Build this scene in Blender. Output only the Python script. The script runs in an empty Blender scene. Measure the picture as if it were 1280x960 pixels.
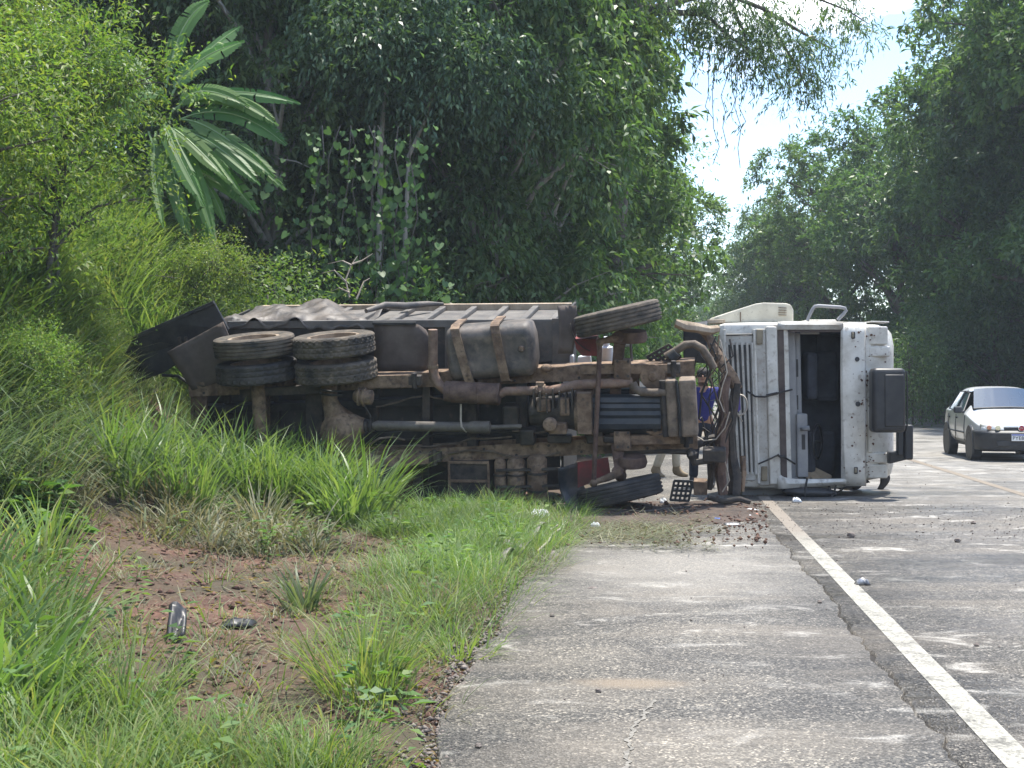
import bpy, bmesh, math, random
import numpy as np
from mathutils import Vector, Matrix

random.seed(7)
SC = bpy.context.scene
COL = SC.collection
R = math.radians

# ------------------------------------------------------------------ camera
F, HOR, CH = 1850.0, 473.0, 1.6          # focal length in photo pixels, horizon row, eye height
cam_d = bpy.data.cameras.new("camera")
cam = bpy.data.objects.new("camera", cam_d)
COL.objects.link(cam)
cam.location = (0, 0, CH)
cam.rotation_euler = (math.pi / 2 - math.atan((480 - HOR) / F), 0, 0)
cam_d.sensor_width = 36
cam_d.lens = 36 * F / 1280
cam_d.clip_start = 0.1
cam_d.clip_end = 6000
SC.camera = cam

# ------------------------------------------------------------------ light
SUN_EL, SUN_AZ = R(76), R(38)             # azimuth from +Y towards +X (from the far side of the road)
SC.view_settings.view_transform = 'Standard'
SC.view_settings.look = 'None'
SC.view_settings.gamma = 1
SC.view_settings.exposure = 1.6
SC.cycles.max_bounces = 6
SC.cycles.diffuse_bounces = 3
SC.cycles.glossy_bounces = 2
SC.cycles.transmission_bounces = 4
SC.cycles.transparent_max_bounces = 4
SC.cycles.volume_bounces = 0
SC.cycles.caustics_reflective = False
SC.cycles.caustics_refractive = False
world = bpy.data.worlds.new("World")
SC.world = world
world.use_nodes = True


def build_world():
    nt = world.node_tree
    nt.nodes.clear()
    N = nt.nodes.new
    L = nt.links.new
    out = N('ShaderNodeOutputWorld')
    bg = N('ShaderNodeBackground')
    sky = N('ShaderNodeTexSky')
    sky.sky_type = 'NISHITA'
    sky.sun_disc = False
    sky.sun_elevation = SUN_EL
    sky.sun_rotation = SUN_AZ
    sky.air_density = 1.0; sky.ozone_density = 2.5
    sky.dust_density = 0.5
    tc = N('ShaderNodeTexCoord')
    sep = N('ShaderNodeSeparateXYZ')
    L(tc.outputs['Generated'], sep.inputs[0])
    # cloud sheet: direction projected on a plane overhead
    addz = N('ShaderNodeMath'); addz.operation = 'ADD'; addz.inputs[1].default_value = 0.22
    mx = N('ShaderNodeMath'); mx.operation = 'MAXIMUM'; mx.inputs[1].default_value = 0.02
    L(sep.outputs['Z'], addz.inputs[0]); L(addz.outputs[0], mx.inputs[0])
    dv = N('ShaderNodeVectorMath'); dv.operation = 'DIVIDE'
    cmb = N('ShaderNodeCombineXYZ')
    for k in range(3):
        L(mx.outputs[0], cmb.inputs[k])
    L(tc.outputs['Generated'], dv.inputs[0]); L(cmb.outputs[0], dv.inputs[1])
    no = N('ShaderNodeTexNoise'); no.inputs['Scale'].default_value = 1.9; no.inputs['Detail'].default_value = 9
    no.inputs['Roughness'].default_value = 0.58
    mp = N('ShaderNodeMapping'); mp.inputs['Location'].default_value = (0.35, 0.1, 0)
    L(dv.outputs[0], mp.inputs['Vector']); L(mp.outputs[0], no.inputs['Vector'])
    rp = N('ShaderNodeValToRGB')
    rp.color_ramp.elements[0].position = 0.51; rp.color_ramp.elements[0].color = (0, 0, 0, 1)
    rp.color_ramp.elements[1].position = 0.66; rp.color_ramp.elements[1].color = (1, 1, 1, 1)
    L(no.outputs[0], rp.inputs[0])
    mix = N('ShaderNodeMixRGB')
    mix.inputs[2].default_value = (11.0, 11.2, 11.6, 1)
    L(rp.outputs[0], mix.inputs[0]); L(sky.outputs[0], mix.inputs[1])
    L(mix.outputs[0], bg.inputs[0])
    bg.inputs[1].default_value = 0.108
    L(bg.outputs[0], out.inputs[0])


build_world()
sd = bpy.data.lights.new("sun", 'SUN')
sd.energy = 3.1
sd.angle = R(2.0)
sd.color = (1.0, 0.95, 0.86)
sun = bpy.data.objects.new("sun", sd)
COL.objects.link(sun)
sun.location = (5, 30, 40)
_dir = Vector((math.sin(SUN_AZ) * math.cos(SUN_EL), math.cos(SUN_AZ) * math.cos(SUN_EL), math.sin(SUN_EL)))
sun.rotation_euler = _dir.to_track_quat('Z', 'Y').to_euler()


# ------------------------------------------------------------------ helpers
def W(px, py, Y):
    """World point that the photo shows at (px, py), at distance Y."""
    return Vector(((px - 640) * Y / F, Y, CH - (py - HOR) * Y / F))


def G(px, py, z=0.0):
    """World point on the level z seen at (px, py)."""
    Y = (CH - z) * F / (py - HOR)
    return Vector(((px - 640) * Y / F, Y, z))


def tag(o, label=None, cat=None, group=None, kind=None):
    if label: o['label'] = label
    if cat: o['category'] = cat
    if group: o['group'] = group
    if kind: o['kind'] = kind
    return o


def empty(name, loc, label=None, cat=None, group=None):
    o = bpy.data.objects.new(name, None)
    o.empty_display_size = 0.2
    COL.objects.link(o)
    o.location = loc
    return tag(o, label, cat, group)


def wloc(o):
    v = Vector((0, 0, 0))
    while o is not None:
        v += o.location
        o = o.parent
    return v


def link(name, me, mat, parent=None):
    o = bpy.data.objects.new(name, me)
    if mat is not None and len(me.materials) == 0:
        me.materials.append(mat)
    COL.objects.link(o)
    if parent is not None:
        o.parent = parent
    return o


def np_mesh(name, V, faces_n, idx):
    """mesh from arrays: V (n,3); faces_n corner counts; idx flat corner indices."""
    me = bpy.data.meshes.new(name)
    V = np.asarray(V, dtype=np.float32)
    me.vertices.add(len(V))
    me.vertices.foreach_set('co', V.ravel())
    idx = np.asarray(idx, dtype=np.int32).ravel()
    faces_n = np.asarray(faces_n, dtype=np.int32)
    me.loops.add(len(idx))
    me.loops.foreach_set('vertex_index', idx)
    me.polygons.add(len(faces_n))
    st = np.concatenate([[0], np.cumsum(faces_n)[:-1]]).astype(np.int32)
    me.polygons.foreach_set('loop_start', st)
    me.polygons.foreach_set('loop_total', faces_n)
    me.update(calc_edges=True)
    return me


class MB:
    """collects solid pieces in world coordinates; build() links them as ONE mesh object"""

    def __init__(s):
        s.v = []
        s.f = []

    def add(s, vs, fs):
        b = len(s.v)
        s.v += [Vector(v) for v in vs]
        s.f += [tuple(b + i for i in f) for f in fs]
        return s

    def box(s, c, size, M=None):
        c = Vector(c)
        hx, hy, hz = size[0] / 2, size[1] / 2, size[2] / 2
        vs = []
        for x in (-hx, hx):
            for y in (-hy, hy):
                for z in (-hz, hz):
                    p = Vector((x, y, z))
                    vs.append(c + (M @ p if M else p))
        return s.add(vs, [(0, 1, 3, 2), (4, 6, 7, 5), (0, 4, 5, 1), (2, 3, 7, 6), (0, 2, 6, 4), (1, 5, 7, 3)])

    def bar(s, p0, p1, w, h, up=(0, 1, 0)):
        """rectangular bar from p0 to p1; w across, h along 'up'"""
        p0, p1, up = Vector(p0), Vector(p1), Vector(up)
        d = (p1 - p0).normalized()
        a = d.cross(up).normalized()
        u = a.cross(d).normalized()
        vs = []
        for p in (p0, p1):
            for i, j in ((-1, -1), (1, -1), (1, 1), (-1, 1)):
                vs.append(p + a * (i * w / 2) + u * (j * h / 2))
        return s.add(vs, [(0, 1, 2, 3), (7, 6, 5, 4), (0, 4, 5, 1), (1, 5, 6, 2), (2, 6, 7, 3), (3, 7, 4, 0)])

    def tube(s, pts, r, n=10, caps=True):
        pts = [Vector(p) for p in pts]
        m = len(pts)
        rs = r if isinstance(r, (list, tuple)) else [r] * m
        vs, fs = [], []
        a = None
        for i, p in enumerate(pts):
            t = (pts[min(i + 1, m - 1)] - pts[max(i - 1, 0)]).normalized()
            if a is None:
                a = t.orthogonal().normalized()
            else:
                a = (a - t * a.dot(t))
                a = a.normalized() if a.length > 1e-6 else t.orthogonal().normalized()
            b = t.cross(a)
            for k in range(n):
                q = 2 * math.pi * k / n
                vs.append(p + (a * math.cos(q) + b * math.sin(q)) * rs[i])
        for i in range(m - 1):
            for k in range(n):
                k2 = (k + 1) % n
                fs.append((i * n + k, i * n + k2, (i + 1) * n + k2, (i + 1) * n + k))
        if caps:
            fs.append(tuple(range(n - 1, -1, -1)))
            fs.append(tuple((m - 1) * n + k for k in range(n)))
        return s.add(vs, fs)

    def lathe(s, o, axis, prof, n=32, a0=None):
        """closed profile [(radius, height along axis)...] turned about axis through o"""
        o, ax = Vector(o), Vector(axis).normalized()
        a = ax.orthogonal().normalized() if a0 is None else Vector(a0)
        b = ax.cross(a)
        m = len(prof)
        vs, fs = [], []
        for k in range(n):
            q = 2 * math.pi * k / n
            d = a * math.cos(q) + b * math.sin(q)
            for (r, h) in prof:
                vs.append(o + d * r + ax * h)
        for k in range(n):
            k2 = (k + 1) % n
            for j in range(m):
                j2 = (j + 1) % m
                fs.append((k * m + j, k2 * m + j, k2 * m + j2, k * m + j2))
        return s.add(vs, fs)

    def plate(s, pts, off):
        """polygon pts extruded by the vector off"""
        pts = [Vector(p) for p in pts]
        off = Vector(off)
        n = len(pts)
        vs = pts + [p + off for p in pts]
        fs = [tuple(range(n)), tuple(range(2 * n - 1, n - 1, -1))]
        for i in range(n):
            j = (i + 1) % n
            fs.append((i, i + n, j + n, j))
        return s.add(vs, fs)

    def strip(s, rows, closed=False):
        """quad grid through rows of points"""
        m = len(rows[0])
        vs = [p for r in rows for p in r]
        fs = []
        for i in range(len(rows) - 1):
            for j in range(m if closed else m - 1):
                j2 = (j + 1) % m
                fs.append((i * m + j, i * m + j2, (i + 1) * m + j2, (i + 1) * m + j))
        return s.add(vs, fs)

    def ball(s, c, rad, n=10, M=None, jit=0.0, rng=None):
        c = Vector(c)
        vs, fs = [], []
        rad = rad if isinstance(rad, (tuple, list)) else (rad, rad, rad)
        rows = max(4, n // 2)
        for i in range(1, rows):
            th = math.pi * i / rows
            for k in range(n):
                ph = 2 * math.pi * k / n
                q = 1 + (rng.uniform(-jit, jit) if rng else 0)
                p = Vector((rad[0] * math.sin(th) * math.cos(ph) * q, rad[1] * math.sin(th) * math.sin(ph) * q, rad[2] * math.cos(th) * q))
                vs.append(c + (M @ p if M else p))
        t = len(vs)
        vs.append(c + (M @ Vector((0, 0, rad[2])) if M else Vector((0, 0, rad[2]))))
        vs.append(c - (M @ Vector((0, 0, rad[2])) if M else Vector((0, 0, rad[2]))))
        for i in range(rows - 2):
            for k in range(n):
                k2 = (k + 1) % n
                fs.append((i * n + k, (i + 1) * n + k, (i + 1) * n + k2, i * n + k2))
        for k in range(n):
            k2 = (k + 1) % n
            fs.append((t, k, k2))
            fs.append((t + 1, (rows - 2) * n + k2, (rows - 2) * n + k))
        return s.add(vs, fs)

    def build(s, name, mat, parent=None, smooth=None, bevel=0.0, solid=0.0, sub=0, label=None, fixn=True):
        o0 = wloc(parent) if parent is not None else Vector((0, 0, 0))
        me = bpy.data.meshes.new(name)
        me.from_pydata([tuple(v - o0) for v in s.v], [], s.f)
        if fixn:
            bm = bmesh.new(); bm.from_mesh(me)
            bmesh.ops.recalc_face_normals(bm, faces=bm.faces)
            bm.to_mesh(me); bm.free()
        if smooth is not None:
            me.polygons.foreach_set('use_smooth', [True] * len(me.polygons))
            me.set_sharp_from_angle(angle=R(smooth))
        o = link(name, me, mat, parent)
        if sub:
            m = o.modifiers.new('sub', 'SUBSURF'); m.levels = sub; m.render_levels = sub
        if solid:
            m = o.modifiers.new('sol', 'SOLIDIFY'); m.thickness = solid; m.offset = 0
        if bevel:
            m = o.modifiers.new('bev', 'BEVEL'); m.width = bevel; m.segments = 2; m.limit_method = 'ANGLE'
        if label: o['label'] = label
        return o


# ------------------------------------------------------------------ materials
def _n(nt, t, **kw):
    n = nt.nodes.new(t)
    for k, v in kw.items():
        setattr(n, k, v)
    return n


def ramp(nt, src, stops):
    r = _n(nt, 'ShaderNodeValToRGB')
    e = r.color_ramp.elements
    while len(e) < len(stops):
        e.new(0.5)
    for k, (p, c) in enumerate(stops):
        e[k].position = p
        e[k].color = (*c, 1) if len(c) == 3 else c
    nt.links.new(src, r.inputs[0])
    return r.outputs[0]


def mat(name, c1, c2=None, scale=6.0, rough=0.7, rough2=None, metal=0.0, bump=0.15, bscale=None, lo=0.38, hi=0.62, c3=None, s3=30.0, t3=0.62, stretch=None, spec=0.4):
    """two-tone worn surface: c1 broken by patches of c2 and specks of c3"""
    m = bpy.data.materials.new(name)
    m.use_nodes = True
    nt = m.node_tree
    L = nt.links.new
    b = nt.nodes['Principled BSDF']
    b.inputs['Metallic'].default_value = metal
    b.inputs['Specular IOR Level'].default_value = spec
    tc = _n(nt, 'ShaderNodeTexCoord')
    mp = _n(nt, 'ShaderNodeMapping')
    if stretch: mp.inputs['Scale'].default_value = stretch
    L(tc.outputs['Object'], mp.inputs['Vector'])
    no = _n(nt, 'ShaderNodeTexNoise')
    no.inputs['Scale'].default_value = scale
    no.inputs['Detail'].default_value = 8
    no.inputs['Roughness'].default_value = 0.65
    L(mp.outputs[0], no.inputs['Vector'])
    c2 = c2 or c1
    col = ramp(nt, no.outputs[0], [(lo, c1), (hi, c2)])
    if c3:
        n3 = _n(nt, 'ShaderNodeTexNoise')
        n3.inputs['Scale'].default_value = s3
        n3.inputs['Detail'].default_value = 4
        L(mp.outputs[0], n3.inputs['Vector'])
        f3 = ramp(nt, n3.outputs[0], [(t3 - .02, (0, 0, 0)), (t3 + 0.14, (.8, .8, .8))])
        mx = _n(nt, 'ShaderNodeMixRGB')
        L(f3, mx.inputs[0]); L(col, mx.inputs[1]); mx.inputs[2].default_value = (*c3, 1)
        col = mx.outputs[0]
    L(col, b.inputs['Base Color'])
    if rough2 is not None:
        rr = ramp(nt, no.outputs[0], [(lo, (rough,) * 3), (hi, (rough2,) * 3)])
        L(rr, b.inputs['Roughness'])
    else:
        b.inputs['Roughness'].default_value = rough
    if bump:
        bp = _n(nt, 'ShaderNodeBump')
        bp.inputs['Strength'].default_value = bump
        bp.inputs['Distance'].default_value = 0.02
        nb = _n(nt, 'ShaderNodeTexNoise')
        nb.inputs['Scale'].default_value = bscale or scale * 5
        nb.inputs['Detail'].default_value = 6
        L(mp.outputs[0], nb.inputs['Vector'])
        L(nb.outputs[0], bp.inputs['Height'])
        L(bp.outputs[0], b.inputs['Normal'])
    return m


def leaf_mat(name, cols, trans=0.3, rough=0.45, tcol=None):
    """leaf colours by island; part of the light passes through"""
    m = bpy.data.materials.new(name)
    m.use_nodes = True
    nt = m.node_tree
    L = nt.links.new
    b = nt.nodes['Principled BSDF']
    out = nt.nodes['Material Output']
    ge = _n(nt, 'ShaderNodeNewGeometry')
    k = len(cols)
    col = ramp(nt, ge.outputs['Random Per Island'], [(i / max(1, k - 1), c) for i, c in enumerate(cols)])
    # broad differences of tone between branches and between plants
    oi = _n(nt, 'ShaderNodeObjectInfo')
    no = _n(nt, 'ShaderNodeTexNoise')
    no.inputs['Scale'].default_value = 0.55
    no.inputs['Detail'].default_value = 3
    L(ge.outputs['Position'], no.inputs['Vector'])
    hs = _n(nt, 'ShaderNodeHueSaturation')
    mr = _n(nt, 'ShaderNodeMapRange')
    mr.inputs[1].default_value = 0.3; mr.inputs[2].default_value = 0.7
    mr.inputs[3].default_value = 0.72; mr.inputs[4].default_value = 1.3
    L(no.outputs[0], mr.inputs[0]); L(mr.outputs[0], hs.inputs['Value'])
    mr2 = _n(nt, 'ShaderNodeMapRange')
    mr2.inputs[3].default_value = 0.485; mr2.inputs[4].default_value = 0.515
    L(oi.outputs['Random'], mr2.inputs[0]); L(mr2.outputs[0], hs.inputs['Hue'])
    L(col, hs.inputs['Color'])
    L(hs.outputs[0], b.inputs['Base Color'])
    b.inputs['Roughness'].default_value = rough
    b.inputs['Specular IOR Level'].default_value = 0.22
    tr = _n(nt, 'ShaderNodeBsdfTranslucent')
    g = _n(nt, 'ShaderNodeMixRGB'); g.blend_type = 'MULTIPLY'; g.inputs[0].default_value = 1
    g.inputs[2].default_value = (*(tcol or (1.5, 1.7, 0.6)), 1)
    L(hs.outputs[0], g.inputs[1]); L(g.outputs[0], tr.inputs[0])
    ms = _n(nt, 'ShaderNodeMixShader'); ms.inputs[0].default_value = trans
    L(b.outputs[0], ms.inputs[1]); L(tr.outputs[0], ms.inputs[2]); L(ms.outputs[0], out.inputs[0])
    return m


M = {}
M['mud'] = mat('mud_caked_steel', (.11, .072, .048), (.265, .19, .13), 5, .9, bump=.35, c3=(.07, .055, .045), s3=16, t3=.54)
M['mud_dark'] = mat('dark_muddy_steel', (.02, .02, .022), (.075, .062, .05), 5, .75, bump=.3)
M['rust'] = mat('rusty_steel', (.065, .04, .033), (.15, .10, .076), 6, .85, bump=.3, c3=(.19, .10, .06), s3=18, t3=.66)
M['flap'] = mat('brown_rubber', (.075, .058, .05), (.12, .096, .082), 3, .8, bump=.12)
M['pipe'] = mat('scorched_pipe', (.13, .085, .062), (.24, .165, .125), 7, .8, bump=.25, c3=(.27, .14, .08), s3=9, t3=.58)
M['shaft'] = mat('grey_shaft', (.085, .076, .066), (.15, .132, .112), 6, .65, bump=.15, c3=(.09, .07, .055), s3=12, t3=.6)
M['oily'] = mat('oily_iron', (.018, .018, .019), (.07, .058, .046), 7, .38, rough2=.8, bump=.3)
M['dark'] = mat('dark_steel', (.012, .014, .018), (.045, .045, .045), 3, .55, bump=.1)
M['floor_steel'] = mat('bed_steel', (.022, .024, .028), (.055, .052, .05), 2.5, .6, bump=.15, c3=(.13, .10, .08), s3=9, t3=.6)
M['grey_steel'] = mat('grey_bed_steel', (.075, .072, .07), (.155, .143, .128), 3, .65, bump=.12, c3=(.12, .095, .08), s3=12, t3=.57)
M['tyre'] = mat('dusty_rubber', (.025, .024, .023), (.145, .118, .088), 4.5, .9, bump=.25, lo=.34, hi=.66, c3=(.20, .16, .115), s3=11, t3=.63)
M['tyre_dark'] = mat('worn_rubber', (.022, .022, .023), (.09, .08, .07), 4, .7, bump=.15, lo=.4, hi=.75)
M['rim'] = mat('muddy_rim', (.16, .12, .085), (.30, .235, .17), 6, .9, bump=.3)
M['paint'] = mat('dirty_white_paint', (.66, .645, .59), (.46, .44, .385), 2.6, .45, bump=.10, bscale=5, c3=(.26, .22, .18), s3=13, t3=.59)
M['paint_muddy'] = mat('mud_spattered_white', (.48, .475, .44), (.29, .265, .225), 4, .6, bump=.12, lo=.36, hi=.68, c3=(.22, .18, .14), s3=24, t3=.6)
M['cream'] = mat('cream_paint', (.56, .53, .43), (.44, .41, .33), 3, .6, bump=.08, c3=(.25, .21, .16), s3=20, t3=.63)
M['grey_plastic'] = mat('grey_plastic', (.22, .225, .235), (.30, .30, .30), 3, .6, bump=.05)
M['black_plastic'] = mat('black_plastic', (.016, .017, .019), (.035, .034, .034), 4, .42, bump=.04)
M['black_fabric'] = mat('dark_fabric', (.022, .025, .033), (.05, .055, .068), 3, .95, bump=.2)
M['red'] = mat('red_primer', (.22, .035, .04), (.10, .04, .035), 5, .6, bump=.15)
M['tarp'] = mat('dirty_tarp', (.05, .047, .046), (.13, .11, .093), 4, .55, bump=.3)
M['lamp_dirty'] = mat('dirty_lamp', (.16, .13, .085), (.24, .2, .13), 10, .5, bump=.1)
M['brown_trim'] = mat('brown_gasket', (.055, .04, .036), (.10, .078, .068), 5, .8, bump=.1)
M['card'] = mat('cardboard', (.32, .23, .14), (.42, .33, .22), 5, .9)
M['hose'] = mat('rubber_hose', (.09, .07, .055), (.17, .135, .10), 8, .8, bump=.2)
M['cable'] = mat('black_cable', (.015, .015, .016), (.05, .045, .04), 8, .6)
M['pale_wire'] = mat('pale_wire', (.33, .29, .24), (.45, .4, .33), 8, .7)
M['white_plastic'] = mat('white_plastic', (.78, .80, .82), (.66, .67, .68), 4, .5, bump=.05)
M['wood'] = mat('raw_wood', (.26, .20, .14), (.42, .34, .25), 6, .9, bump=.35, stretch=(1, 1, .15))
M['core'] = mat('radiator_core', (.12, .095, .072), (.26, .205, .155), 4, .9, bump=.4, c3=(.08, .07, .06), s3=12, t3=.58)
M['bark'] = mat('bark', (.06, .052, .044), (.16, .145, .125), 4, .95, bump=.6, stretch=(1, 1, .3))
M['bark_pale'] = mat('pale_bark', (.20, .19, .165), (.34, .32, .28), 4, .95, bump=.4, stretch=(1, 1, .3), c3=(.10, .10, .07), s3=9, t3=.57)
M['twig'] = mat('dry_twig', (.24, .20, .155), (.36, .31, .25), 6, .95, bump=.3)
M['stone'] = mat('stone', (.11, .09, .08), (.22, .19, .165), 12, .9, bump=.5)
M['clod'] = mat('soil_clod', (.075, .042, .030), (.15, .085, .06), 10, .95, bump=.5)


# ------------------------------------------------------------------ ground and road
def bend(y):
    d = np.clip(np.asarray(y, dtype=float) - 75, 0, None)
    return 0.0925 * np.asarray(y, dtype=float) + 0.0011 * d * d


SH_L, LN_L, CT, LN_R, SH_R = -0.93, 1.47, 5.15, 8.85, 10.9      # offsets of the road lines at y = 0


def vnoise(x, y, f, seed=0):
    """smooth value noise, cheap"""
    x = np.asarray(x, float) * f + seed * 17.3
    y = np.asarray(y, float) * f + seed * 9.1
    xi, yi = np.floor(x), np.floor(y)
    u, v = x - xi, y - yi
    u, v = u * u * (3 - 2 * u), v * v * (3 - 2 * v)

    def h(a, b):
        t = np.sin(a * 127.1 + b * 311.7 + seed * 74.7) * 43758.5453
        return t - np.floor(t)
    return (h(xi, yi) * (1 - u) + h(xi + 1, yi) * u) * (1 - v) + (h(xi, yi + 1) * (1 - u) + h(xi + 1, yi + 1) * u) * v


_EP = [(541, 960), (546, 900), (560, 872), (582, 850), (600, 815), (628, 785), (640, 750), (662, 722), (690, 694), (712, 672), (735, 652)]
_EY = [CH * F / (py - HOR) for px, py in _EP]
_EO = [(px - 640) * y / F - .0925 * y - SH_L for (px, py), y in zip(_EP, _EY)]


def edge_jag(y):
    """how far the broken asphalt edge stands off its mean line"""
    y = np.asarray(y, float)
    k = np.interp(y, _EY + [22, 30], _EO + [_EO[-1] * .5, 0])
    return k + .10 * (vnoise(y * 0, y, 1.9, 4) - .5) + .05 * (vnoise(y * 0, y, 9, 5) - .5) + .4 * (vnoise(y * 0, y, .45, 3) - .5) * (y > 22)


def terr(x, y):
    x = np.asarray(x, float); y = np.asarray(y, float)
    s = SH_L + bend(y) - x
    b = np.clip(s - 2.5, 0, None)
    zl = np.where(b < 2.6, .12 * b * b, .81 + 1.02 * (b - 2.6))
    zl = np.where(b > 7.6, 5.91 + .25 * (b - 7.6), zl)
    zl = np.minimum(zl, 14)
    sr = x - (SH_R + .6 + bend(y))
    c = np.clip(sr, 0, None)
    zr = np.where(c < 1.2, .2 * c * c, .288 + .48 * (c - 1.2))
    zr = np.where(c > 8, 3.55 + .15 * (c - 8), zr)
    zr = np.minimum(zr, 14)
    off = np.clip(np.maximum(s, sr) / .35, 0, 1)
    n = .10 * (vnoise(x, y, .9, 1) - .5) + .07 * (vnoise(x, y, 3.1, 2) - .5) + .035 * (vnoise(x, y, 9, 6) - .5)
    return -.05 + zl + zr + off * (n + .055)


def axis(a, b, dense_a, dense_b, step, growth=1.22):
    t = list(np.arange(dense_a, dense_b, step))
    q, st = dense_a, step
    lo = []
    while q > a:
        st *= growth; q -= st; lo.append(q)
    q, st = t[-1], step
    hi = []
    while q < b:
        st *= growth; q += st; hi.append(q)
    return np.array(lo[::-1] + t + hi)


def grid_mesh(name, X, Y, Z):
    ny, nx = X.shape
    V = np.stack([X, Y, Z], -1).reshape(-1, 3)
    i = np.arange(ny - 1)[:, None] * nx + np.arange(nx - 1)[None, :]
    q = np.stack([i, i + 1, i + nx + 1, i + nx], -1).reshape(-1, 4)
    return np_mesh(name, V, np.full(len(q), 4), q)


def ground_mat():
    m = bpy.data.materials.new('roadside_soil')
    m.use_nodes = True
    nt = m.node_tree; L = nt.links.new
    b = nt.nodes['Principled BSDF']
    ge = _n(nt, 'ShaderNodeNewGeometry')
    n1 = _n(nt, 'ShaderNodeTexNoise'); n1.inputs['Scale'].default_value = 2.2; n1.inputs['Detail'].default_value = 10; n1.inputs['Roughness'].default_value = .7
    n2 = _n(nt, 'ShaderNodeTexNoise'); n2.inputs['Scale'].default_value = 26; n2.inputs['Detail'].default_value = 5
    n3 = _n(nt, 'ShaderNodeTexNoise'); n3.inputs['Scale'].default_value = .7; n3.inputs['Detail'].default_value = 4
    for n in (n1, n2, n3): L(ge.outputs['Position'], n.inputs['Vector'])
    soil = ramp(nt, n1.outputs[0], [(.3, (.038, .019, .013)), (.5, (.088, .042, .028)), (.7, (.15, .078, .053))])
    fleck = ramp(nt, n2.outputs[0], [(.55, (0, 0, 0)), (.68, (1, 1, 1))])
    mx = _n(nt, 'ShaderNodeMixRGB'); L(fleck, mx.inputs[0]); L(soil, mx.inputs[1]); mx.inputs[2].default_value = (.17, .13, .085, 1)
    hu = ramp(nt, n3.outputs[0], [(.42, (0, 0, 0)), (.6, (1, 1, 1))])
    mx2 = _n(nt, 'ShaderNodeMixRGB'); L(hu, mx2.inputs[0]); L(mx.outputs[0], mx2.inputs[1])
    mx2.inputs[2].default_value = (.055, .043, .024, 1)
    L(mx2.outputs[0], b.inputs['Base Color'])
    b.inputs['Roughness'].default_value = .95
    bp = _n(nt, 'ShaderNodeBump'); bp.inputs['Strength'].default_value = .9; bp.inputs['Distance'].default_value = .05
    L(n1.outputs[0], bp.inputs['Height'])
    bp2 = _n(nt, 'ShaderNodeBump'); bp2.inputs['Strength'].default_value = .6; bp2.inputs['Distance'].default_value = .015
    L(n2.outputs[0], bp2.inputs['Height']); L(bp.outputs[0], bp2.inputs['Normal']); L(bp2.outputs[0], b.inputs['Normal'])
    return m


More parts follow.
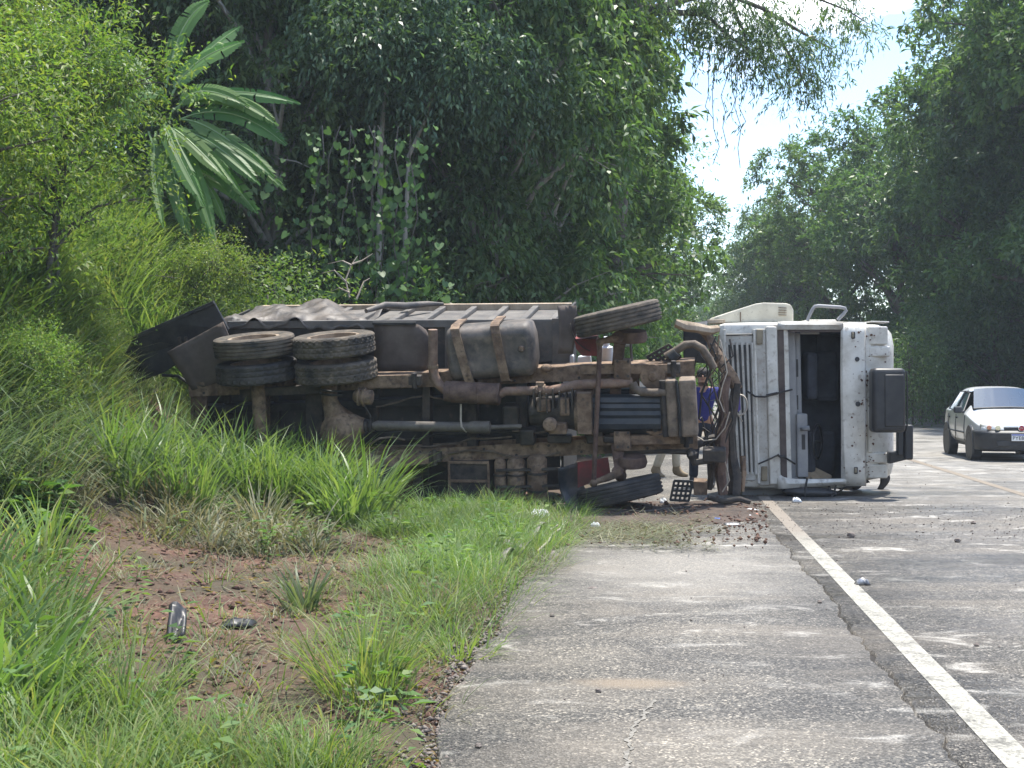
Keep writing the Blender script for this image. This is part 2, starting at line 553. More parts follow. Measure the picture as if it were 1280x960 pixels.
def asphalt_mat(name, base1, base2, dust, dust_amt, streak_amt, wet=0.0):
    m = bpy.data.materials.new(name)
    m.use_nodes = True
    nt = m.node_tree; L = nt.links.new
    b = nt.nodes['Principled BSDF']
    ge = _n(nt, 'ShaderNodeNewGeometry')

    def noise(scale, detail, rough=.6, stretch=None, dist=0, loc=(0, 0, 0)):
        n = _n(nt, 'ShaderNodeTexNoise')
        n.inputs['Scale'].default_value = scale; n.inputs['Detail'].default_value = detail
        n.inputs['Roughness'].default_value = rough; n.inputs['Distortion'].default_value = dist
        src = ge.outputs['Position']
        if stretch:
            mp = _n(nt, 'ShaderNodeMapping'); mp.inputs['Scale'].default_value = stretch; mp.inputs['Location'].default_value = loc
            L(src, mp.inputs['Vector']); src = mp.outputs[0]
        L(src, n.inputs['Vector'])
        return n.outputs[0]

    def mix(f, c1, c2):
        x = _n(nt, 'ShaderNodeMixRGB')
        L(f, x.inputs[0])
        L(c1, x.inputs[1])
        if isinstance(c2, tuple): x.inputs[2].default_value = (*c2, 1)
        else: L(c2, x.inputs[2])
        return x.outputs[0]

    def mul(a, c):
        x = _n(nt, 'ShaderNodeMixRGB'); x.blend_type = 'MULTIPLY'; x.inputs[0].default_value = 1
        L(a, x.inputs[1]); L(c, x.inputs[2])
        return x.outputs[0]
    # stones of two sizes set in dark binder
    vo = _n(nt, 'ShaderNodeTexVoronoi'); vo.inputs['Scale'].default_value = 95
    L(ge.outputs['Position'], vo.inputs['Vector'])
    v2 = _n(nt, 'ShaderNodeTexVoronoi'); v2.inputs['Scale'].default_value = 46
    L(ge.outputs['Position'], v2.inputs['Vector'])
    agg = ramp(nt, vo.outputs['Color'], [(.15, (.3,) * 3), (.5, (.8,) * 3), (.78, (1.7, 1.65, 1.55)), (.93, (3.6, 3.45, 3.2))])
    agg2 = ramp(nt, v2.outputs['Color'], [(.2, (.7,) * 3), (.6, (1.0,) * 3), (.95, (1.5, 1.45, 1.4))])
    nb = noise(.9, 8)
    base = ramp(nt, nb, [(.35, base1), (.65, base2)])
    col = mul(mul(base, agg), agg2)
    # worn dark wheel paths and wetter bands
    nw = noise(.35, 5, .6, (1.5, .5, 1))
    col = mul(col, ramp(nt, nw, [(.38, (.84, .84, .85)), (.62, (1.08, 1.07, 1.04))]))
    # dried mud washed over the surface, thin where stones stand proud
    n1 = noise(1.0, 9, .66, (.5, 1.25, 1), .6)
    f1 = ramp(nt, n1, [(.45, (0, 0, 0)), (.70, (dust_amt,) * 3)])
    lo_ = ramp(nt, vo.outputs['Distance'], [(.15, (.55,) * 3), (.6, (1,) * 3)])
    col = mix(mul(f1, lo_), col, dust)
    # pale slurry in patchy streaks
    n2 = noise(2.3, 10, .74, (.75, 1.15, 1), .5, (3, 7, 0))
    n3 = noise(.42, 4, .6, (.9, .8, 1), .5, (9, 2, 0))
    f2 = ramp(nt, n2, [(.545, (0, 0, 0)), (.645, (streak_amt,) * 3)])
    f3 = ramp(nt, n3, [(.36, (.0,) * 3), (.56, (1,) * 3)])
    col = mix(mul(mul(f2, f3), lo_), col, (.60, .57, .51))
    if wet == 0:
        # one brown smear of mud
        sp = _n(nt, 'ShaderNodeVectorMath', operation='SUBTRACT'); L(ge.outputs['Position'], sp.inputs[0]); sp.inputs[1].default_value = (.62, 7.75, 0)
        sc = _n(nt, 'ShaderNodeVectorMath', operation='MULTIPLY'); L(sp.outputs[0], sc.inputs[0]); sc.inputs[1].default_value = (1.9, 4.2, 0)
        ln = _n(nt, 'ShaderNodeVectorMath', operation='LENGTH'); L(sc.outputs[0], ln.inputs[0])
        ad = _n(nt, 'ShaderNodeMath', operation='MULTIPLY_ADD'); L(n1, ad.inputs[0]); ad.inputs[1].default_value = 1.6; L(ln.outputs['Value'], ad.inputs[2])
        fs = ramp(nt, ad.outputs[0], [(.0, (1,) * 3), (1, (0,) * 3)])
        sb = _n(nt, 'ShaderNodeMath', operation='SUBTRACT'); L(ad.outputs[0], sb.inputs[0]); sb.inputs[1].default_value = 1.15
        fs = ramp(nt, sb.outputs[0], [(.0, (.8,) * 3), (.4, (0,) * 3)])
        col = mix(fs, col, (.20, .16, .115))
        # broad pale patch of dried slurry towards the wreck
        sp = _n(nt, 'ShaderNodeVectorMath', operation='SUBTRACT'); L(ge.outputs['Position'], sp.inputs[0]); sp.inputs[1].default_value = (1.35, 12.6, 0)
        sc = _n(nt, 'ShaderNodeVectorMath', operation='MULTIPLY'); L(sp.outputs[0], sc.inputs[0]); sc.inputs[1].default_value = (.55, .42, 0)
        ln = _n(nt, 'ShaderNodeVectorMath', operation='LENGTH'); L(sc.outputs[0], ln.inputs[0])
        ad = _n(nt, 'ShaderNodeMath', operation='MULTIPLY_ADD'); L(n2, ad.inputs[0]); ad.inputs[1].default_value = -2.2; L(ln.outputs['Value'], ad.inputs[2])
        mr = _n(nt, 'ShaderNodeMapRange'); L(ad.outputs[0], mr.inputs[0]); mr.inputs[1].default_value = -.75; mr.inputs[2].default_value = .05; mr.inputs[3].default_value = .30; mr.inputs[4].default_value = 0
        col = mix(mul(mr.outputs[0], lo_), col, (.36, .34, .30))
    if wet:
        # pale glare of the far lanes, put into the colour, growing with distance
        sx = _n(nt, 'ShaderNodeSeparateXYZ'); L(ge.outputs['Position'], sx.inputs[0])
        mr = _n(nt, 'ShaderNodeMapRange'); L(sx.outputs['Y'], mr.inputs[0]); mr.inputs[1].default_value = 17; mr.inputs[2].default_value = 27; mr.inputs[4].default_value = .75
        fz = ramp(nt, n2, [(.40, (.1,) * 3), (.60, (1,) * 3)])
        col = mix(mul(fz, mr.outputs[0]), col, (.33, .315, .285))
    L(col, b.inputs['Base Color'])
    if wet:
        nr = noise(.45, 6, .6, (.5, 1.3, 1), .3, (5, 1, 0))
        fw = ramp(nt, nr, [(.46, (.74,) * 3), (.60, (.74 - wet,) * 3)])
        L(fw, b.inputs['Roughness'])
    else:
        b.inputs['Roughness'].default_value = .8
    b.inputs['Specular IOR Level'].default_value = .5
    bp = _n(nt, 'ShaderNodeBump'); bp.inputs['Strength'].default_value = .6; bp.inputs['Distance'].default_value = .006
    L(vo.outputs['Distance'], bp.inputs['Height'])
    L(bp.outputs[0], b.inputs['Normal'])
    return m


def paint_line_mat(name, col):
    m = bpy.data.materials.new(name)
    m.use_nodes = True
    nt = m.node_tree; L = nt.links.new
    b = nt.nodes['Principled BSDF']
    ge = _n(nt, 'ShaderNodeNewGeometry')
    n = _n(nt, 'ShaderNodeTexNoise'); n.inputs['Scale'].default_value = 5; n.inputs['Detail'].default_value = 10; n.inputs['Roughness'].default_value = .75
    L(ge.outputs['Position'], n.inputs['Vector'])
    c = ramp(nt, n.outputs[0], [(.38, tuple(.30 * k for k in col)), (.46, tuple(.72 * k for k in col)), (.62, col)])
    vo = _n(nt, 'ShaderNodeTexVoronoi'); vo.inputs['Scale'].default_value = 80; L(ge.outputs['Position'], vo.inputs['Vector'])
    vm = _n(nt, 'ShaderNodeMixRGB'); vm.blend_type = 'MULTIPLY'; vm.inputs[0].default_value = 1
    L(c, vm.inputs[1]); L(ramp(nt, vo.outputs['Color'], [(.1, (.55,) * 3), (.45, (.95,) * 3), (.9, (1.2,) * 3)]), vm.inputs[2]); c = vm.outputs[0]
    # mud trodden over the line in front of the wreck
    sx = _n(nt, 'ShaderNodeSeparateXYZ'); L(ge.outputs['Position'], sx.inputs[0])
    ad = _n(nt, 'ShaderNodeMath', operation='MULTIPLY_ADD'); L(n.outputs[0], ad.inputs[0]); ad.inputs[1].default_value = 5; L(sx.outputs['Y'], ad.inputs[2])
    mr = _n(nt, 'ShaderNodeMapRange'); L(ad.outputs[0], mr.inputs[0]); mr.inputs[1].default_value = 16.4; mr.inputs[2].default_value = 18.2
    mr.inputs[4].default_value = .82
    mx = _n(nt, 'ShaderNodeMixRGB'); L(mr.outputs[0], mx.inputs[0]); L(c, mx.inputs[1]); mx.inputs[2].default_value = (.17, .14, .11, 1)
    L(mx.outputs[0], b.inputs['Base Color'])
    b.inputs['Roughness'].default_value = .8
    return m


M['ground'] = ground_mat()
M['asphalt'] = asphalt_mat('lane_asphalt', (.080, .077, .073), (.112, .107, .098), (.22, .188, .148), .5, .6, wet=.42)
M['asphalt_shoulder'] = asphalt_mat('shoulder_asphalt', (.076, .073, .068), (.120, .114, .102), (.23, .20, .16), .55, .55)
M['asphalt_base'] = mat('crack_asphalt', (.018, .017, .016), (.035, .032, .03), 12, .95)
M['line_white'] = paint_line_mat('worn_white_paint', (.36, .345, .295))
M['line_yellow'] = paint_line_mat('worn_yellow_paint', (.36, .30, .205))


def build_ground():
    xs = axis(-900, 900, -9, 8, .11)
    ys = axis(-60, 2500, 4.5, 22, .11)
    X, Y = np.meshgrid(xs, ys)
    Z = terr(X, Y)
    me = grid_mesh('ground', X, Y, Z)
    me.polygons.foreach_set('use_smooth', [True] * len(me.polygons))
    tag(link('ground', me, M['ground']), kind='structure')
    # crack between shoulder and lane wanders just outside the painted line
    ysr = np.concatenate([np.arange(-6, 26, .045), np.arange(26, 60, .5), np.arange(60, 320, 4)])

    def crack(y, side):
        w = .003 + .014 * vnoise(y * 0, y, 2.3, 11 + side) ** 2 + .020 * vnoise(y * 0, y, 11, 13 + side) ** 2
        c = LN_L - .165 + .07 * (vnoise(y * 0, y, .5, 15) - .5) + .06 * (vnoise(y * 0, y, 4, 16) - .5) + .03 * (vnoise(y * 0, y, 10, 17) - .5)
        return c + (w if side else -w)

    def strip(name, offs, z, material, skirt=False):
        cols = []
        for o in offs:
            cols.append(o(ysr) + bend(ysr) if callable(o) else np.full_like(ysr, o) + bend(ysr))
        X = np.stack(cols, -1)
        Yg = np.repeat(ysr[:, None], X.shape[1], 1)
        Z = np.full_like(X, z)
        if skirt is True:
            X = np.concatenate([X[:, :1] - .015, X, X[:, -1:]], 1); Yg = np.concatenate([Yg[:, :1], Yg, Yg[:, -1:]], 1)
            Z = np.concatenate([Z[:, :1] - .07, Z, Z[:, -1:] - .07], 1)
        me = grid_mesh(name, X, Yg, Z)
        return tag(link(name, me, material), kind='structure')
    strip('road_shoulder', [lambda y: SH_L + edge_jag(y), lambda y: np.full_like(y, .2), lambda y: crack(y, 0)], 0.0, M['asphalt_shoulder'], True)
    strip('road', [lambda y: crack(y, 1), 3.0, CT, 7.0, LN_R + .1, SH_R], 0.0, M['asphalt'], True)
    strip('road_base', [LN_L - .5, LN_L], -.028, M['asphalt_base'])
    strip('edge_line', [LN_L, LN_L + .15], 0.004, M['line_white'])
    strip('far_edge_line', [LN_R - .15, LN_R], 0.004, M['line_white'])
    strip('centre_line', [CT - .07, CT + .07], 0.004, M['line_yellow'])


build_ground()


# ------------------------------------------------------------------ overturned truck
def C(px, py, w=0.0):
    """point on the truck: seen at (px, py), w metres behind the plane of the axles"""
    z = CH - (py - HOR) / 101.0
    Y = 18.25 - .15 * (px - 545) / 100 - .18 * (z - 1.1) + w
    return W(px, py, Y)


TU = Vector((.989, -.148, 0)).normalized()          # along the truck, towards its nose
TA = Vector((-.05, -.18, .98)).normalized()         # along the axles, towards the upper side
TN = TA.cross(TU).normalized()                      # from wheels to load bed, away from the camera
if TN.y < 0: TN = -TN
TA = TU.cross(TN).normalized()
if TA.z < 0: TA = -TA
TM = Matrix((TU, TN, TA)).transposed()              # local x along, y deep, z up


def tyre_mesh(mb, c, ax, Rr, Wd, kind, n=96):
    c, ax = Vector(c), Vector(ax).normalized()
    a = ax.orthogonal().normalized(); b = ax.cross(a)
    prof = [(Rr * .575, -.30), (Rr * .64, -.43), (Rr * .78, -.50), (Rr * .90, -.49), (Rr * .955, -.46), (Rr * .985, -.42)]
    if kind == 'rib':
        g = []
        for q in (-.27, -.09, .09, .27):
            g += [(Rr, q - .045), (Rr * .972, q - .03), (Rr * .972, q + .03), (Rr, q + .045)]
        mid = g
    else:
        mid = [(Rr, q) for q in np.linspace(-.38, .38, 13)]
    prof = prof + mid + [(r, -h) for r, h in prof[::-1]]
    m = len(prof)
    vs, fs = [], []
    for k in range(n):
        q = 2 * math.pi * k / n
        d = a * math.cos(q) + b * math.sin(q)
        for j, (r, h) in enumerate(prof):
            if kind == 'block' and 5 <= j < m - 5:
                jj = j - 5
                zz = (k + (1 if jj % 4 < 2 else 0)) % 3
                if zz == 0: r = r * .968
                if jj in (4, 8): r = min(r, Rr * .972)
            vs.append(c + d * r + ax * (h * Wd))
    for k in range(n):
        k2 = (k + 1) % n
        for j in range(m):
            j2 = (j + 1) % m
            fs.append((k * m + j, k2 * m + j, k2 * m + j2, k * m + j2))
    return mb.add(vs, fs)


def wheel(truck, c, ax, Rr, Wd, kind, tmat, dish=1, hub=True):
    c, ax = Vector(c), Vector(ax).normalized()
    ax = ax * dish
    rr = Rr * .60
    mb = MB()
    mb.lathe(c, ax, [(rr, -.33 * Wd), (rr + .02, -.42 * Wd), (rr - .02, -.42 * Wd), (rr - .035, -.1 * Wd), (rr * .55, .08 * Wd), (rr * .3, .08 * Wd),
                     (rr * .3, .0), (rr * .5, .0), (rr - .03, .02 * Wd), (rr - .02, .42 * Wd), (rr + .02, .42 * Wd), (rr, .33 * Wd)], 40)
    o = mb.build('wheel', M['rim'], truck, smooth=35)
    t = MB(); tyre_mesh(t, c, ax, Rr, Wd, kind)
    t.build('tyre', tmat, o, smooth=28)
    if hub:
        h = MB(); h.lathe(c, ax, [(.001, .30 * Wd), (rr * .27, .28 * Wd), (rr * .31, 0), (rr * .31, -.1 * Wd), (.001, -.1 * Wd)], 20)
        h.build('hub', M['mud'], o, smooth=35)
    return o


def build_truck():
    rootp = G(560, 640)
    T = empty('overturned_truck', (rootp.x, 18.4, 0), 'muddy tipper truck lying on its side with undercarriage exposed and white cab torn forward', 'truck')
    rng = random.Random(3)
    # ---------------- chassis rails
    for (a, b, nm) in (((236, 487, .30), (868, 461, .30), 0), ((236, 585, .30), (872, 552, .30), 1)):
        mb = MB()
        p0, p1 = C(*a), C(*b)
        d = (p1 - p0).normalized()
        for off, (w, h) in (((0, 0), (.085, .26)),):
            pass
        s = -1 if nm == 0 else 1
        mb.bar(p0, p1, .185, .012, TN)                                     # flange facing the ground side
        mb.bar(p0 + TN * .132 - TA * (s * .088), p1 + TN * .132 - TA * (s * .088), .012, .25, TN)   # web
        mb.bar(p0 + TN * .264, p1 + TN * .264, .185, .012, TN)
        mb.build('chassis_rail', M['mud'], T, bevel=.004)
        for k in range(16):
            q = p0.lerp(p1, (k + .5) / 16) - TN * .006
            mb = MB(); mb.lathe(q + TA * (.05 if k % 2 else -.05), -TN, [(.001, .018), (.017, .018), (.019, 0), (.001, 0)], 6)
            mb.build('rail_bolt', M['mud_dark'], [o for o in T.children if o.name.startswith('chassis_rail')][-1])
    # cross members
    for px, y0, y1, w, mt in ((328, 478, 585, .13, 'mud'), (393, 478, 580, .22, 'mud_dark'), (590, 478, 568, .12, 'mud_dark'), (533, 480, 570, .10, 'mud_dark'), (652, 474, 562, .14, 'mud_dark'), (792, 468, 552, .10, 'mud')):
        mb = MB()
        mb.bar(C(px, y0, .36), C(px, y1, .36), w, .05, TN)
        mb.bar(C(px + 4, y0, .48), C(px + 4, y1, .48), w * .6, .16, TN)
        mb.build('cross_member', M[mt], T, bevel=.006)
    mb = MB(); mb.bar(C(252, 455, .34), C(252, 600, .34), .16, .06, TN); mb.bar(C(244, 455, .44), C(244, 600, .44), .05, .2, TN)
    mb.build('rear_cross_member', M['rust'], T, bevel=.006)
    # ---------------- load bed
    bed = MB()
    fl = [C(240, 470, .80), C(286, 410, .80), C(698, 399, .80), C(700, 500, .80), C(700, 610, .80), C(250, 640, .80)]
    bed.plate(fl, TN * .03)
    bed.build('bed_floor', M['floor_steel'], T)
    # stringers under the bed floor
    for py in (505, 545):
        mb = MB(); mb.bar(C(246, py + 6, .70), C(700, py - 10, .70), .10, .18, TN)
        mb.build('bed_stringer', M['dark'], T, bevel=.006)
    for px in range(285, 700, 62):
        mb = MB(); mb.bar(C(px, 430, .74), C(px, 600, .74), .07, .12, TN)
        mb.build('bed_bearer', M['floor_steel'], T, bevel=.006)
    # upper side wall of the bed, turned to the sky
    def S(px, t):
        p0 = C(px, 407 - (px - 286) * .006, .80)
        return p0 + (TN * 1.45 - TA * .02) * t
    mb = MB()
    mb.plate([S(286, 0), S(698, 0), S(698, 1), S(286, 1)], -TA * .02)
    sw = mb.build('bed_side', M['grey_steel'], T)
    for px in (322, 363, 404, 446, 488, 528, 570, 612, 652, 690):
        mb = MB(); mb.bar(S(px, -.01) + TA * .03, S(px, .97) + TA * .03, .085, .06, TA)
        mb.build('side_rib', M['grey_steel'], sw, bevel=.012)
    mb = MB(); mb.bar(S(286, .985) + TA * .04, S(700, .985) + TA * .04, .09, .08, TN)
    mb.build('top_rail', M['wood'], sw, bevel=.008)
    mb = MB(); mb.bar(S(286, 0) + TA * .015 - TN * .02, S(700, 0) + TA * .015 - TN * .02, .10, .07, TN)
    mb.build('bottom_rail', M['grey_steel'], sw, bevel=.01)
    # lower side wall and front wall
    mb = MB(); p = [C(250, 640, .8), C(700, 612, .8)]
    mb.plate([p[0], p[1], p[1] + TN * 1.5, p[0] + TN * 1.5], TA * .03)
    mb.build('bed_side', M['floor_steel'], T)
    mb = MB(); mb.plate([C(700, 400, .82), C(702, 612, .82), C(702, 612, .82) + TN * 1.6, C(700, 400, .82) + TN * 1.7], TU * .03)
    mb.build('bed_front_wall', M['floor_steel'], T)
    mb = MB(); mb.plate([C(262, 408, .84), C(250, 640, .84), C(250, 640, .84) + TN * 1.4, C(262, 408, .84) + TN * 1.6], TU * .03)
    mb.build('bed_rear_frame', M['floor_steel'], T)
    # grey smooth panel high on the bed next to the fuel tank
    mb = MB(); mb.plate([C(556, 404, .74), C(700, 400, .74), C(700, 450, .74), C(556, 470, .74)], TN * .03)
    mb.plate([C(690, 398, .70), C(716, 398, .70), C(716, 470, .70), C(690, 470, .70)], TN * .03)
    mb.build('bed_panel', M['grey_steel'], T, bevel=.006)
    # crumpled tarpaulin over the tail
    rows = []
    r2 = random.Random(5)
    for i in range(17):
        t = i / 16
        row = []
        for j in range(56):
            px = 276 + j * 3.3
            q = j * .16
            h = .03 * math.sin(q * 1.7 + t * 7) + .022 * math.sin(q * 3.1 - t * 11 + 1) + .018 * math.sin(q * .8 + t * 19) + r2.uniform(-.008, .008)
            h += .10 * math.exp(-((q - 3.4) / 2.6) ** 2) * (1 - .4 * t) + .06 * math.exp(-((q - 6.4 + t * 2) / .7) ** 2)
            p = S(px, -.06 + t * 1.06) + TA * (.035 + max(-.03, h))
            if i == 0: p -= TA * (.10 + .05 * math.sin(q * 2.3) + .03 * math.sin(q * 5))
            row.append(p)
        rows.append(row)
    mb = MB(); mb.strip(rows)
    mb.build('tarpaulin', M['tarp'], T, smooth=60, sub=1, solid=.006)
    # folded pale rope of tarpaulin edge
    mb = MB(); mb.tube([S(455, .1) + TA * .16, S(470, .35) + TA * .19, S(490, .55) + TA * .14, S(512, .8) + TA * .12, S(530, .9) + TA * .1], [.03, .045, .05, .04, .02], 8)
    mb.build('tarpaulin_fold', M['tarp'], T, smooth=60)
    # ---------------- tailgate swung back and the mud flap in front of it
    q = [C(138, 492, .55), C(150, 452, .50), C(166, 424, .46), C(205, 403, .45), C(268, 379, .55), C(286, 412, .60), C(252, 436, .55), C(204, 466, .50)]
    mb = MB(); mb.plate(q, TN * .05)
    tg = mb.build('tailgate', M['dark'], T, bevel=.01)
    mb = MB(); mb.bar(C(167, 422, .45), C(268, 378, .53), .05, .06, TN); mb.build('gate_edge', M['dark'], tg, bevel=.008)
    mb = MB()
    for k in (0, 8): mb.bar(C(224 + k, 421, .47), C(226 + k, 432, .49), .035, .05, TN)
    mb.build('gate_latch', M['mud_dark'], tg, bevel=.006)
    mb = MB(); mb.tube([C(203, 469, .5), C(222, 470, .5), C(240, 482, .5)], .02, 8); mb.build('gate_hinge', M['dark'], tg)
    mb = MB()
    fl = [[C(209 + (279 - 209) * s - 0 + (31 + (-4) * s) * t, 440 + (402 - 440) * s + (48 + (18) * s) * t, .18 + .12 * math.sin(2.4 * s + 1.2 * t)) for s in np.linspace(0, 1, 9)] for t in np.linspace(0, 1, 9)]
    mb.strip(fl)
    mb.build('mud_flap', M['flap'], T, smooth=60, solid=.012)
    # guards behind the rear wheels
    mb = MB()
    rows = []
    for t in np.linspace(0, 1, 7):
        rows.append([C(x + (2 if t > .1 else 0), 404 + dy + (464 - 404 - dy) * t, wv) for x, dy, wv in ((466, -1, .42), (480, -1, .40), (500, 0, .38), (514, 0, .38), (524, 2, .40), (532, 8, .47), (536, 16, .58))])
    mb.strip(rows)
    mg = mb.build('mud_guard', M['flap'], T, smooth=40, solid=.014)
    mb = MB(); mb.bar(C(466, 404, .38), C(520, 404, .36), .03, .05, TN); mb.build('guard_rim', M['dark'], mg)
    mb = MB(); mb.plate([C(462, 560, .5), C(505, 575, .5), C(528, 590, .48), C(530, 630, .48), C(470, 636, .5)], TN * .02)
    mb.build('mud_guard', M['rust'], T)
    mb = MB(); mb.bar(C(522, 586, .40), C(524, 634, .40), .12, .05, TN); mb.build('guard_bracket', M['mud_dark'], T, bevel=.006)
    # ---------------- rear wheels: two dual sets above, two below
    axr = (TA + Vector((-.045, .04, 0))).normalized()
    wheel(T, C(318, 432, .0), axr, .505, .25, 'rib', M['tyre'], 1, False)
    wheel(T, C(321, 463.5, .0), axr, .505, .255, 'block', M['tyre_dark'], -1, False)
    wheel(T, C(417.5, 430.5, 0), axr, .510, .255, 'block', M['tyre'], 1, False)
    wheel(T, C(420.5, 462.5, 0), axr, .510, .255, 'block', M['tyre'], -1, False)
    for px, py, d in ((328, 592, 1), (331, 622, -1), (447, 596, 1), (450, 627, -1)):
        wheel(T, C(px, py, 0.05), axr, .505, .25, 'block', M['tyre_dark'], d, False)
    # ---------------- rear axle with differential
    mb = MB()
    cc = lambda px, py, w=0: C(px, py, w)
    mb.tube([cc(411, 478), cc(412, 500), cc(416, 512), cc(424, 524), cc(428, 540), cc(427, 556), cc(428, 572), cc(431, 590), cc(432, 606)], [.10, .10, .12, .19, .245, .225, .15, .11, .10], 18)
    ax_ = mb.build('rear_axle', M['mud'], T, smooth=40)
    mb = MB()
    d0 = cc(428, 539, -.02)
    mb.lathe(d0, -TN, [(.001, .27), (.10, .265), (.19, .21), (.235, .12), (.26, .09), (.26, .04), (.20, .03), (.001, .03)], 24)
    mb.build('differential_cover', M['mud'], ax_, smooth=35)
    mb = MB()
    for k in range(12):
        q = k * math.pi / 6
        p = d0 + (TU * math.cos(q) + TA * math.sin(q)) * .245 - TN * .09
        mb.lathe(p, -TN, [(.001, .025), (.016, .025), (.016, 0), (.001, 0)], 6)
    mb.build('cover_bolt_ring', M['mud'], ax_)
    mb = MB(); mb.tube([cc(432, 536, -.05), cc(446, 533, -.05), cc(452, 532, -.05), cc(456, 532, -.05)], [.19, .16, .11, .095], 18)
    mb.build('pinion_housing', M['mud'], ax_, smooth=40)
    mb = MB(); mb.lathe(cc(424, 532, -.22), -TN, [(.001, .03), (.035, .028), (.035, 0), (.001, 0)], 8); mb.build('filler_plug', M['mud_dark'], ax_)
    for (x0, y0, x1, y1) in ((444, 495, 466, 497), (452, 577, 477, 578)):
        p0, p1 = cc(x0, y0, -.10), cc(x1, y1, -.10)
        d = (p1 - p0)
        mb = MB()
        mb.tube([p0 - d * .1, p0, p0 + d * .16, p0 + d * .18, p0 + d * .30, p0 + d * .32, p0 + d * .45, p0 + d * .47, p0 + d * .58, p0 + d * .6, p0 + d * .95, p0 + d * 1.02],
                [.05, .075, .085, .115, .115, .085, .085, .12, .12, .095, .092, .06], 18)
        bc = mb.build('brake_chamber', M['mud'], ax_, smooth=35)
        mb = MB(); mb.tube([p0 + d * .5 - TA * .1, p0 + d * .7 - TA * .17 - TN * .03, p0 + d * .85 - TA * .26, p0 + d * .8 - TA * .32], .012, 6)
        mb.build('brake_hose', M['cable'], bc)
    mb = MB()
    for py in (487, 492):
        mb.tube([cc(400, py, -.12), cc(413, py + 2, -.16), cc(428, py + 2, -.12)], .014, 6)
    mb.build('axle_u_bolt', M['dark'], ax_)
    # second rear axle half hidden in the grass
    mb = MB(); mb.tube([cc(322, 478), cc(324, 510), cc(327, 545), cc(330, 610)], [.085, .09, .09, .085], 14)
    mb.build('tag_axle', M['mud'], T, smooth=40)
    # springs
    def spring(p0, p1, n, mtl, w=.085):
        mb = MB()
        p0, p1 = Vector(p0), Vector(p1)
        for k in range(n):
            t = k * .055
            a, b = p0.lerp(p1, t), p0.lerp(p1, 1 - t)
            mb.bar(a + TN * (k * .017), b + TN * (k * .017), w, .014, TN)
        o = mb.build('leaf_spring', mtl, T)
        mb = MB(); mb.box(p1 + TN * .05, (.16, .12, .12), TM); mb.tube([p1 - TA * .1, p1 + TA * .1], .035, 10); mb.build('spring_hanger', M['mud_dark'], o, bevel=.01)
    spring(cc(440, 478, .02), cc(518, 476, .04), 6, M['mud'], .15)
    spring(cc(476, 580, .02), cc(543, 572, .04), 6, M['mud'], .13)
    spring(cc(300, 492, .02), cc(405, 486, .04), 6, M['mud_dark'], .10)
    spring(cc(725, 462, .10), cc(842, 461, .12), 5, M['mud'], .11)
    spring(cc(745, 551, .10), cc(858, 549, .12), 5, M['mud'], .11)
    # ---------------- drive shaft
    mb = MB()
    mb.tube([cc(455, 532, -.05), cc(468, 532, -.05), cc(471, 532, -.05), cc(585, 534, -.02), cc(590, 534, -.02), cc(612, 534, -.02), cc(614, 534, -.02), cc(652, 533, .02)],
            [.045, .045, .062, .062, .078, .078, .03, .03], 18)
    ds = mb.build('drive_shaft', M['shaft'], T, smooth=35)
    mb = MB(); mb.lathe(cc(461, 532, -.05), TU, [(.001, -.05), (.085, -.05), (.085, -.02), (.05, 0), (.085, .02), (.085, .05), (.001, .05)], 16)
    for s in (-1, 1): mb.box(cc(461, 532, -.05) + TA * (s * .06), (.13, .05, .04), TM)
    mb.build('universal_joint', M['mud_dark'], ds, bevel=.006)
    # ---------------- exhaust
    mb = MB()
    mb.tube([cc(541, 412, .05), cc(541, 440, .05), cc(541, 458, .05), cc(543, 470, .05), cc(548, 480, .04), cc(556, 487, .03), cc(566, 490, .02)], [.058, .058, .06, .06, .06, .06, .06], 16)
    ep = mb.build('exhaust_pipe', M['pipe'], T, smooth=40)
    mb = MB(); mb.tube([cc(541, 456, .05), cc(541, 460, .05)], .068, 16); mb.build('pipe_clamp', M['mud'], ep)
    mb = MB()
    a, b = cc(556, 489, .0), cc(625, 493, -.02)
    d = b - a
    mb.tube([a, a + d * .01, a + d * .12, a + d * .13, a + d * .60, a + d * .61, a + d * .63, a + d * .64, a + d * .96, a + d * .97, b], [.08, .125, .128, .134, .134, .14, .14, .134, .134, .14, .128], 28)
    mb.build('muffler', M['rust'], T, smooth=35)
    mb = MB()
    mb.tube([b, cc(632, 489, -.02), cc(688, 488, -.02), cc(700, 486, -.02), cc(722, 481, -.02), cc(745, 480, 0), cc(768, 479, .05), cc(790, 478, .1)], [.05, .055, .055, .058, .06, .06, .06, .06], 16)
    ep = mb.build('exhaust_pipe', M['pipe'], T, smooth=40)
    mb = MB()
    for px in (670, 679): mb.tube([cc(px, 488, -.02), cc(px + 3, 488, -.02)], .078, 14)
    mb.box(cc(675, 480, -.02), (.10, .05, .05), TM)
    mb.build('pipe_clamp', M['mud'], ep, bevel=.005)
    # ---------------- fuel tank
    ctr = cc(616, 437, .30)
    tilt = Matrix.Rotation(R(-4), 3, TN)
    TT = tilt @ TM
    mb = MB()
    rows = []
    hx, hz, hy = .555, .335, .30
    for t in np.linspace(-1, 1, 29):
        e = 1.0 if abs(t) < .82 else math.sqrt(max(0, 1 - ((abs(t) - .82) / .18) ** 2))
        e = .55 + .45 * e
        groove = 0
        row = []
        for k in range(36):
            q = 2 * math.pi * k / 36
            cx, cz = math.cos(q), math.sin(q)
            pw = 2 / 4.2
            y = math.copysign(abs(cx) ** pw, cx) * hy * e
            z = math.copysign(abs(cz) ** pw, cz) * hz * e
            if cx < -.2 and abs(t) < .84 and -.86 < z / hz < .86:
                f = ((z / hz + 1.0) * 2.2) % 1.0
                y += .022 * (1 if f < .28 else 0)
            row.append(ctr + TT @ Vector((t * hx, y, z)))
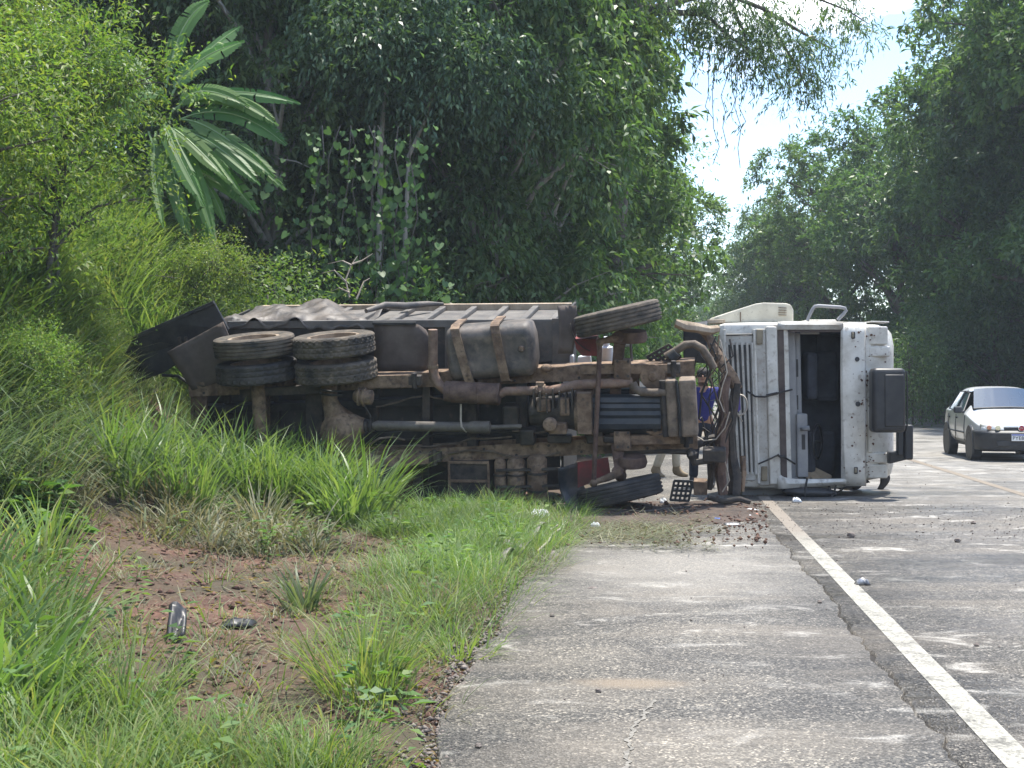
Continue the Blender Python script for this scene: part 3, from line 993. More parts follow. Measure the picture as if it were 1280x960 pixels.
        rows.append(row)
    mb.strip(rows, True)
    mb.f.append(tuple(range(35, -1, -1)))
    mb.f.append(tuple(28 * 36 + k for k in range(36)))
    tank = mb.build('fuel_tank', M['tank'] if 'tank' in M else M['mud_dark'], T, smooth=50)
    for tx in (-.33, .14):
        mb = MB()
        rows = []
        for x in (-.055, .055):
            rows.append([ctr + TT @ Vector((tx + x - .06 * (z / hz) * (1 if tx < 0 else .6), y, z)) for (y, z) in ((.30, .36), (-.20, .36), (-.31, .33), (-.335, .24), (-.335, -.24), (-.31, -.34), (-.2, -.37), (.30, -.37))])
        mb.strip(rows)
        mb.build('tank_strap', M['mud'], tank, solid=.02)
    mb = MB(); mb.lathe(ctr + TT @ Vector((.40, -.285, .03)), -TN, [(.001, .03), (.03, .03), (.04, 0), (.001, 0)], 12); mb.build('drain_plug', M['mud'], tank)
    # ---------------- battery box and air tanks
    c = cc(590, 598, .42)
    mb = MB(); mb.box(c, (.50, .40, .54), TM)
    bb = mb.build('battery_box', M['mud_dark'], T, bevel=.012)
    mb = MB()
    for z in (-.26, .02, .26): mb.box(c + TM @ Vector((0, -.21, z)), (.52, .03, .035), TM)
    for x in (-.25, .25): mb.box(c + TM @ Vector((x, -.212, 0)), (.03, .03, .50), TM)
    mb.build('box_frame', M['mud'], bb, bevel=.005)
    for px, r_, y0, y1 in ((625, .075, 572, 630), (645, .115, 571, 629), (671, .125, 568, 629)):
        a, b = cc(px, y0, .22), cc(px + 1, y1, .22)
        d = b - a
        mb = MB(); mb.tube([a, a + d * .03, a + d * .10, a + d * .90, a + d * .97, b], [r_ * .3, r_ * .75, r_, r_, r_ * .75, r_ * .3], 22)
        at = mb.build('air_tank', M['mud'], T, smooth=45)
        for t in (.34, .70):
            mb = MB(); mb.tube([a + d * t, a + d * (t + .045)], r_ + .012, 22); mb.build('tank_band', M['mud_dark'], at, smooth=40)
    mb = MB(); mb.bar(cc(620, 588, .10), cc(700, 586, .14), .03, .03, TN); mb.bar(cc(620, 609, .10), cc(700, 607, .14), .03, .03, TN); mb.build('tank_bracket', M['mud_dark'], T)
    # ---------------- gearbox, bell housing, engine
    mb = MB()
    a = cc(662, 514, .16); b = cc(722, 514, .16); d = b - a
    mb.tube([a, a + d * .03, a + d * .3, a + d * .55, a + d * .8, a + d * .98, b], [.10, .17, .19, .20, .215, .235, .24], 16)
    gb = mb.build('gearbox', M['oily'], T, smooth=35)
    mb = MB()
    mb.box(cc(680, 506, -.04), (.17, .12, .16), TM); mb.box(cc(706, 508, -.06), (.12, .10, .22), TM); mb.box(cc(698, 534, -.02), (.22, .2, .14), TM)
    mb.lathe(cc(688, 530, -.12), -TN, [(.001, .1), (.07, .1), (.09, .07), (.09, 0), (.001, 0)], 14)
    mb.build('gearbox_cover', M['mud'], gb, bevel=.02)
    mb = MB()
    for k in range(7): mb.box(cc(668 + k * 8, 497 + (k % 3) * 3, -.05), (.018, .16, .24), TM)
    mb.build('gearbox_rib', M['oily'], gb)
    mb = MB(); mb.lathe(cc(720, 513, .16), TU, [(.001, 0), (.25, 0), (.30, .12), (.31, .22), (.001, .22)], 24)
    mb.box(cc(731, 516, -.10), (.17, .12, .50), TM)
    mb.build('bell_housing', M['mud'], T, smooth=35)
    mb = MB()
    rows = []
    for t in np.linspace(0, 1, 9):
        px = 740 + t * 86
        rows.append([cc(px, py, w) for py, w in ((492, .5), (493, .12), (497, .02), (503, 0), (505, .02), (510, 0), (514, .02), (519, 0), (523, .02), (530, .0), (536, .02), (541, .12), (543, .5))])
    mb.strip(rows)
    mb.plate([cc(740, 492, .5), cc(740, 497, .02), cc(740, 536, .02), cc(740, 543, .5)], TU * .02)
    mb.build('oil_pan', M['pan'] if 'pan' in M else M['dark'], T, smooth=25)
    mb = MB(); mb.box(cc(780, 512, .62), (.95, .55, .62), TM)
    en = mb.build('engine_block', M['dark'], T, bevel=.03)
    for k, (px, py, sx, sy, sz, w) in enumerate(((744, 545, .2, .2, .16, .2), (700, 548, .3, .15, .1, .15), (660, 545, .18, .2, .2, .25), (770, 548, .3, .18, .08, .15), (640, 520, .2, .25, .3, .3), (812, 500, .12, .2, .3, .2))):
        mb = MB(); mb.box(cc(px, py, w), (sx, sy, sz), TM); mb.build('engine_bracket', M['oily'], T, bevel=.02)
    # ---------------- front axle
    mb = MB()
    pts = [(773, 421, -.02), (774, 430, -.02), (772, 452, .10), (770, 470, .16), (769, 490, .18), (768, 512, .18), (768, 530, .16), (770, 552, .12), (773, 575, .02), (776, 592, -.02)]
    P = [cc(*q) for q in pts]
    for i in range(len(P) - 1):
        mb.bar(P[i], P[i + 1], .13, .02, TN)
        mb.bar(P[i] + TN * .12, P[i + 1] + TN * .12, .13, .02, TN)
        mb.bar(P[i] + TN * .06, P[i + 1] + TN * .06, .035, .11, TN)
    fa = mb.build('front_axle', M['rust'], T, bevel=.006)
    for py in (461, 550):
        mb = MB(); mb.box(cc(778, py, .12), (.20, .16, .24), TM)
        cl = mb.build('spring_clamp', M['mud'], fa, bevel=.01)
        for s in (-1, 1):
            for u in (-.06, .07):
                mb = MB(); mb.tube([cc(778, py, .0) + TA * (s * .09) + TU * u, cc(778, py, .25) + TA * (s * .09) + TU * u], .016, 8); mb.build('u_bolt', M['mud_dark'], fa)
    for py in (424, 592):
        mb = MB(); mb.tube([cc(772, py - 3, -.05), cc(776, py + 3, .12)], .075, 14); mb.build('steering_knuckle', M['rust'], fa, smooth=40)
        mb = MB(); mb.lathe(cc(790, py - 2 if py < 500 else py - 14, .1), TA, [(.001, -.05), (.17, -.05), (.19, 0), (.17, .08), (.001, .08)], 22); mb.build('brake_drum', M['rust'], fa, smooth=40)
    mb = MB(); mb.tube([cc(750, 427, -.12), cc(742, 606, -.12)], .03, 12)
    tr = mb.build('tie_rod', M['rust'], T, smooth=40)
    mb = MB(); mb.ball(cc(742, 604, -.14), .05, 12); mb.tube([cc(742, 603, -.12), cc(760, 597, -.1), cc(776, 590, -.05)], [.03, .045, .05], 10); mb.build('tie_rod_end', M['mud'], tr, smooth=50); mb = MB(); mb.ball(cc(750, 428, -.14), .05, 12); mb.tube([cc(750, 427, -.12), cc(764, 424, -.08), cc(774, 424, 0)], [.035, .045, .05], 10)
    mb.build('tie_rod_end', M['mud'], tr, smooth=50)
    # front wheels, steered
    steer = Matrix.Rotation(R(10.5), 3, -TN)
    axf = steer @ Vector((TA.x - .02, -.07, TA.z)); axl = steer @ Vector((TA.x - .02, .03, TA.z))
    wheel(T, cc(772, 398, .02), axf, .525, .265, 'rib', M['tyre'], 1, True)
    wheel(T, cc(775, 614.5, .02), axl, .525, .255, 'rib', M['tyre_dark'], -1, True)
    # ---------------- front mud guards with red inner faces, rubber flaps
    mb = MB()
    rows = []
    for t in np.linspace(0, 1, 9):
        q = t * 1.25
        rows.append([cc(713 + 34 * (1 - math.cos(q)) + s * 6 * t, 404 + 36 * math.sin(q) + s * 2, .05 + w) for s, w in ((0, 0), (.5, .2), (1, .45))])
    mb.strip(rows); mb.build('front_mud_guard', M['mud_dark'], T, smooth=50, solid=.012)
    mb = MB(); mb.plate([cc(718, 424, .12), cc(745, 424, .12), cc(747, 445, .14), cc(728, 445, .16), cc(720, 436, .16)], TN * .3); mb.build('guard_panel', M['red'], T)
    mb = MB(); mb.strip([[cc(697 + 2 * math.sin(t * 3) + (23 - 4 * t) * s, 382 + 60 * t, .30 + .10 * math.sin(s * 3) * (1 - t)) for s in np.linspace(0, 1, 6)] for t in np.linspace(0, 1, 8)])
    mb.build('mud_flap', M['flap'], T, smooth=50, solid=.014)
    mb = MB()
    rows = []
    for t in np.linspace(0, 1, 10):
        q = t * 1.5
        rows.append([cc(698 + 26 * s + 10 * t * t * s + 14 * (t ** 3), 578 + 8 * (1 - s) * (1 - t) + 57 * t - 4 * s * t, -.05 + .25 * s + .12 * math.sin(3 * t)) for s in (0, .3, .6, 1)])
    mb.strip(rows); mb.build('front_mud_guard', M['guard'] if 'guard' in M else M['mud_dark'], T, smooth=50, solid=.016)
    mb = MB(); mb.plate([cc(722, 578, .16), cc(760, 572, .16), cc(764, 598, .16), cc(738, 604, .16), cc(722, 610, .16)], TN * .02); mb.build('guard_panel', M['red'], T)
    # coolant bottles glimpsed past the wheel
    mb = MB(); mb.tube([cc(758, 421, .7), cc(758, 432, .7), cc(758.5, 434, .7), cc(759, 449, .7), cc(762, 453, .7)], [.035, .04, .075, .08, .06], 14)
    mb.build('coolant_bottle', M['white_plastic'], T, smooth=40)
    mb = MB(); mb.plate([cc(722, 446, .66), cc(738, 444, .66), cc(739, 456, .66), cc(721, 457, .66)], TN * .1); mb.plate([cc(712, 444, .66), cc(717, 444, .66), cc(717, 456, .66), cc(712, 456, .66)], TN * .1)
    mb.build('washer_bottle', M['white_plastic'], T, bevel=.02)
    # ---------------- nose of the chassis
    c = cc(852, 508, .06)
    mb = MB(); rot = Matrix.Rotation(R(-3), 3, TN) @ TM
    mb.box(c + rot @ Vector((-.11, 0, 0)), (.13, .26, .70), rot); mb.box(c + rot @ Vector((.085, -.02, 0)), (.20, .28, .70), rot)
    rd = mb.build('radiator', M['core'], T, bevel=.03)
    mb = MB(); mb.tube([c + rot @ Vector((-.2, -.05, -.35)), c + rot @ Vector((-.21, -.05, 0)), c + rot @ Vector((-.2, -.05, .34))], .045, 12); mb.build('radiator_tank', M['mud_dark'], rd, smooth=40)
    mb = MB(); mb.tube([c + rot @ Vector((-.03, -.16, -.33)), c + rot @ Vector((-.02, -.17, 0)), c + rot @ Vector((-.035, -.16, .35))], .018, 6); mb.build('radiator_split', M['dark'], rd)
    mb = MB(); mb.tube([cc(791, 479, .0), cc(794, 486, -.02), cc(802, 490, -.03), cc(816, 491, -.03), cc(834, 490, 0)], .05, 14); mb.build('radiator_hose', M['hose'], T, smooth=40)
    mb = MB()
    mb.bar(cc(818, 476, .14), cc(818, 540, .14), .13, .04, TN)
    mb.plate([cc(806, 530, .08), cc(818, 520, .08), cc(832, 530, .08), cc(830, 540, .08), cc(818, 546, .08), cc(808, 541, .08)], TN * .06)
    mb.lathe(cc(816, 470, .14), -TN, [(.001, .07), (.05, .07), (.06, .05), (.15, .04), (.16, 0), (.001, 0)], 20)
    mb.build('engine_mount', M['mud'], T, bevel=.008)
    mb = MB(); mb.lathe(cc(819, 537, .05), -TN, [(.001, .02), (.028, .02), (.028, 0), (.001, 0)], 10); mb.build('mount_bolt', M['dark'], T)
    mb = MB(); mb.plate([cc(854, 409, 1.1), cc(884, 405, 1.1), cc(884, 455, 1.1), cc(854, 452, 1.1)], TN * .3); mb.build('air_filter_box', M['dark'], T, bevel=.02)
    mb = MB(); mb.tube([cc(832, 446, .35), cc(846, 438, .35), cc(856, 431, .35), cc(868, 430, .35), cc(878, 436, .35), cc(886, 448, .35), cc(892, 460, .35)], .05, 12); mb.build('intake_hose', M['hose'], T, smooth=40)
    mb = MB(); mb.tube([cc(838, 448, .3), cc(846, 441, .3)], [.07, .06], 12); mb.build('hose_cuff', M['dark'], T, smooth=40)
    # step grids
    def grid(p00, p10, p01, nx, ny, th, name, mt):
        p00, p10, p01 = Vector(p00), Vector(p10), Vector(p01)
        mb = MB(); u = (p10 - p00); v = (p01 - p00); n = u.cross(v).normalized()
        for i in range(nx + 1):
            a = p00 + u * (i / nx); mb.bar(a, a + v, th, .03, n)
        for j in range(ny + 1):
            a = p00 + v * (j / ny); mb.bar(a - u * .02, a + u * 1.02, th, .026, n)
        return mb.build(name, mt, T)
    grid(cc(809, 446, .45), cc(836, 431, .45), cc(824, 461, .45), 5, 4, .03, 'step_grating', M['mud_dark'])
    grid(cc(843, 601, .5), cc(866, 602, .5), cc(838, 625, .5), 4, 4, .028, 'step_grating', M['dark'])
    mb = MB(); mb.plate([cc(867, 602, .45), cc(884, 603, .45), cc(884, 619, .45), cc(867, 619, .45)], TN * .2); mb.build('step_box', M['mud'], T, bevel=.01)
    # thin rods
    mb = MB(); mb.tube([cc(787, 410, .5), cc(788, 425, .5), cc(790, 455, .5)], .016, 8); mb.build('support_rod', M['grey_steel'], T)
    mb = MB(); mb.tube([cc(780, 566, .3), cc(830, 564, .3), cc(864, 565, .3)], [.025, .03, .035], 10); mb.build('drag_link', M['mud_dark'], T, smooth=40)
    mb = MB(); mb.tube([cc(785, 561, .5), cc(812, 558, .5), cc(816, 556, .5)], .02, 8); mb.build('damper_rod', M['dark'], T)
    mb = MB(); mb.tube([cc(862, 562, .28), cc(865, 568, .24), cc(868, 578, .28), cc(890, 576, .3)], [.04, .07, .045, .03], 12); mb.build('steering_arm', M['mud_dark'], T, smooth=40)
    mb = MB(); mb.box(cc(893, 568, .35), (.28, .22, .16), TM); mb.build('steering_box', M['mud_dark'], T, bevel=.02)
    # crumpled bumper and torn front frame
    def crumple(name, pts, w, h, mt, seed):
        rg = random.Random(seed)
        P = [cc(*p) for p in pts]
        mb = MB(); rows = []
        for i, p in enumerate(P):
            t = (P[min(i + 1, len(P) - 1)] - P[max(i - 1, 0)]).normalized()
            a = t.cross(TN).normalized(); b = a.cross(t)
            k = rg.uniform(.75, 1.2); tw = rg.uniform(-.35, .35)
            a, b = a * math.cos(tw) + b * math.sin(tw), b * math.cos(tw) - a * math.sin(tw)
            rows.append([p - a * (w * k / 2), p - a * (w * .15) - b * (h * k), p + a * (w * .25) - b * (h * .7), p + a * (w * k / 2), p + a * (w * .3) + b * (h * .5), p - a * (w * .3) + b * (h * .5)])
        mb.strip(rows, True)
        return mb.build(name, mt, T, smooth=30, bevel=.004)
    crumple('bumper_beam', [(844, 404, .6), (858, 408, .62), (872, 410, .65), (886, 414, .7), (897, 411, .8)], .13, .06, M['wood'], 1)
    crumple('torn_frame', [(880, 410, .75), (888, 425, .7), (896, 442, .66), (905, 458, .6), (915, 472, .6), (921, 486, .62)], .15, .05, M['mud'], 2)
    crumple('torn_frame', [(921, 478, .6), (918, 500, .62), (914, 522, .62), (913, 548, .64), (916, 572, .64), (919, 596, .64), (918, 618, .6)], .14, .06, M['mud_dark'], 3)
    crumple('bumper_beam', [(908, 470, .55), (904, 492, .52), (905, 515, .5), (902, 540, .5), (903, 565, .5), (900, 590, .52), (904, 618, .5)], .15, .07, M['rust'], 4)
    crumple('bumper_bracket', [(892, 545, .58), (889, 565, .6), (890, 585, .6), (887, 612, .6)], .09, .04, M['mud_dark'], 5)
    crumple('bumper_bracket', [(928, 570, .7), (930, 590, .7), (928, 614, .7)], .07, .03, M['mud'], 6)
    crumple('torn_frame', [(868, 556, .4), (878, 552, .5), (892, 548, .55), (902, 550, .6)], .15, .05, M['mud_dark'], 8)
    crumple('bumper_edge', [(885, 622, .4), (905, 627, .3), (925, 624, .3), (938, 628, .3)], .08, .03, M['mud_dark'], 7)
    # dangling cables
    rg = random.Random(12)
    for k in range(9):
        x = 872 + rg.uniform(0, 40)
        pts = [cc(x + rg.uniform(-6, 6), 415 + rg.uniform(0, 50), .5)]
        for j in range(1, 7):
            pts.append(cc(x + rg.uniform(-13, 13), 425 + j * (14 + 12 * rg.random()), .42 + .1 * rg.random()))
        mb = MB(); mb.tube(pts, .006 + .007 * rg.random(), 6); mb.build('dangling_cable', M[rg.choice(['cable', 'hose', 'mud', 'mud_dark'])], T, smooth=60)
    for pts in ([(900, 425), (905, 445), (909, 465), (903, 482), (899, 500), (905, 515)], [(870, 545), (880, 551), (895, 549), (906, 535), (912, 515)], [(905, 570), (912, 600), (903, 615)]):
        mb = MB(); mb.tube([cc(x, y, .36) for x, y in pts], .008, 6); mb.build('dangling_cable', M['pale_wire'], T, smooth=60)
    # brake and air lines along the rails
    for k, (y0, w, x0, x1) in enumerate(((556, .22, 470, 640), (548, .3, 480, 700), (570, .25, 560, 700), (466, .3, 640, 790), (503, .35, 470, 560), (498, .3, 790, 835), (540, .2, 640, 720))):
        pts = []
        for j in range(11):
            t = j / 10
            pts.append(cc(x0 + (x1 - x0) * t, y0 + 5 * math.sin(t * 5 + k * 2) + rg.uniform(-2, 2) - 6 * t, w))
        mb = MB(); mb.tube(pts, .013, 6); mb.build('air_line', M['cable' if k % 2 else 'hose'], T, smooth=60)
    mb = MB(); mb.tube([cc(576, 505, .0), cc(576, 525, -.04), cc(577, 534, -.1), cc(583, 540, -.05)], .013, 6); mb.build('air_line', M['pale_wire'], T)
    mb = MB(); mb.tube([cc(463, 555, -.05), cc(474, 548, -.08), cc(490, 546, 0), cc(506, 550, .1)], .014, 6); mb.build('air_line', M['hose'], T)
    mb = MB(); mb.ball(cc(683, 460, .2), (.075, .06, .05), 12, TM); mb.build('relay_valve', M['mud'], T, smooth=60)
    build_cab(T)
    return T


# ------------------------------------------------------------------ cab, thrown forward with its windscreen towards the camera
def CB(px, py, d=0.0):
    """point of the cab: d metres behind its front plane"""
    z = CH - (py - HOR) / 92.5
    return W(px, py, 19.95 - .10 * (z - 1.1) + d)


def build_cab(T):
    y_c = 507
    # (px, y top, y bottom, depth of front, depth of back, corner)
    st = [(899, 406, 604, .10, .98, .05), (906, 404, 609, .04, 1.03, .08), (940, 403, 611, .0, 1.05, .09), (972, 403, 612, -.02, 1.05, .09), (985, 403, 612, -.02, 1.05, .09),
          (1052, 404, 611, .02, 1.05, .08), (1081, 405, 602, .04, 1.05, .09), (1084, 405.5, 600.5, .055, 1.05, .12), (1098, 406, 598, .10, 1.05, .16), (1108, 410, 597, .17, 1.03, .2), (1114, 417, 592, .28, 1.0, .25), (1117, 432, 580, .45, .98, .2)]
    fr = [0, .045, .06, .2, .4, .6, .8, .93, .955, 1]
    rows = []
    for (px, yt, yb, f, bk, cr) in st:
        row = []
        cpx = lambda y: px + 5 * (y - 405) / 200 * (1 if px < 1000 else 0)
        row.append(CB(cpx(yb), yb, bk))
        row.append(CB(cpx(yb), yb, f + cr * 1.0))
        crp = cr * 92
        row.append(CB(cpx(yb), yb - crp * .29, f + cr * .29))
        y0, y1 = yb - crp * 1.0, yt + crp * 1.0
        for t in fr:
            y = y0 + (y1 - y0) * t
            row.append(CB(cpx(y), y, f))
        row.append(CB(cpx(yt), yt + crp * .29, f + cr * .29))
        row.append(CB(cpx(yt), yt, f + cr))
        row.append(CB(cpx(yt), yt, bk))
        rows.append(row)
    m = len(rows[0])
    vs = [p for r in rows for p in r]
    fs = []
    for i in range(len(rows) - 1):
        for j in range(m):
            j2 = (j + 1) % m
            if i == 4 and 3 <= j < 3 + len(fr) - 1: continue          # windscreen opening
            fs.append((i * m + j, (i + 1) * m + j, (i + 1) * m + j2, i * m + j2))
    fs.append(tuple(range(m)))
    fs.append(tuple((len(rows) - 1) * m + k for k in range(m - 1, -1, -1)))
    mb = MB(); mb.add(vs, fs)
    cab = mb.build('cab', M['paint'], T, smooth=32, solid=0)
    so = cab.modifiers.new('sol', 'SOLIDIFY'); so.thickness = .035; so.offset = -1
    cab.modifiers.new('bev', 'BEVEL').width = .008
    # interior lining
    mb = MB()
    mb.plate([CB(990, 409, .96), CB(1080, 410, .96), CB(1078, 600, .96), CB(990, 606, .96)], (0, .02, 0))
    mb.plate([CB(988, 409.5, .12), CB(1050, 410, .12), CB(1050, 410, .94), CB(988, 409.5, .94)], (0, 0, -.012))
    mb.build('cab_lining', M['black_fabric'], cab)
    for (px, py, sx, sy, sz) in ((1030, 565, .30, .22, .62), (1032, 470, .34, .2, .7)):
        mb = MB(); mb.box(CB(px, py, .80), (sx, sy * .8, sz)); mb.box(CB(px - 20, py, .58), (.15, .42, sz * .95))
        mb.build('seat', M['black_fabric'], cab, bevel=.06)
    mb = MB(); mb.box(CB(1037, 440, .88), (.36, .10, .5)); mb.build('seat_cover', M['black_fabric'], cab, bevel=.05)
    # panels of the front
    def panel(name, x0, x1, y0, y1, d, th, mt, par=cab, bev=.008, sh=1):
        k = lambda y: 5 * (y - 405) / 200 * sh
        mb = MB(); mb.plate([CB(x0 + k(y0), y0, d), CB(x1 + k(y0), y0, d), CB(x1 + k(y1), y1, d), CB(x0 + k(y1), y1, d)], (0, th, 0))
        return mb.build(name, mt, par, bevel=bev)
    # grille: dark recess with white slats
    gr = panel('grille', 906, 940, 419, 601, -.028, .06, M['paint_muddy'], bev=.015)
    mb = MB()
    k = lambda x, y: x + 6 * (y - 405) / 200
    mb.plate([CB(k(905, 431), 431, -.034), CB(k(937, 431), 431, -.034), CB(k(937, 590), 590, -.034), CB(k(905, 590), 590, -.034)], (0, .004, 0))
    mb.build('grille_slot', M['dark'], gr)
    for i in range(6):
        x = 907.5 + i * 6.4
        rows = []
        for t in np.linspace(0, 1, 14):
            y = 428 + 165 * t
            xx = k(x, y) + (5 - i) * 1.1 * t
            hw = 1.75
            rows.append([CB(xx - hw, y, -.036), CB(xx - hw * .6, y, -.058), CB(xx + hw * .6, y, -.058), CB(xx + hw, y, -.036)])
        mb = MB(); mb.strip(rows); mb.build('grille_slat', M['paint_muddy'], gr, smooth=40)
    for x in (905, 942.5):
        mb = MB(); mb.tube([CB(k(x, y), y, -.03) for y in (412, 450, 500, 550, 604)], .022, 8); mb.build('grille_frame', M['paint'], gr, smooth=50)
    mb = MB(); mb.tube([CB(906, 418.5, -.03), CB(942, 418, -.03)], .012, 6); mb.build('grille_seam', M['dark'], gr)
    # lower windscreen panel in two folded strips
    p1 = panel('front_panel', 944, 957, 411, 607, -.045, .05, M['paint_muddy'], bev=.014)
    p2 = panel('front_panel', 957.3, 971, 408, 606, -.075, .08, M['paint'], bev=.02)
    panel('windscreen_gasket', 971.5, 979.5, 412, 607, -.03, .04, M['brown_trim'])
    panel('windscreen_gasket', 980, 985, 412, 606, -.01, .04, M['rust'])
    # white pillars above and below the opening
    rows = []
    for t in np.linspace(0, 1, 12):
        x = 968 + 86 * t
        yb = 611.5 - 5.5 * t - 3 * max(0, t - .7)
        top = 599.5 + (4.0 * math.exp(-((t) / .06)) * 0) - 8 * math.exp(-t / .09) - 1 * t
        rows.append([CB(x + 4, top, .02), CB(x + 4, top + .5, -.06), CB(x + 4, (top + yb) / 2, -.085), CB(x + 4, yb - .5, -.05), CB(x + 4, yb, .06)])
    mb = MB(); mb.strip(rows); mb.build('windscreen_pillar', M['paint'], cab, smooth=45, solid=.012)
    rows = []
    for t in np.linspace(0, 1, 8):
        x = 972 + 82 * t
        rows.append([CB(x, 402.5, .06), CB(x, 403, -.04), CB(x, 406, -.07), CB(x, 411.5, -.05), CB(x, 412.5, .03)])
    mb = MB(); mb.strip(rows); mb.build('windscreen_pillar', M['paint_muddy'], cab, smooth=45, solid=.012)
    mb = MB(); mb.bar(CB(985, 414, -.02), CB(1051, 414, -.02), .025, .03, (0, 1, 0)); mb.build('windscreen_seal', M['brown_trim'], cab)
    # header over the windscreen
    rows = []
    for t in np.linspace(0, 1, 17):
        y = 404.5 + 204 * t - (3.5 * (t - .5) ** 2)
        bow = 2.2 * (1 - (2 * t - 1) ** 2)
        e = .05 * max(0, abs(2 * t - 1) - .86) / .14
        rows.append([CB(1052 - bow + 4 * t, y, .04 + e), CB(1051.5 - bow + 4 * t, y, -.05 + e), CB(1054 - bow + 4 * t, y, -.085 + e), CB(1065 + 1 * t, y, -.105 + e), CB(1080 + .5 * t, y, -.055 + e), CB(1082 + .5 * t, y, .04 + e)])
    mb = MB(); mb.strip(rows); hd = mb.build('cab_header', M['paint'], cab, smooth=35, solid=.01)
    for (px, py) in ((1066.5, 419), (1070, 588)):
        mb = MB(); mb.box(CB(px, py, -.108), (.052, .03, .095)); ml = mb.build('marker_lamp', M['dark'], cab, bevel=.012)
        mb = MB(); mb.box(CB(px - .4, py, -.126), (.032, .016, .068)); mb.build('lamp_lens', M['lamp_dirty'], ml, bevel=.008)
    for (px, py, h) in ((949.5, 421, .20), (955.5, 592, .20)):
        mb = MB(); mb.box(CB(px, py, -.055), (.085, .03, h)); mb.build('turn_lamp', M['lamp_dirty'], cab, bevel=.012)
    for (px, py, r_) in ((1071.5, 449, .028), (1072.5, 505, .03)):
        mb = MB(); mb.lathe(CB(px, py, -.103), (0, -1, 0), [(.001, .012), (r_, .012), (r_ * 1.15, 0), (.001, 0)], 14); mb.build('lamp_hole', M['dark'], cab)
    # roof face: pressed panels and mud specks
    for (x0, x1, y0, y1) in ((1085, 1110, 408, 431), (1085, 1113, 432.5, 446), (1085, 1092, 464, 566), (1085, 1112, 566, 579), (1085, 1110, 580.5, 598)):
        panel('roof_panel', x0, x1, y0, y1, .03 if x1 < 1100 else .06, .1, M['paint'], bev=.02, sh=0)
    rg = random.Random(9)
    mb = MB()
    for i in range(95):
        px = rg.choice([rg.gauss(1083, 6), rg.uniform(1055, 1110)]); py = rg.uniform(414, 596)
        if px > 1111 or px < 1053: continue
        d = -.10 if px < 1073 else (-.08 if px < 1080 else .01)
        d = -.106 + .0035 * abs(px - 1066) if px < 1081 else .026
        r_ = rg.choice([.006, .008, .011, .016])
        mb.lathe(CB(px, py, d), (0, -1, 0), [(.001, .012), (r_, .009), (r_, -.02), (.001, -.02)], 6)
    sp = mb.build('mud_splash', M['clod'], cab); sp['kind'] = 'stuff'
    # gutter, rail, fairing on the upper side
    mb = MB(); mb.bar(CB(975, 403, .3), CB(1083, 404.5, .3), .05, .04, (0, 0, 1)); mb.bar(CB(1083, 402.8, .5), CB(1106, 403.5, .5), .02, .5, (0, 1, 0)); mb.build('rain_gutter', M['paint_muddy'], cab, bevel=.008)
    mb = MB(); mb.plate([CB(1010, 399.5, .25), CB(1045, 399.5, .25), CB(1047, 404, .22), CB(1006, 404, .22)], (0, .5, 0)); mb.build('side_step', M['paint'], cab, bevel=.01)
    mb = MB(); mb.tube([CB(1009, 401, .2), CB(1012, 394, .2), CB(1016, 386, .2), CB(1018.5, 383, .2), CB(1023, 382.3, .2), CB(1050, 384, .2), CB(1056, 385.3, .2), CB(1057.5, 388, .2), CB(1054, 393, .2), CB(1047, 400, .2)], .024, 10)
    mb.build('grab_rail', M['grey_plastic'], cab, smooth=50)
    q = [(891, 403.5), (894, 396), (918, 388), (945, 379.5), (955, 378.2), (983, 379), (989, 381), (992, 388), (992, 404)]
    mb = MB(); mb.plate([CB(x, y, .55) for x, y in q], (0, .55, 0)); fa = mb.build('side_fairing', M['cream'], cab, bevel=.02)
    mb = MB()
    for j in range(4): mb.bar(CB(973, 384.5 + 3 * j, .54), CB(983, 385 + 3 * j, .54), .008, .012, (0, 1, 0))
    mb.bar(CB(925.5, 390, .545), CB(925.5, 402, .545), .012, .01, (0, 1, 0))
    mb.build('fairing_groove', M['mud'], fa)
    mb = MB(); mb.bar(CB(884, 402, .35), CB(906, 401.5, .35), .06, .05, (0, 0, 1)); mb.build('hinge_bar', M['wood'], cab, bevel=.008)
    # mirrors
    def rbox(name, px0, px1, py0, py1, d0, dep, mt, par, r_=.05):
        c = CB((px0 + px1) / 2, (py0 + py1) / 2, d0)
        s_ = c.y / F
        mb = MB(); mb.box(c + Vector((0, dep / 2, 0)), ((px1 - px0) * s_, dep, (py1 - py0) * s_))
        o = mb.build(name, mt, par)
        b = o.modifiers.new('bev', 'BEVEL'); b.width = r_; b.segments = 4
        o.data.polygons.foreach_set('use_smooth', [True] * len(o.data.polygons)); o.data.set_sharp_from_angle(angle=R(60))
        return o
    mi = rbox('mirror', 1091, 1133, 460, 541, -.42, .26, M['black_plastic'], cab, .06)
    rbox('mirror_back', 1106, 1131, 468, 534, -.435, .05, M['black_plastic'], mi, .02)
    mb = MB(); mb.tube([CB(1133, 464, -.33), CB(1134, 480, -.34), CB(1134, 537, -.34), CB(1132, 541, -.33)], .012, 8); mb.build('mirror_rim', M['dark'], mi)
    rbox('mirror_arm', 1122, 1130, 538, 570, -.1, .10, M['black_plastic'], cab, .02)
    mi2 = rbox('mirror', 1131, 1142, 531, 575, -.12, .22, M['black_plastic'], cab, .025)
    mb = MB(); mb.plate([CB(1112, 565, -.06), CB(1140, 563, -.1), CB(1141, 573, -.1), CB(1112, 580, -.06)], (0, .16, 0)); mb.build('mirror_arm', M['black_plastic'], cab, bevel=.015)
    # dashboard
    da = panel('dashboard', 983, 994, 414, 604, .20, .5, M['grey_plastic'], bev=.02)
    d2 = panel('dash_top', 993.5, 1000, 416, 600, .30, .45, M['grey_plastic'], par=da, bev=.015)
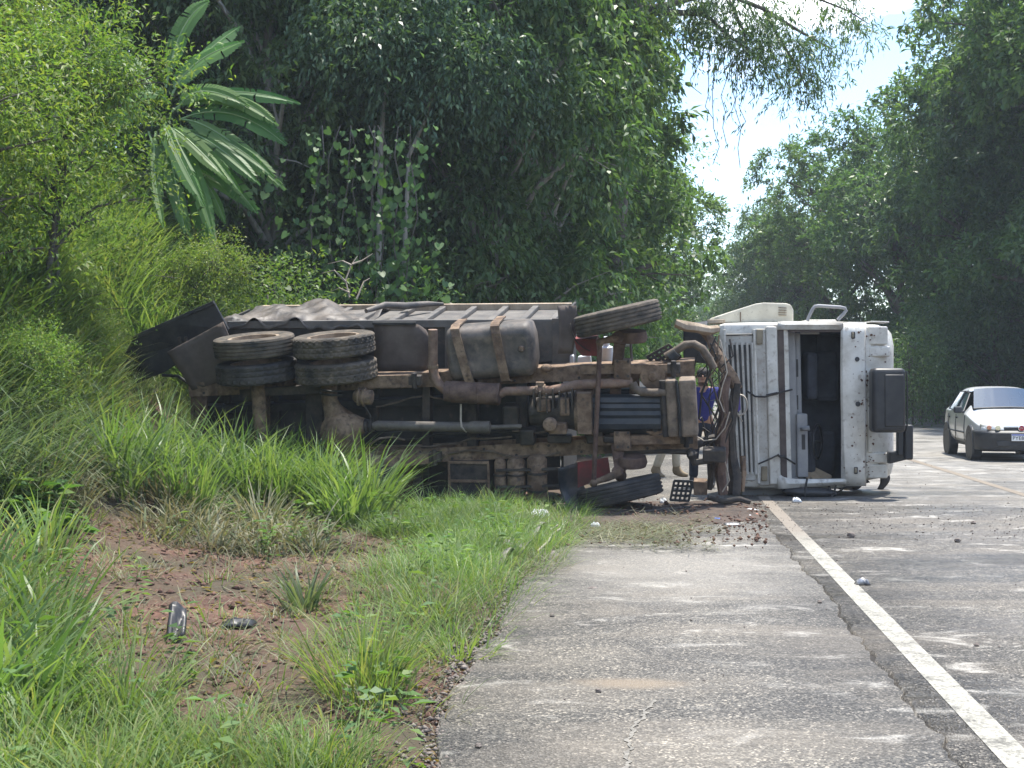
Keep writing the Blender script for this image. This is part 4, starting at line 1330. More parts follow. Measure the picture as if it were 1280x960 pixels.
    d3 = panel('instrument_panel', 994, 1008, 517, 597, .14, .3, M['grey_plastic'], par=da, bev=.02, sh=.6)
    for (x, y0, y1, d, par) in ((992.5, 449, 471, .28, d2), (992, 494, 512, .28, d2), (1000, 543, 562, .135, d3)):
        panel('dash_vent', x, x + 4.5, y0, y1, d, .03, M['dark'], par=da, bev=.004, sh=.6)
    mb = MB(); mb.tube([CB(1003, 536, .14), CB(1006, 536, -.02), CB(1012, 535, -.04)], [.03, .03, .035], 10); mb.build('dash_knob', M['grey_plastic'], da, smooth=50)
    mb = MB()
    pts = []
    for k_ in range(25):
        q = 2 * math.pi * k_ / 24
        pts.append(CB(1022, 552, .42) + Vector((.10 * math.cos(q), .20 * math.cos(q), .235 * math.sin(q))))
    mb.tube(pts, .018, 8, caps=False); mb.tube([pts[0], pts[12]], .02, 6); mb.build('steering_wheel', M['black_plastic'], cab, smooth=60)
    mb = MB(); mb.plate([CB(1008, 600, .2), CB(1012, 583, .5), CB(1024, 590, .55), CB(1040, 597, .3), CB(1030, 602, .1)], (0, .03, .03)); mb.plate([CB(1015, 597, .05), CB(1048, 601, .05), CB(1048, 604, .05), CB(1014, 603, .05)], (0, .1, 0)); mb.build('cardboard_sheet', M['card'], cab)
    mb = MB(); mb.bar(CB(1000, 416.5, .1), CB(1024, 416.5, .1), .03, .03, (0, 1, 0)); mb.build('sun_visor_rod', M['grey_plastic'], cab, bevel=.008)
    # lower side of the cab resting on the road: door skin
    mb = MB(); mb.plate([CB(930, 610, .25), CB(1000, 613, .25), CB(1020, 614, .4), CB(1010, 622, .45), CB(985, 626, .3), CB(925, 626, .25)], (0, .55, 0)); mb.build('lower_door', M['grey_plastic'], cab, bevel=.02)
    mb = MB(); mb.ball(CB(1012, 615.5, .0), (.38, .15, .085), 16, Matrix.Rotation(R(2), 3, 'Y')); mb.build('mirror', M['black_plastic'], cab, smooth=60)
    mb = MB()
    for pts in ([(1035, 603, 0), (1037, 612, -.02), (1040, 622, -.1)], [(1046, 603, 0), (1043, 615, -.05), (1039, 622, -.1)], [(1062, 606, .1), (1048, 615, .05), (1040, 621, -.08)], [(1009, 598, -.1), (1007, 610, -.12), (1006, 625, -.15)]):
        mb.tube([CB(*p) for p in pts], .014, 6)
    mb.build('mirror_bracket', M['cable'], cab)
    mb = MB(); mb.plate([CB(1042, 603, .05), CB(1085, 600, .1), CB(1088, 603, .12), CB(1062, 609, .1), CB(1050, 612, .08)], (0, .25, 0)); mb.build('mirror_bracket', M['dark'], cab)
    # straps and loose wires across the front
    mb = MB(); mb.tube([CB(934, 489, -.1), CB(944, 495.5, -.11), CB(956, 496, -.11), CB(970, 492, -.12), CB(982, 489, -.1), CB(990, 487, .0)], .014, 6); mb.tube([CB(958, 494.5, -.12), CB(972, 491.5, -.13)], .02, 6); mb.build('loose_strap', M['cable'], cab)
    mb = MB(); mb.tube([CB(948, 580, -.1), CB(962, 574, -.12), CB(972, 569, -.12), CB(980, 571, -.1), CB(994, 580, .02)], .012, 6); mb.tube([CB(972, 568, -.13), CB(976, 572, -.13), CB(981, 569, -.12)], .016, 6); mb.build('loose_strap', M['cable'], cab)
    mb = MB()
    pts = [CB(925 + 9 * math.cos(q), 506 + 12.5 * math.sin(q), -.32) for q in np.linspace(-2.3, 1.9, 16)]
    mb.tube(pts, .013, 6); mb.tube([pts[0], CB(921, 515, -.33), CB(928, 527, -.3)], .010, 6); mb.build('headlamp_ring', M['pale_wire'], cab, smooth=60)
    mb = MB(); mb.plate([CB(919, 497, -.33), CB(925, 494, -.33), CB(926, 512, -.33), CB(921, 516, -.33)], (0, .02, 0)); mb.build('torn_sticker', M['purple'] if 'purple' in M else M['dark'], cab)


M['tank'] = mat('muddy_tank', (.05, .048, .047), (.15, .125, .105), 3.2, .6, bump=.15, c3=(.20, .16, .125), s3=8, t3=.6)
M['pan'] = mat('blue_grey_pan', (.020, .028, .040), (.05, .055, .06), 5, .5, bump=.1)
M['guard'] = mat('black_guard', (.03, .036, .045), (.10, .09, .08), 4, .4, bump=.1)
M['purple'] = mat('purple_print', (.07, .045, .22), (.10, .07, .25), 5, .5)
truck = build_truck()


# ------------------------------------------------------------------ vegetation
def unit(v):
    return v / np.maximum(np.linalg.norm(v, axis=-1, keepdims=True), 1e-9)


def leaves_arrays(P, D, Nn, L, Wd, fold=.12):
    """one folded leaf per row: 4 corners"""
    D = unit(D)
    S = unit(np.cross(D, Nn)); Nn = np.cross(S, D)
    L = L[:, None]; Wd = Wd[:, None]
    mid = P + D * L * .42
    V = np.stack([P, mid + S * Wd * .5 + Nn * L * fold, P + D * L, mid - S * Wd * .5 + Nn * L * fold], 1)
    return V.reshape(-1, 3)


def leaf_mesh(name, V):
    n = len(V) // 4
    return np_mesh(name, V, np.full(n, 4), np.arange(4 * n))


def rand_dirs(rg, n, zb=0.0):
    v = rg.normal(size=(n, 3)); v[:, 2] += zb
    return unit(v)


def crown_arrays(rg, lobes, ncl, per, spread, leaf, droop=.35, inner=.5, flat=.55, hang=0.0, zb=.12):
    """lobes: (x,y,z,rx,ry,rz). Leaves sit on twigs gathered in clumps near the lobes' outer part, with gaps"""
    lob = np.array(lobes, float)
    wgt = (lob[:, 3] * lob[:, 5]); wgt = wgt / wgt.sum()
    li = rg.choice(len(lob), ncl, p=wgt)
    d = rand_dirs(rg, ncl, zb)
    f = inner + (1.04 - inner) * rg.random(ncl) ** .6
    c = lob[li, :3] + d * lob[li, 3:] * f[:, None]
    sz = spread * (.6 + .8 * rg.random(ncl))
    # leaves spread along a few twigs of every clump
    tw = 5
    tdir = unit(d[:, None, :] * .9 + rg.normal(size=(ncl, tw, 3)) * .55 + np.array([0, 0, -.15 - hang]))
    k = per // tw
    t = rg.random((ncl, tw, k)) ** .8
    P = c[:, None, None, :] + tdir[:, :, None, :] * (t * sz[:, None, None] * 1.9)[..., None]
    P[..., 2] -= (t ** 2 * sz[:, None, None] * (.35 + 1.6 * hang))
    P = P + rg.normal(size=P.shape) * (sz[:, None, None, None] * .16) * np.array([1, 1, flat])
    n = P.size // 3
    P = P.reshape(-1, 3)
    Dd = np.repeat(tdir.reshape(-1, 3), k, 0) * .6 + rg.normal(size=(n, 3)) * .65
    Dd[:, 2] -= droop
    Nn = rg.normal(size=(n, 3)) * .45 + np.array([0, 0, 1.0])
    L = leaf[0] * (.6 + .75 * rg.random(n)); Wd = leaf[1] * (.65 + .6 * rg.random(n))
    return leaves_arrays(P, Dd, Nn, L, Wd), c, li


def tree_meshes(seed, H, lobes, ncl, per, spread, leaf, r0=.18, lean=(0, 0), droop=.35, hang=0.0, inner=.5, nbr=46, trunks=1, zb=.12):
    rg = np.random.default_rng(seed)
    V, c, li = crown_arrays(rg, lobes, ncl, per, spread, leaf, droop, inner, hang=hang, zb=zb)
    crown = leaf_mesh('crown', V)
    mb = MB()
    for q in range(trunks):
        bx, by = (0, 0) if q == 0 else (rg.uniform(-.6, .6), rg.uniform(-.4, .4))
        pts, rs = [], []
        for i in range(9):
            t = i / 8
            pts.append(Vector((bx + lean[0] * t * t + .10 * math.sin(t * 5 + seed + q * 2), by + lean[1] * t * t + .10 * math.cos(t * 4 + seed + q), -.4 + (H * .92 + .4) * t)))
            rs.append(r0 * (1.25 if i == 0 else 1) * (1 - .8 * t) * (.75 if q else 1))
        mb.tube(pts, rs, 8)
    for j, lb in enumerate(lobes):
        q = Vector(lb[:3])
        h = max(.15 * H, min(H * .88, q.z - .6 * lb[5] - .1 * H))
        t = (h + .4) / (H * .92 + .4)
        a = Vector((lean[0] * t * t + .10 * math.sin(t * 5 + seed), lean[1] * t * t + .10 * math.cos(t * 4 + seed), h))
        m_ = a.lerp(q, .5) + Vector((0, 0, .12 * (q - a).length))
        mb.tube([a, m_, q], [r0 * .45, r0 * .33, r0 * .2], 6, False)
        cand = np.where(li == j)[0][:max(2, nbr // len(lobes))]
        for ci in cand:
            e = Vector(c[ci]); s0 = m_.lerp(q, rg.random())
            mb.tube([s0, s0.lerp(e, .55) + Vector((0, 0, .06 * (e - s0).length)), e], [r0 * .16, r0 * .11, r0 * .04], 4, False)
    me = bpy.data.meshes.new('trunk')
    me.from_pydata([tuple(v) for v in mb.v], [], mb.f)
    me.polygons.foreach_set('use_smooth', [True] * len(me.polygons))
    return me, crown


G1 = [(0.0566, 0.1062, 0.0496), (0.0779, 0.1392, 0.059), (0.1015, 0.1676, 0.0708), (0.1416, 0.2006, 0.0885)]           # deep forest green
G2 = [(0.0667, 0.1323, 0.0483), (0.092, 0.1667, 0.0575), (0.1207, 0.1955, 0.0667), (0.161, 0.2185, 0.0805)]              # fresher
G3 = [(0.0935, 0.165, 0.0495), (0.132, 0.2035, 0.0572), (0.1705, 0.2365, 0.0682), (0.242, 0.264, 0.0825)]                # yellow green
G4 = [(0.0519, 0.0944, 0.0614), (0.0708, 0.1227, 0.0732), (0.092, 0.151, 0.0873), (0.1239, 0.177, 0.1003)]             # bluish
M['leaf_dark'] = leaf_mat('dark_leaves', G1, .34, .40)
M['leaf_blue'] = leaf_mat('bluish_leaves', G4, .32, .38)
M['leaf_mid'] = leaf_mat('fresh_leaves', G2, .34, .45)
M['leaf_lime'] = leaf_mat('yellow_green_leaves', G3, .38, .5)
M['leaf_dry'] = leaf_mat('dry_leaves', [(.16, .11, .06), (.22, .16, .08), (.12, .10, .05)], .3, .7)


def lobes_round(seed, R0, zc, n, asp=1.0, rr=(.34, .52)):
    rg = np.random.default_rng(seed)
    out = []
    for i in range(n):
        d = rand_dirs(rg, 1)[0]
        q = .75 * rg.random() ** .5
        r = R0 * rg.uniform(*rr)
        out.append((d[0] * R0 * q, d[1] * R0 * q, zc + d[2] * R0 * q * asp, r, r, r * .85))
    return out


def lobes_wall(seed, Wd, H, n, z0=.6, r=(.30, .46)):
    """foliage that hangs from the top of the tree down to the ground"""
    rg = np.random.default_rng(seed)
    out = []
    for i in range(n):
        t = (i + rg.random()) / n
        q = Wd * rg.uniform(*r) * (.75 + .5 * t)
        out.append((rg.uniform(-.55, .55) * Wd, rg.uniform(-.45, .45) * Wd, z0 + t * (H - z0), q, q * .9, q * rg.uniform(.85, 1.25)))
    return out


KIND = {}


def kind(name, *meshes_mats):
    KIND[name] = meshes_mats


def defkinds():
    sm = (.21, .36)
    for i in range(3):
        kind('broad%d' % i, tree_meshes(10 + i, 12, lobes_round(20 + i, 5.0, 8.3, 28, 1.0, sm) + lobes_round(30 + i, 3.7, 3.2, 11, .7, sm), 1250, 36, .28, (.22, .095), .24, (.3, .2), inner=.82, zb=.65), 'leaf_dark', 'bark')
    for i in range(2):
        kind('blue%d' % i, tree_meshes(60 + i, 12, lobes_round(70 + i, 4.6, 8.5, 26, 1.1, sm) + lobes_round(80 + i, 3.6, 3.2, 11, .8, sm), 1250, 36, .27, (.20, .085), .24, (-.3, .2), inner=.82, hang=.1, zb=.65), 'leaf_blue', 'bark')
    for i in range(3):
        kind('wall%d' % i, tree_meshes(110 + i, 11.5, lobes_wall(120 + i, 3.1, 11.5, 46, r=(.19, .33)), 1250, 36, .28, (.17, .066), .16, (.2, .1), inner=.7, droop=.8, hang=.35, trunks=2, zb=.4), 'leaf_dark', 'bark_pale')
    for i in range(2):
        kind('fresh%d' % i, tree_meshes(150 + i, 10, lobes_wall(160 + i, 2.6, 10, 36, r=(.20, .34)), 1000, 35, .36, (.13, .05), .15, (.2, -.2), inner=.7, droop=.5, hang=.2, zb=.5), 'leaf_mid', 'bark')
    for i in range(2):
        kind('shrub%d' % i, tree_meshes(200 + i, 2.0, lobes_round(210 + i, 1.25, 1.15, 10, .8), 330, 25, .26, (.085, .034), .045, (.1, 0), trunks=3), 'leaf_mid', 'bark')
    kind('lime', tree_meshes(230, 3.0, lobes_round(231, 1.9, 2.3, 30, .8, (.16, .3)) + lobes_round(232, 1.6, 1.2, 8, .6, (.16, .3)), 560, 30, .26, (.085, .028), .05, (.3, 0), inner=.5, trunks=3, nbr=140), 'leaf_lime', 'bark')


defkinds()


def place(kindname, name, px, Y, scale, rz, label, cat, group=None, x=None, zs=1.0, dz=0.0, leaf=None):
    (tm, cm), lm, bmn = KIND[kindname]
    X = (px - 640) * Y / F if x is None else x
    z = float(terr(X, Y)) + dz
    o = empty(name, (X, Y, z), label, cat, group)
    o.rotation_euler = (0, 0, rz); o.scale = (scale, scale, scale * zs)
    t = bpy.data.objects.new('trunk', tm); COL.objects.link(t); t.parent = o
    c = bpy.data.objects.new('crown', cm); COL.objects.link(c); c.parent = o
    if not tm.materials: tm.materials.append(M[bmn])
    if not cm.materials: cm.materials.append(M[lm])
    if leaf:
        c.material_slots[0].link = 'OBJECT'; c.material_slots[0].material = M[leaf]
    return o


def build_forest():
    gl, gr = 'trees on the wooded bank behind the truck', 'trees along the far side of the road'
    # bank side, from the banana plant to the gap over the road
    T = [
        ('wall0', 255, 30.0, 1.10, 0.3, 'dark vine hung tree right behind the banana plant', 1.0, None),
        ('wall1', 345, 29.0, 1.05, 1.9, 'dark tree between the banana plant and the heart leaved creeper', 1.0, None),
        ('wall2', 440, 30.5, 1.15, 3.0, 'dark tree carrying the heart leaved creeper at its foot', 1.0, None),
        ('wall0', 530, 29.5, 1.08, 4.2, 'tree with drooping pale tipped leaves above the dual wheels', 1.05, None),
        ('wall1', 610, 30.0, 1.12, 5.1, 'curtain of hanging vines on a tree above the fuel tank', 1.05, None),
        ('wall2', 680, 32.0, 1.10, 0.8, 'tree draped in creepers above the upper front wheel, by the lighter green tree', 1.05, None),
        ('fresh0', 735, 35.0, 1.05, 2.2, 'lighter green feathery tree above the upper front wheel', 1.0, None),
        ('broad0', 665, 40.0, 1.25, 1.2, 'tall tree rising behind the lighter feathery tree', 1.05, None),
        ('fresh1', 778, 46.0, 1.05, 3.6, 'slender fresh green tree with crown reaching over the shoulder', 1.05, None),
        ('broad1', 735, 54.0, 1.05, 0.2, 'tree with flat spreading tiers leaning over the road shoulder', .84, None),
        ('blue0', 785, 68.0, .95, 2.6, 'dusky tree at the far end of the bank beside the sky gap', 1.0, None),
        ('broad2', 812, 92.0, 1.0, 4.4, 'far tree closing the bank below the strip of sky', .8, None),
        ('wall1', 200, 33.0, 1.2, 2.4, 'dark tree high on the bank behind the yellow green shrub', 1.0, None),
        ('broad2', 90, 30.0, 1.1, 1.4, 'tall broad tree at the top of the grassy bank', 1.0, None),
        ('broad0', 480, 40.0, 1.25, 2.9, 'tall tree at the back of the wood above the tipper bed', 1.0, None),
        ('broad1', 600, 42.0, 1.3, 5.6, 'tall tree at the back of the wood above the fuel tank', 1.0, None),
        ('blue1', 360, 40.0, 1.3, 4.9, 'tall dusky tree at the back of the wood near the banana plant', 1.0, None),
    ]
    for (k, px, Y, s, rz, lab, zs, lf) in T:
        place(k, 'forest_tree', px, Y, s, rz, lab, 'tree', gl, zs=zs, leaf=lf)
    Rr = [
        ('broad0', 1370, 47, 1.25, 0.5, 'dark broad tree standing behind the hatchback', 1.05, None),
        ('blue0', 1320, 53, 1.25, 1.6, 'tall bluish tree behind the roof of the hatchback', 1.02, None),
        ('broad2', 1262, 56, 1.12, 2.7, 'dense dark tree between the hatchback and the cab mirrors', 1.0, None),
        ('blue1', 1198, 62, 1.12, 3.3, 'bluish tree rising straight above the mirrors of the cab', 1.0, None),
        ('broad1', 1122, 69, 1.12, 4.1, 'rounded dark tree above the roof of the cab', 1.0, None),
        ('broad0', 1052, 77, 1.10, 5.2, 'broad tree above the empty windscreen and the grab rail', 1.0, None),
        ('blue0', 1005, 88, 1.05, 0.9, 'dusky tree above the cream fairing of the cab', 1.0, None),
        ('broad2', 968, 102, 1.0, 2.1, 'far tree above the cab grille', .95, None),
        ('blue1', 930, 120, 1.0, 3.9, 'farthest dark tree at the bottom of the sky gap', .88, None),
        ('broad1', 880, 150, 1.2, 1.1, 'hazy tree where the road disappears between truck and cab', .62, None),
        ('broad2', 1430, 62, 1.5, 3.1, 'tallest tree up the slope behind the hatchback', 1.1, None),
        ('blue1', 1330, 70, 1.5, 5.7, 'tall tree on the skyline above the hatchback', 1.0, None),
    ]
    for (k, px, Y, s, rz, lab, zs, lf) in Rr:
        place(k, 'roadside_tree', px, Y, s, rz, lab, 'tree', gr, zs=zs, leaf=lf)
    # deep wood that fills the gaps: uncountable
    rg = np.random.default_rng(900)

    def mass(name, boxes, ncl, per, spread, leaf, mt):
        Ps = []
        bx = np.array(boxes)
        w = (bx[:, 1] - bx[:, 0] + bx[:, 3] - bx[:, 2]) * (bx[:, 5] - bx[:, 4]); w = w / w.sum()
        bi = rg.choice(len(bx), ncl, p=w)
        u = rg.random((ncl, 3))
        c = np.stack([bx[bi, 0] + u[:, 0] * (bx[bi, 1] - bx[bi, 0]), bx[bi, 2] + u[:, 1] * (bx[bi, 3] - bx[bi, 2]), bx[bi, 4] + u[:, 2] * (bx[bi, 5] - bx[bi, 4])], -1)
        c[:, 2] += terr(c[:, 0], c[:, 1])
        P = c[:, None, :] + rg.normal(size=(ncl, per, 3)) * spread * np.array([1, 1, .7])
        P = P.reshape(-1, 3); n = len(P)
        D = rg.normal(size=(n, 3)); D[:, 2] -= .4
        Nn = rg.normal(size=(n, 3)) * .5 + np.array([0, 0, 1.])
        V = leaves_arrays(P, D, Nn, leaf[0] * (.6 + .8 * rg.random(n)), leaf[1] * (.6 + .8 * rg.random(n)))
        tag(link(name, leaf_mesh(name, V), M[mt]), 'deep forest of dark leaves filling the gaps between the trunks', 'forest', kind='stuff')
    mass('deep_forest', [(-16, 2.5, 41, 48, 0, 15), (-9, -3, 33, 38, 0, 7), (-30, -14, 30, 44, 0, 12), (-5, 2.5, 46, 74, 0, 9)], 2600, 26, .75, (.30, .14), 'leaf_dark')
    mass('deep_forest', [(26, 40, 60, 72, 0, 11), (28, 46, 74, 120, 0, 11)], 2600, 26, .9, (.34, .16), 'leaf_blue')
    mass('far_forest', [(14, 70, 178, 200, 0, 11), (-40, 8, 130, 160, 0, 15)], 1500, 24, 1.5, (.7, .34), 'leaf_blue')
    # low undergrowth along the wood's edge
    UG = [
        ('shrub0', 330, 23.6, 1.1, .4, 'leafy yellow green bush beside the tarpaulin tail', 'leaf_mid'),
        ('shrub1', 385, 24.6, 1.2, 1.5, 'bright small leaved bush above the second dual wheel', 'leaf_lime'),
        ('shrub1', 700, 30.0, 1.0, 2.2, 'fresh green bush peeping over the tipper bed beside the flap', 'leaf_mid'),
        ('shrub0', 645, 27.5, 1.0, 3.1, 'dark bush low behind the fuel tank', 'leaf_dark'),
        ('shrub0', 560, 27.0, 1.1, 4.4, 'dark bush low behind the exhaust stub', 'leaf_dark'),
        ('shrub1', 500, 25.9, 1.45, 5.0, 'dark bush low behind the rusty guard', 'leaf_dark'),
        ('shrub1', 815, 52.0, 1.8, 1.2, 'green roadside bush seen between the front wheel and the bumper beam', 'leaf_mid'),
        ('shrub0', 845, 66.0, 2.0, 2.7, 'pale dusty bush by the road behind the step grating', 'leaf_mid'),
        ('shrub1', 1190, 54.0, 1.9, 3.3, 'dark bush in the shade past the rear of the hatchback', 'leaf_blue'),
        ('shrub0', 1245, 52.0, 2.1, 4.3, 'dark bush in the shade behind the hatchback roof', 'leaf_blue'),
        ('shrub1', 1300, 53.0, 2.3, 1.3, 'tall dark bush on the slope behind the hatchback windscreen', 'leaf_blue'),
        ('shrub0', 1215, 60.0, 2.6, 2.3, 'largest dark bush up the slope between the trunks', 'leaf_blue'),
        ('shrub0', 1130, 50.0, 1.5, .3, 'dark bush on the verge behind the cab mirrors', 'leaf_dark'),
    ]
    for (k, px, Y, s, rz, lab, lf) in UG:
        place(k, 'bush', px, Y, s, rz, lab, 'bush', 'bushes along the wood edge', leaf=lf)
    for (px, Y, s, rz, dz, lab) in ((70, 17.6, 1.0, .4, .7, 'yellow green shrub with fine leaves arching over the grassy bank'), (-50, 15.5, .95, 4.0, .2, 'yellow green shrub cut by the picture edge beside the bank'), 
                                    (20, 14.6, .42, 1.1, -.35, 'small leafy shrub drooping over the long bank grass'), (95, 18.0, .45, 3.3, -.4, 'low leafy shrub amid the bank grass above the tailgate'), (330, 24.5, .5, 5.2, -.4, 'low yellow green shrub beyond the tarpaulin tail'), (252, 22.2, .60, .7, .15, 'yellow green shrub hiding the foot of the banana plant'), (-10, 18.5, .9, 2.9, 1.3, 'yellow green shrub topmost on the bank, half cut by the picture edge')):
        place('lime', 'shrub', px, Y, s, rz, lab, 'shrub', 'yellow green shrubs on the bank', dz=dz)


build_forest()


def pale_trunk_tree(px0, py0, px1, py1, Y, r, label, seed, fork=None):
    base = W(px0, py0, Y); top = W(px1, py1, Y)
    z = float(terr(base.x, base.y))
    d = top - base
    foot = Vector((base.x - d.x * .5, base.y, z - .2))
    o = empty('slender_tree', (foot.x, foot.y, z), label, 'tree', 'slender pale trunked trees at the wood edge')
    mb = MB()
    rg = random.Random(seed)
    P = [foot, base, base.lerp(top, .5) + Vector((rg.uniform(-.06, .06), 0, 0)), top, top + d * .6 + Vector((.1, 0, 0))]
    mb.tube(P, [r * 1.2, r, r * .85, r * .7, r * .4], 8)
    if fork:
        a = base.lerp(top, .55); b = W(*fork, Y)
        mb.tube([a, a.lerp(b, .5), b], [r * .6, r * .5, r * .3], 6)
    mb.build('trunk', M['bark_pale'], o, smooth=60)
    g = np.random.default_rng(seed)
    c = np.array(top + d * .5 - o.location)
    V, _, _ = crown_arrays(g, [(c[0], c[1], c[2], 1.3, 1.1, .9), (c[0] + .9, c[1], c[2] - .5, .9, .8, .8), (c[0] - .9, c[1] - .2, c[2] - .2, .8, .8, .7)], 260, 25, .30, (.15, .055), .8, .3, hang=.5)
    l = link('crown', leaf_mesh('crown', V), M['leaf_blue'], o)


pale_trunk_tree(476, 185, 489, 85, 27.2, .050, 'slender pale trunk standing upright left of the leaning one', 1)
pale_trunk_tree(511, 195, 545, 105, 27.3, .040, 'slender pale trunk leaning over with a fork near its top', 2, (556, 66))


def build_banana():
    base = W(258, 318, 23.5)
    z = float(terr(base.x, base.y))
    o = empty('banana_plant', (base.x, base.y, z), 'banana plant with broad tattered leaves arching over the grassy bank', 'banana plant')
    m1 = leaf_mat('banana_leaf', [(.075, .16, .05), (.105, .20, .062), (.14, .235, .08)], .48, .45, (1.3, 1.7, .6))
    mr = mat('banana_midrib', (.14, .23, .085), (.19, .27, .11), 6, .5)
    ms = mat('banana_stem', (.10, .13, .05), (.20, .19, .10), 4, .6, stretch=(1, 1, .2))
    rg = random.Random(21)
    mb = MB()
    top = W(222, 175, 23.5)
    mb.tube([Vector((base.x, base.y, z - .2)), base, base.lerp(top, .5) + Vector((.05, 0, 0)), top], [.16, .14, .11, .07], 12)
    mb.tube([Vector((base.x + .35, base.y + .2, z - .2)), W(262, 290, 23.7), W(248, 215, 23.7)], [.12, .10, .06], 10)
    mb.build('stem', ms, o, smooth=60)
    # (start, control, tip) rows in the picture, depth offsets, half width m
    LV = [((215, 140), (265, 95), (376, 130), .0, .21), ((225, 150), (290, 120), (358, 182), -.1, .20), ((228, 150), (270, 150), (357, 238), -.35, .22),
          ((222, 140), (240, 92), (312, 134), -.2, .20), ((215, 120), (235, 70), (306, 52), .2, .24), ((208, 110), (222, 20), (262, 2), .3, .2),
          ((226, 165), (262, 165), (326, 232), -.5, .19), ((220, 165), (248, 165), (302, 242), -.55, .19), ((212, 160), (225, 160), (284, 224), -.6, .18),
          ((205, 150), (210, 170), (256, 258), -.7, .20), ((186, 165), (200, 205), (240, 300), -.6, .16), ((232, 210), (262, 215), (324, 262), -.3, .17), ((236, 215), (262, 220), (282, 280), -.4, .15), ((228, 205), (245, 235), (262, 318), -.3, .18),
          ((225, 130), (285, 100), (348, 158), -.15, .21), ((228, 162), (285, 165), (342, 222), -.4, .2), ((215, 168), (238, 190), (268, 300), -.65, .19), ((205, 160), (214, 195), (232, 292), -.7, .18), ((195, 165), (188, 215), (205, 285), -.7, .17), ((232, 190), (272, 200), (322, 268), -.35, .19), ((212, 130), (180, 90), (150, 150), -.3, .2),
         ((195, 150), (150, 130), (80, 190), .3, .2), ((200, 120), (160, 60), (110, 70), .5, .22), ((217, 110), (258, 60), (300, 34), .6, .2)]
    for (a, b, c, dy, hw) in LV:
        Y = 23.5
        A, B, Cc = W(*a, Y), W(*b, Y + dy * .6), W(*c, Y + dy * 1.4)
        n = 26
        pts = []
        for i in range(n + 1):
            t = i / n
            pts.append(A * (1 - t) ** 2 + B * 2 * t * (1 - t) + Cc * t * t)
        mb = MB()
        toc = Vector((0, -1, .5)).normalized()
        for side in (-1, 1):
            ang = rg.uniform(.25, .75)
            for i in range(3, n):
                t = i / n
                wd = hw * .80 * (min(1, (t - .08) / .18) ** .6) * (1 if t < .72 else max(.08, 1 - ((t - .72) / .28) ** 1.7))
                tg = (pts[i + 1] - pts[i]).normalized()
                sd = tg.cross(toc).normalized() * side
                up = sd.cross(tg).normalized() * side
                torn = rg.random() < .16
                if torn or i == 3:
                    ang = min(1.35, max(.15, ang + rg.uniform(-.55, .6))); jag = rg.uniform(.86, 1.05)
                dirn = (sd * math.cos(ang) - Vector((0, 0, 1)) * math.sin(ang) * .9 + tg * .28).normalized()
                p0, p1 = pts[i], pts[i + 1]
                e1 = p1 if not torn else p0.lerp(p1, .55)
                m_ = .55
                q0, q1 = p0 + sd * wd * .4 + up * .02 + dirn * 0, e1 + sd * wd * .4 + up * .02
                mb.add([p0, p1, q1, q0], [(0, 1, 2, 3)])
                mb.add([q0, q1, q1 + dirn * wd * .62 * jag, q0 + dirn * wd * .62 * jag], [(0, 1, 2, 3)])
        lf = mb.build('leaf', m1, o, fixn=False)
        bm = bmesh.new(); bm.from_mesh(lf.data); bmesh.ops.remove_doubles(bm, verts=bm.verts, dist=.0005); bm.to_mesh(lf.data); bm.free()
        mb = MB(); mb.tube(pts, [.017 * (1 - .8 * i / n) + .003 for i in range(n + 1)], 5); mb.build('midrib', mr, lf, smooth=60)


build_banana()


def build_creeper():
    """broad heart shaped leaves climbing at the wood's edge"""
    rg = np.random.default_rng(55)
    o = empty('creeper', (W(440, 300, 25.4).x, 25.4, float(terr(W(440, 300, 25.4).x, 25.4))), 'climbing creeper with big heart shaped leaves over the dark wood edge', 'creeper')
    base = np.array(o.location)
    mt = leaf_mat('heart_leaf', [(.05, .12, .04), (.075, .16, .05), (.105, .20, .06)], .3, .4)
    n = 460
    k_ = rg.integers(0, 26, n); px = rg.normal(455, 40, 26)[k_] + rg.normal(0, 13, n); py = 372 - 215 * rg.random(n) ** 1.3
    px += (py - 260) * .10
    px = np.concatenate([px, 478 + rg.normal(0, 9, 70), 509 + rg.normal(0, 10, 70)]); py = np.concatenate([py, rg.uniform(195, 385, 140)])
    deep = np.concatenate([np.zeros(n), np.full(140, 1.6)]); n += 140
    V, idx, fn = [], [], []
    prof = [(0, .12), (.26, -.10), (.50, .10), (.46, .45), (.24, .80), (0, 1.0), (-.24, .80), (-.46, .45), (-.50, .10), (-.26, -.10)]
    for i in range(n):
        Y = 25.2 + deep[i] + rg.uniform(-.35, .35)
        p = np.array(W(px[i], py[i], Y)) - base
        s = rg.uniform(.05, .17)
        d = unit(np.array([rg.normal() * .7, -.35 + rg.normal() * .5, -1.0]))
        nn = unit(np.array([rg.normal() * .8, -.8 + rg.normal() * .3, .7 + rg.normal() * .6]))
        sd = unit(np.cross(d, nn)); nn = np.cross(sd, d)
        b = len(V)
        for (a, c) in prof:
            V.append(p + sd * a * s + d * c * s + nn * (abs(a) * .25 * s))
        idx += list(range(b, b + len(prof))); fn.append(len(prof))
    link('foliage', np_mesh('foliage', np.array(V), fn, idx), mt, o)
    mb = MB(); r2 = random.Random(4)
    for k in range(9):
        x = 400 + k * 14 + r2.uniform(-6, 6)
        mb.tube([W(x + r2.uniform(-10, 10), 385 - j * 38, 25.45) for j in range(7)], .012, 5)
    mb.build('vine_stem', M['bark'], o, smooth=60)


build_creeper()


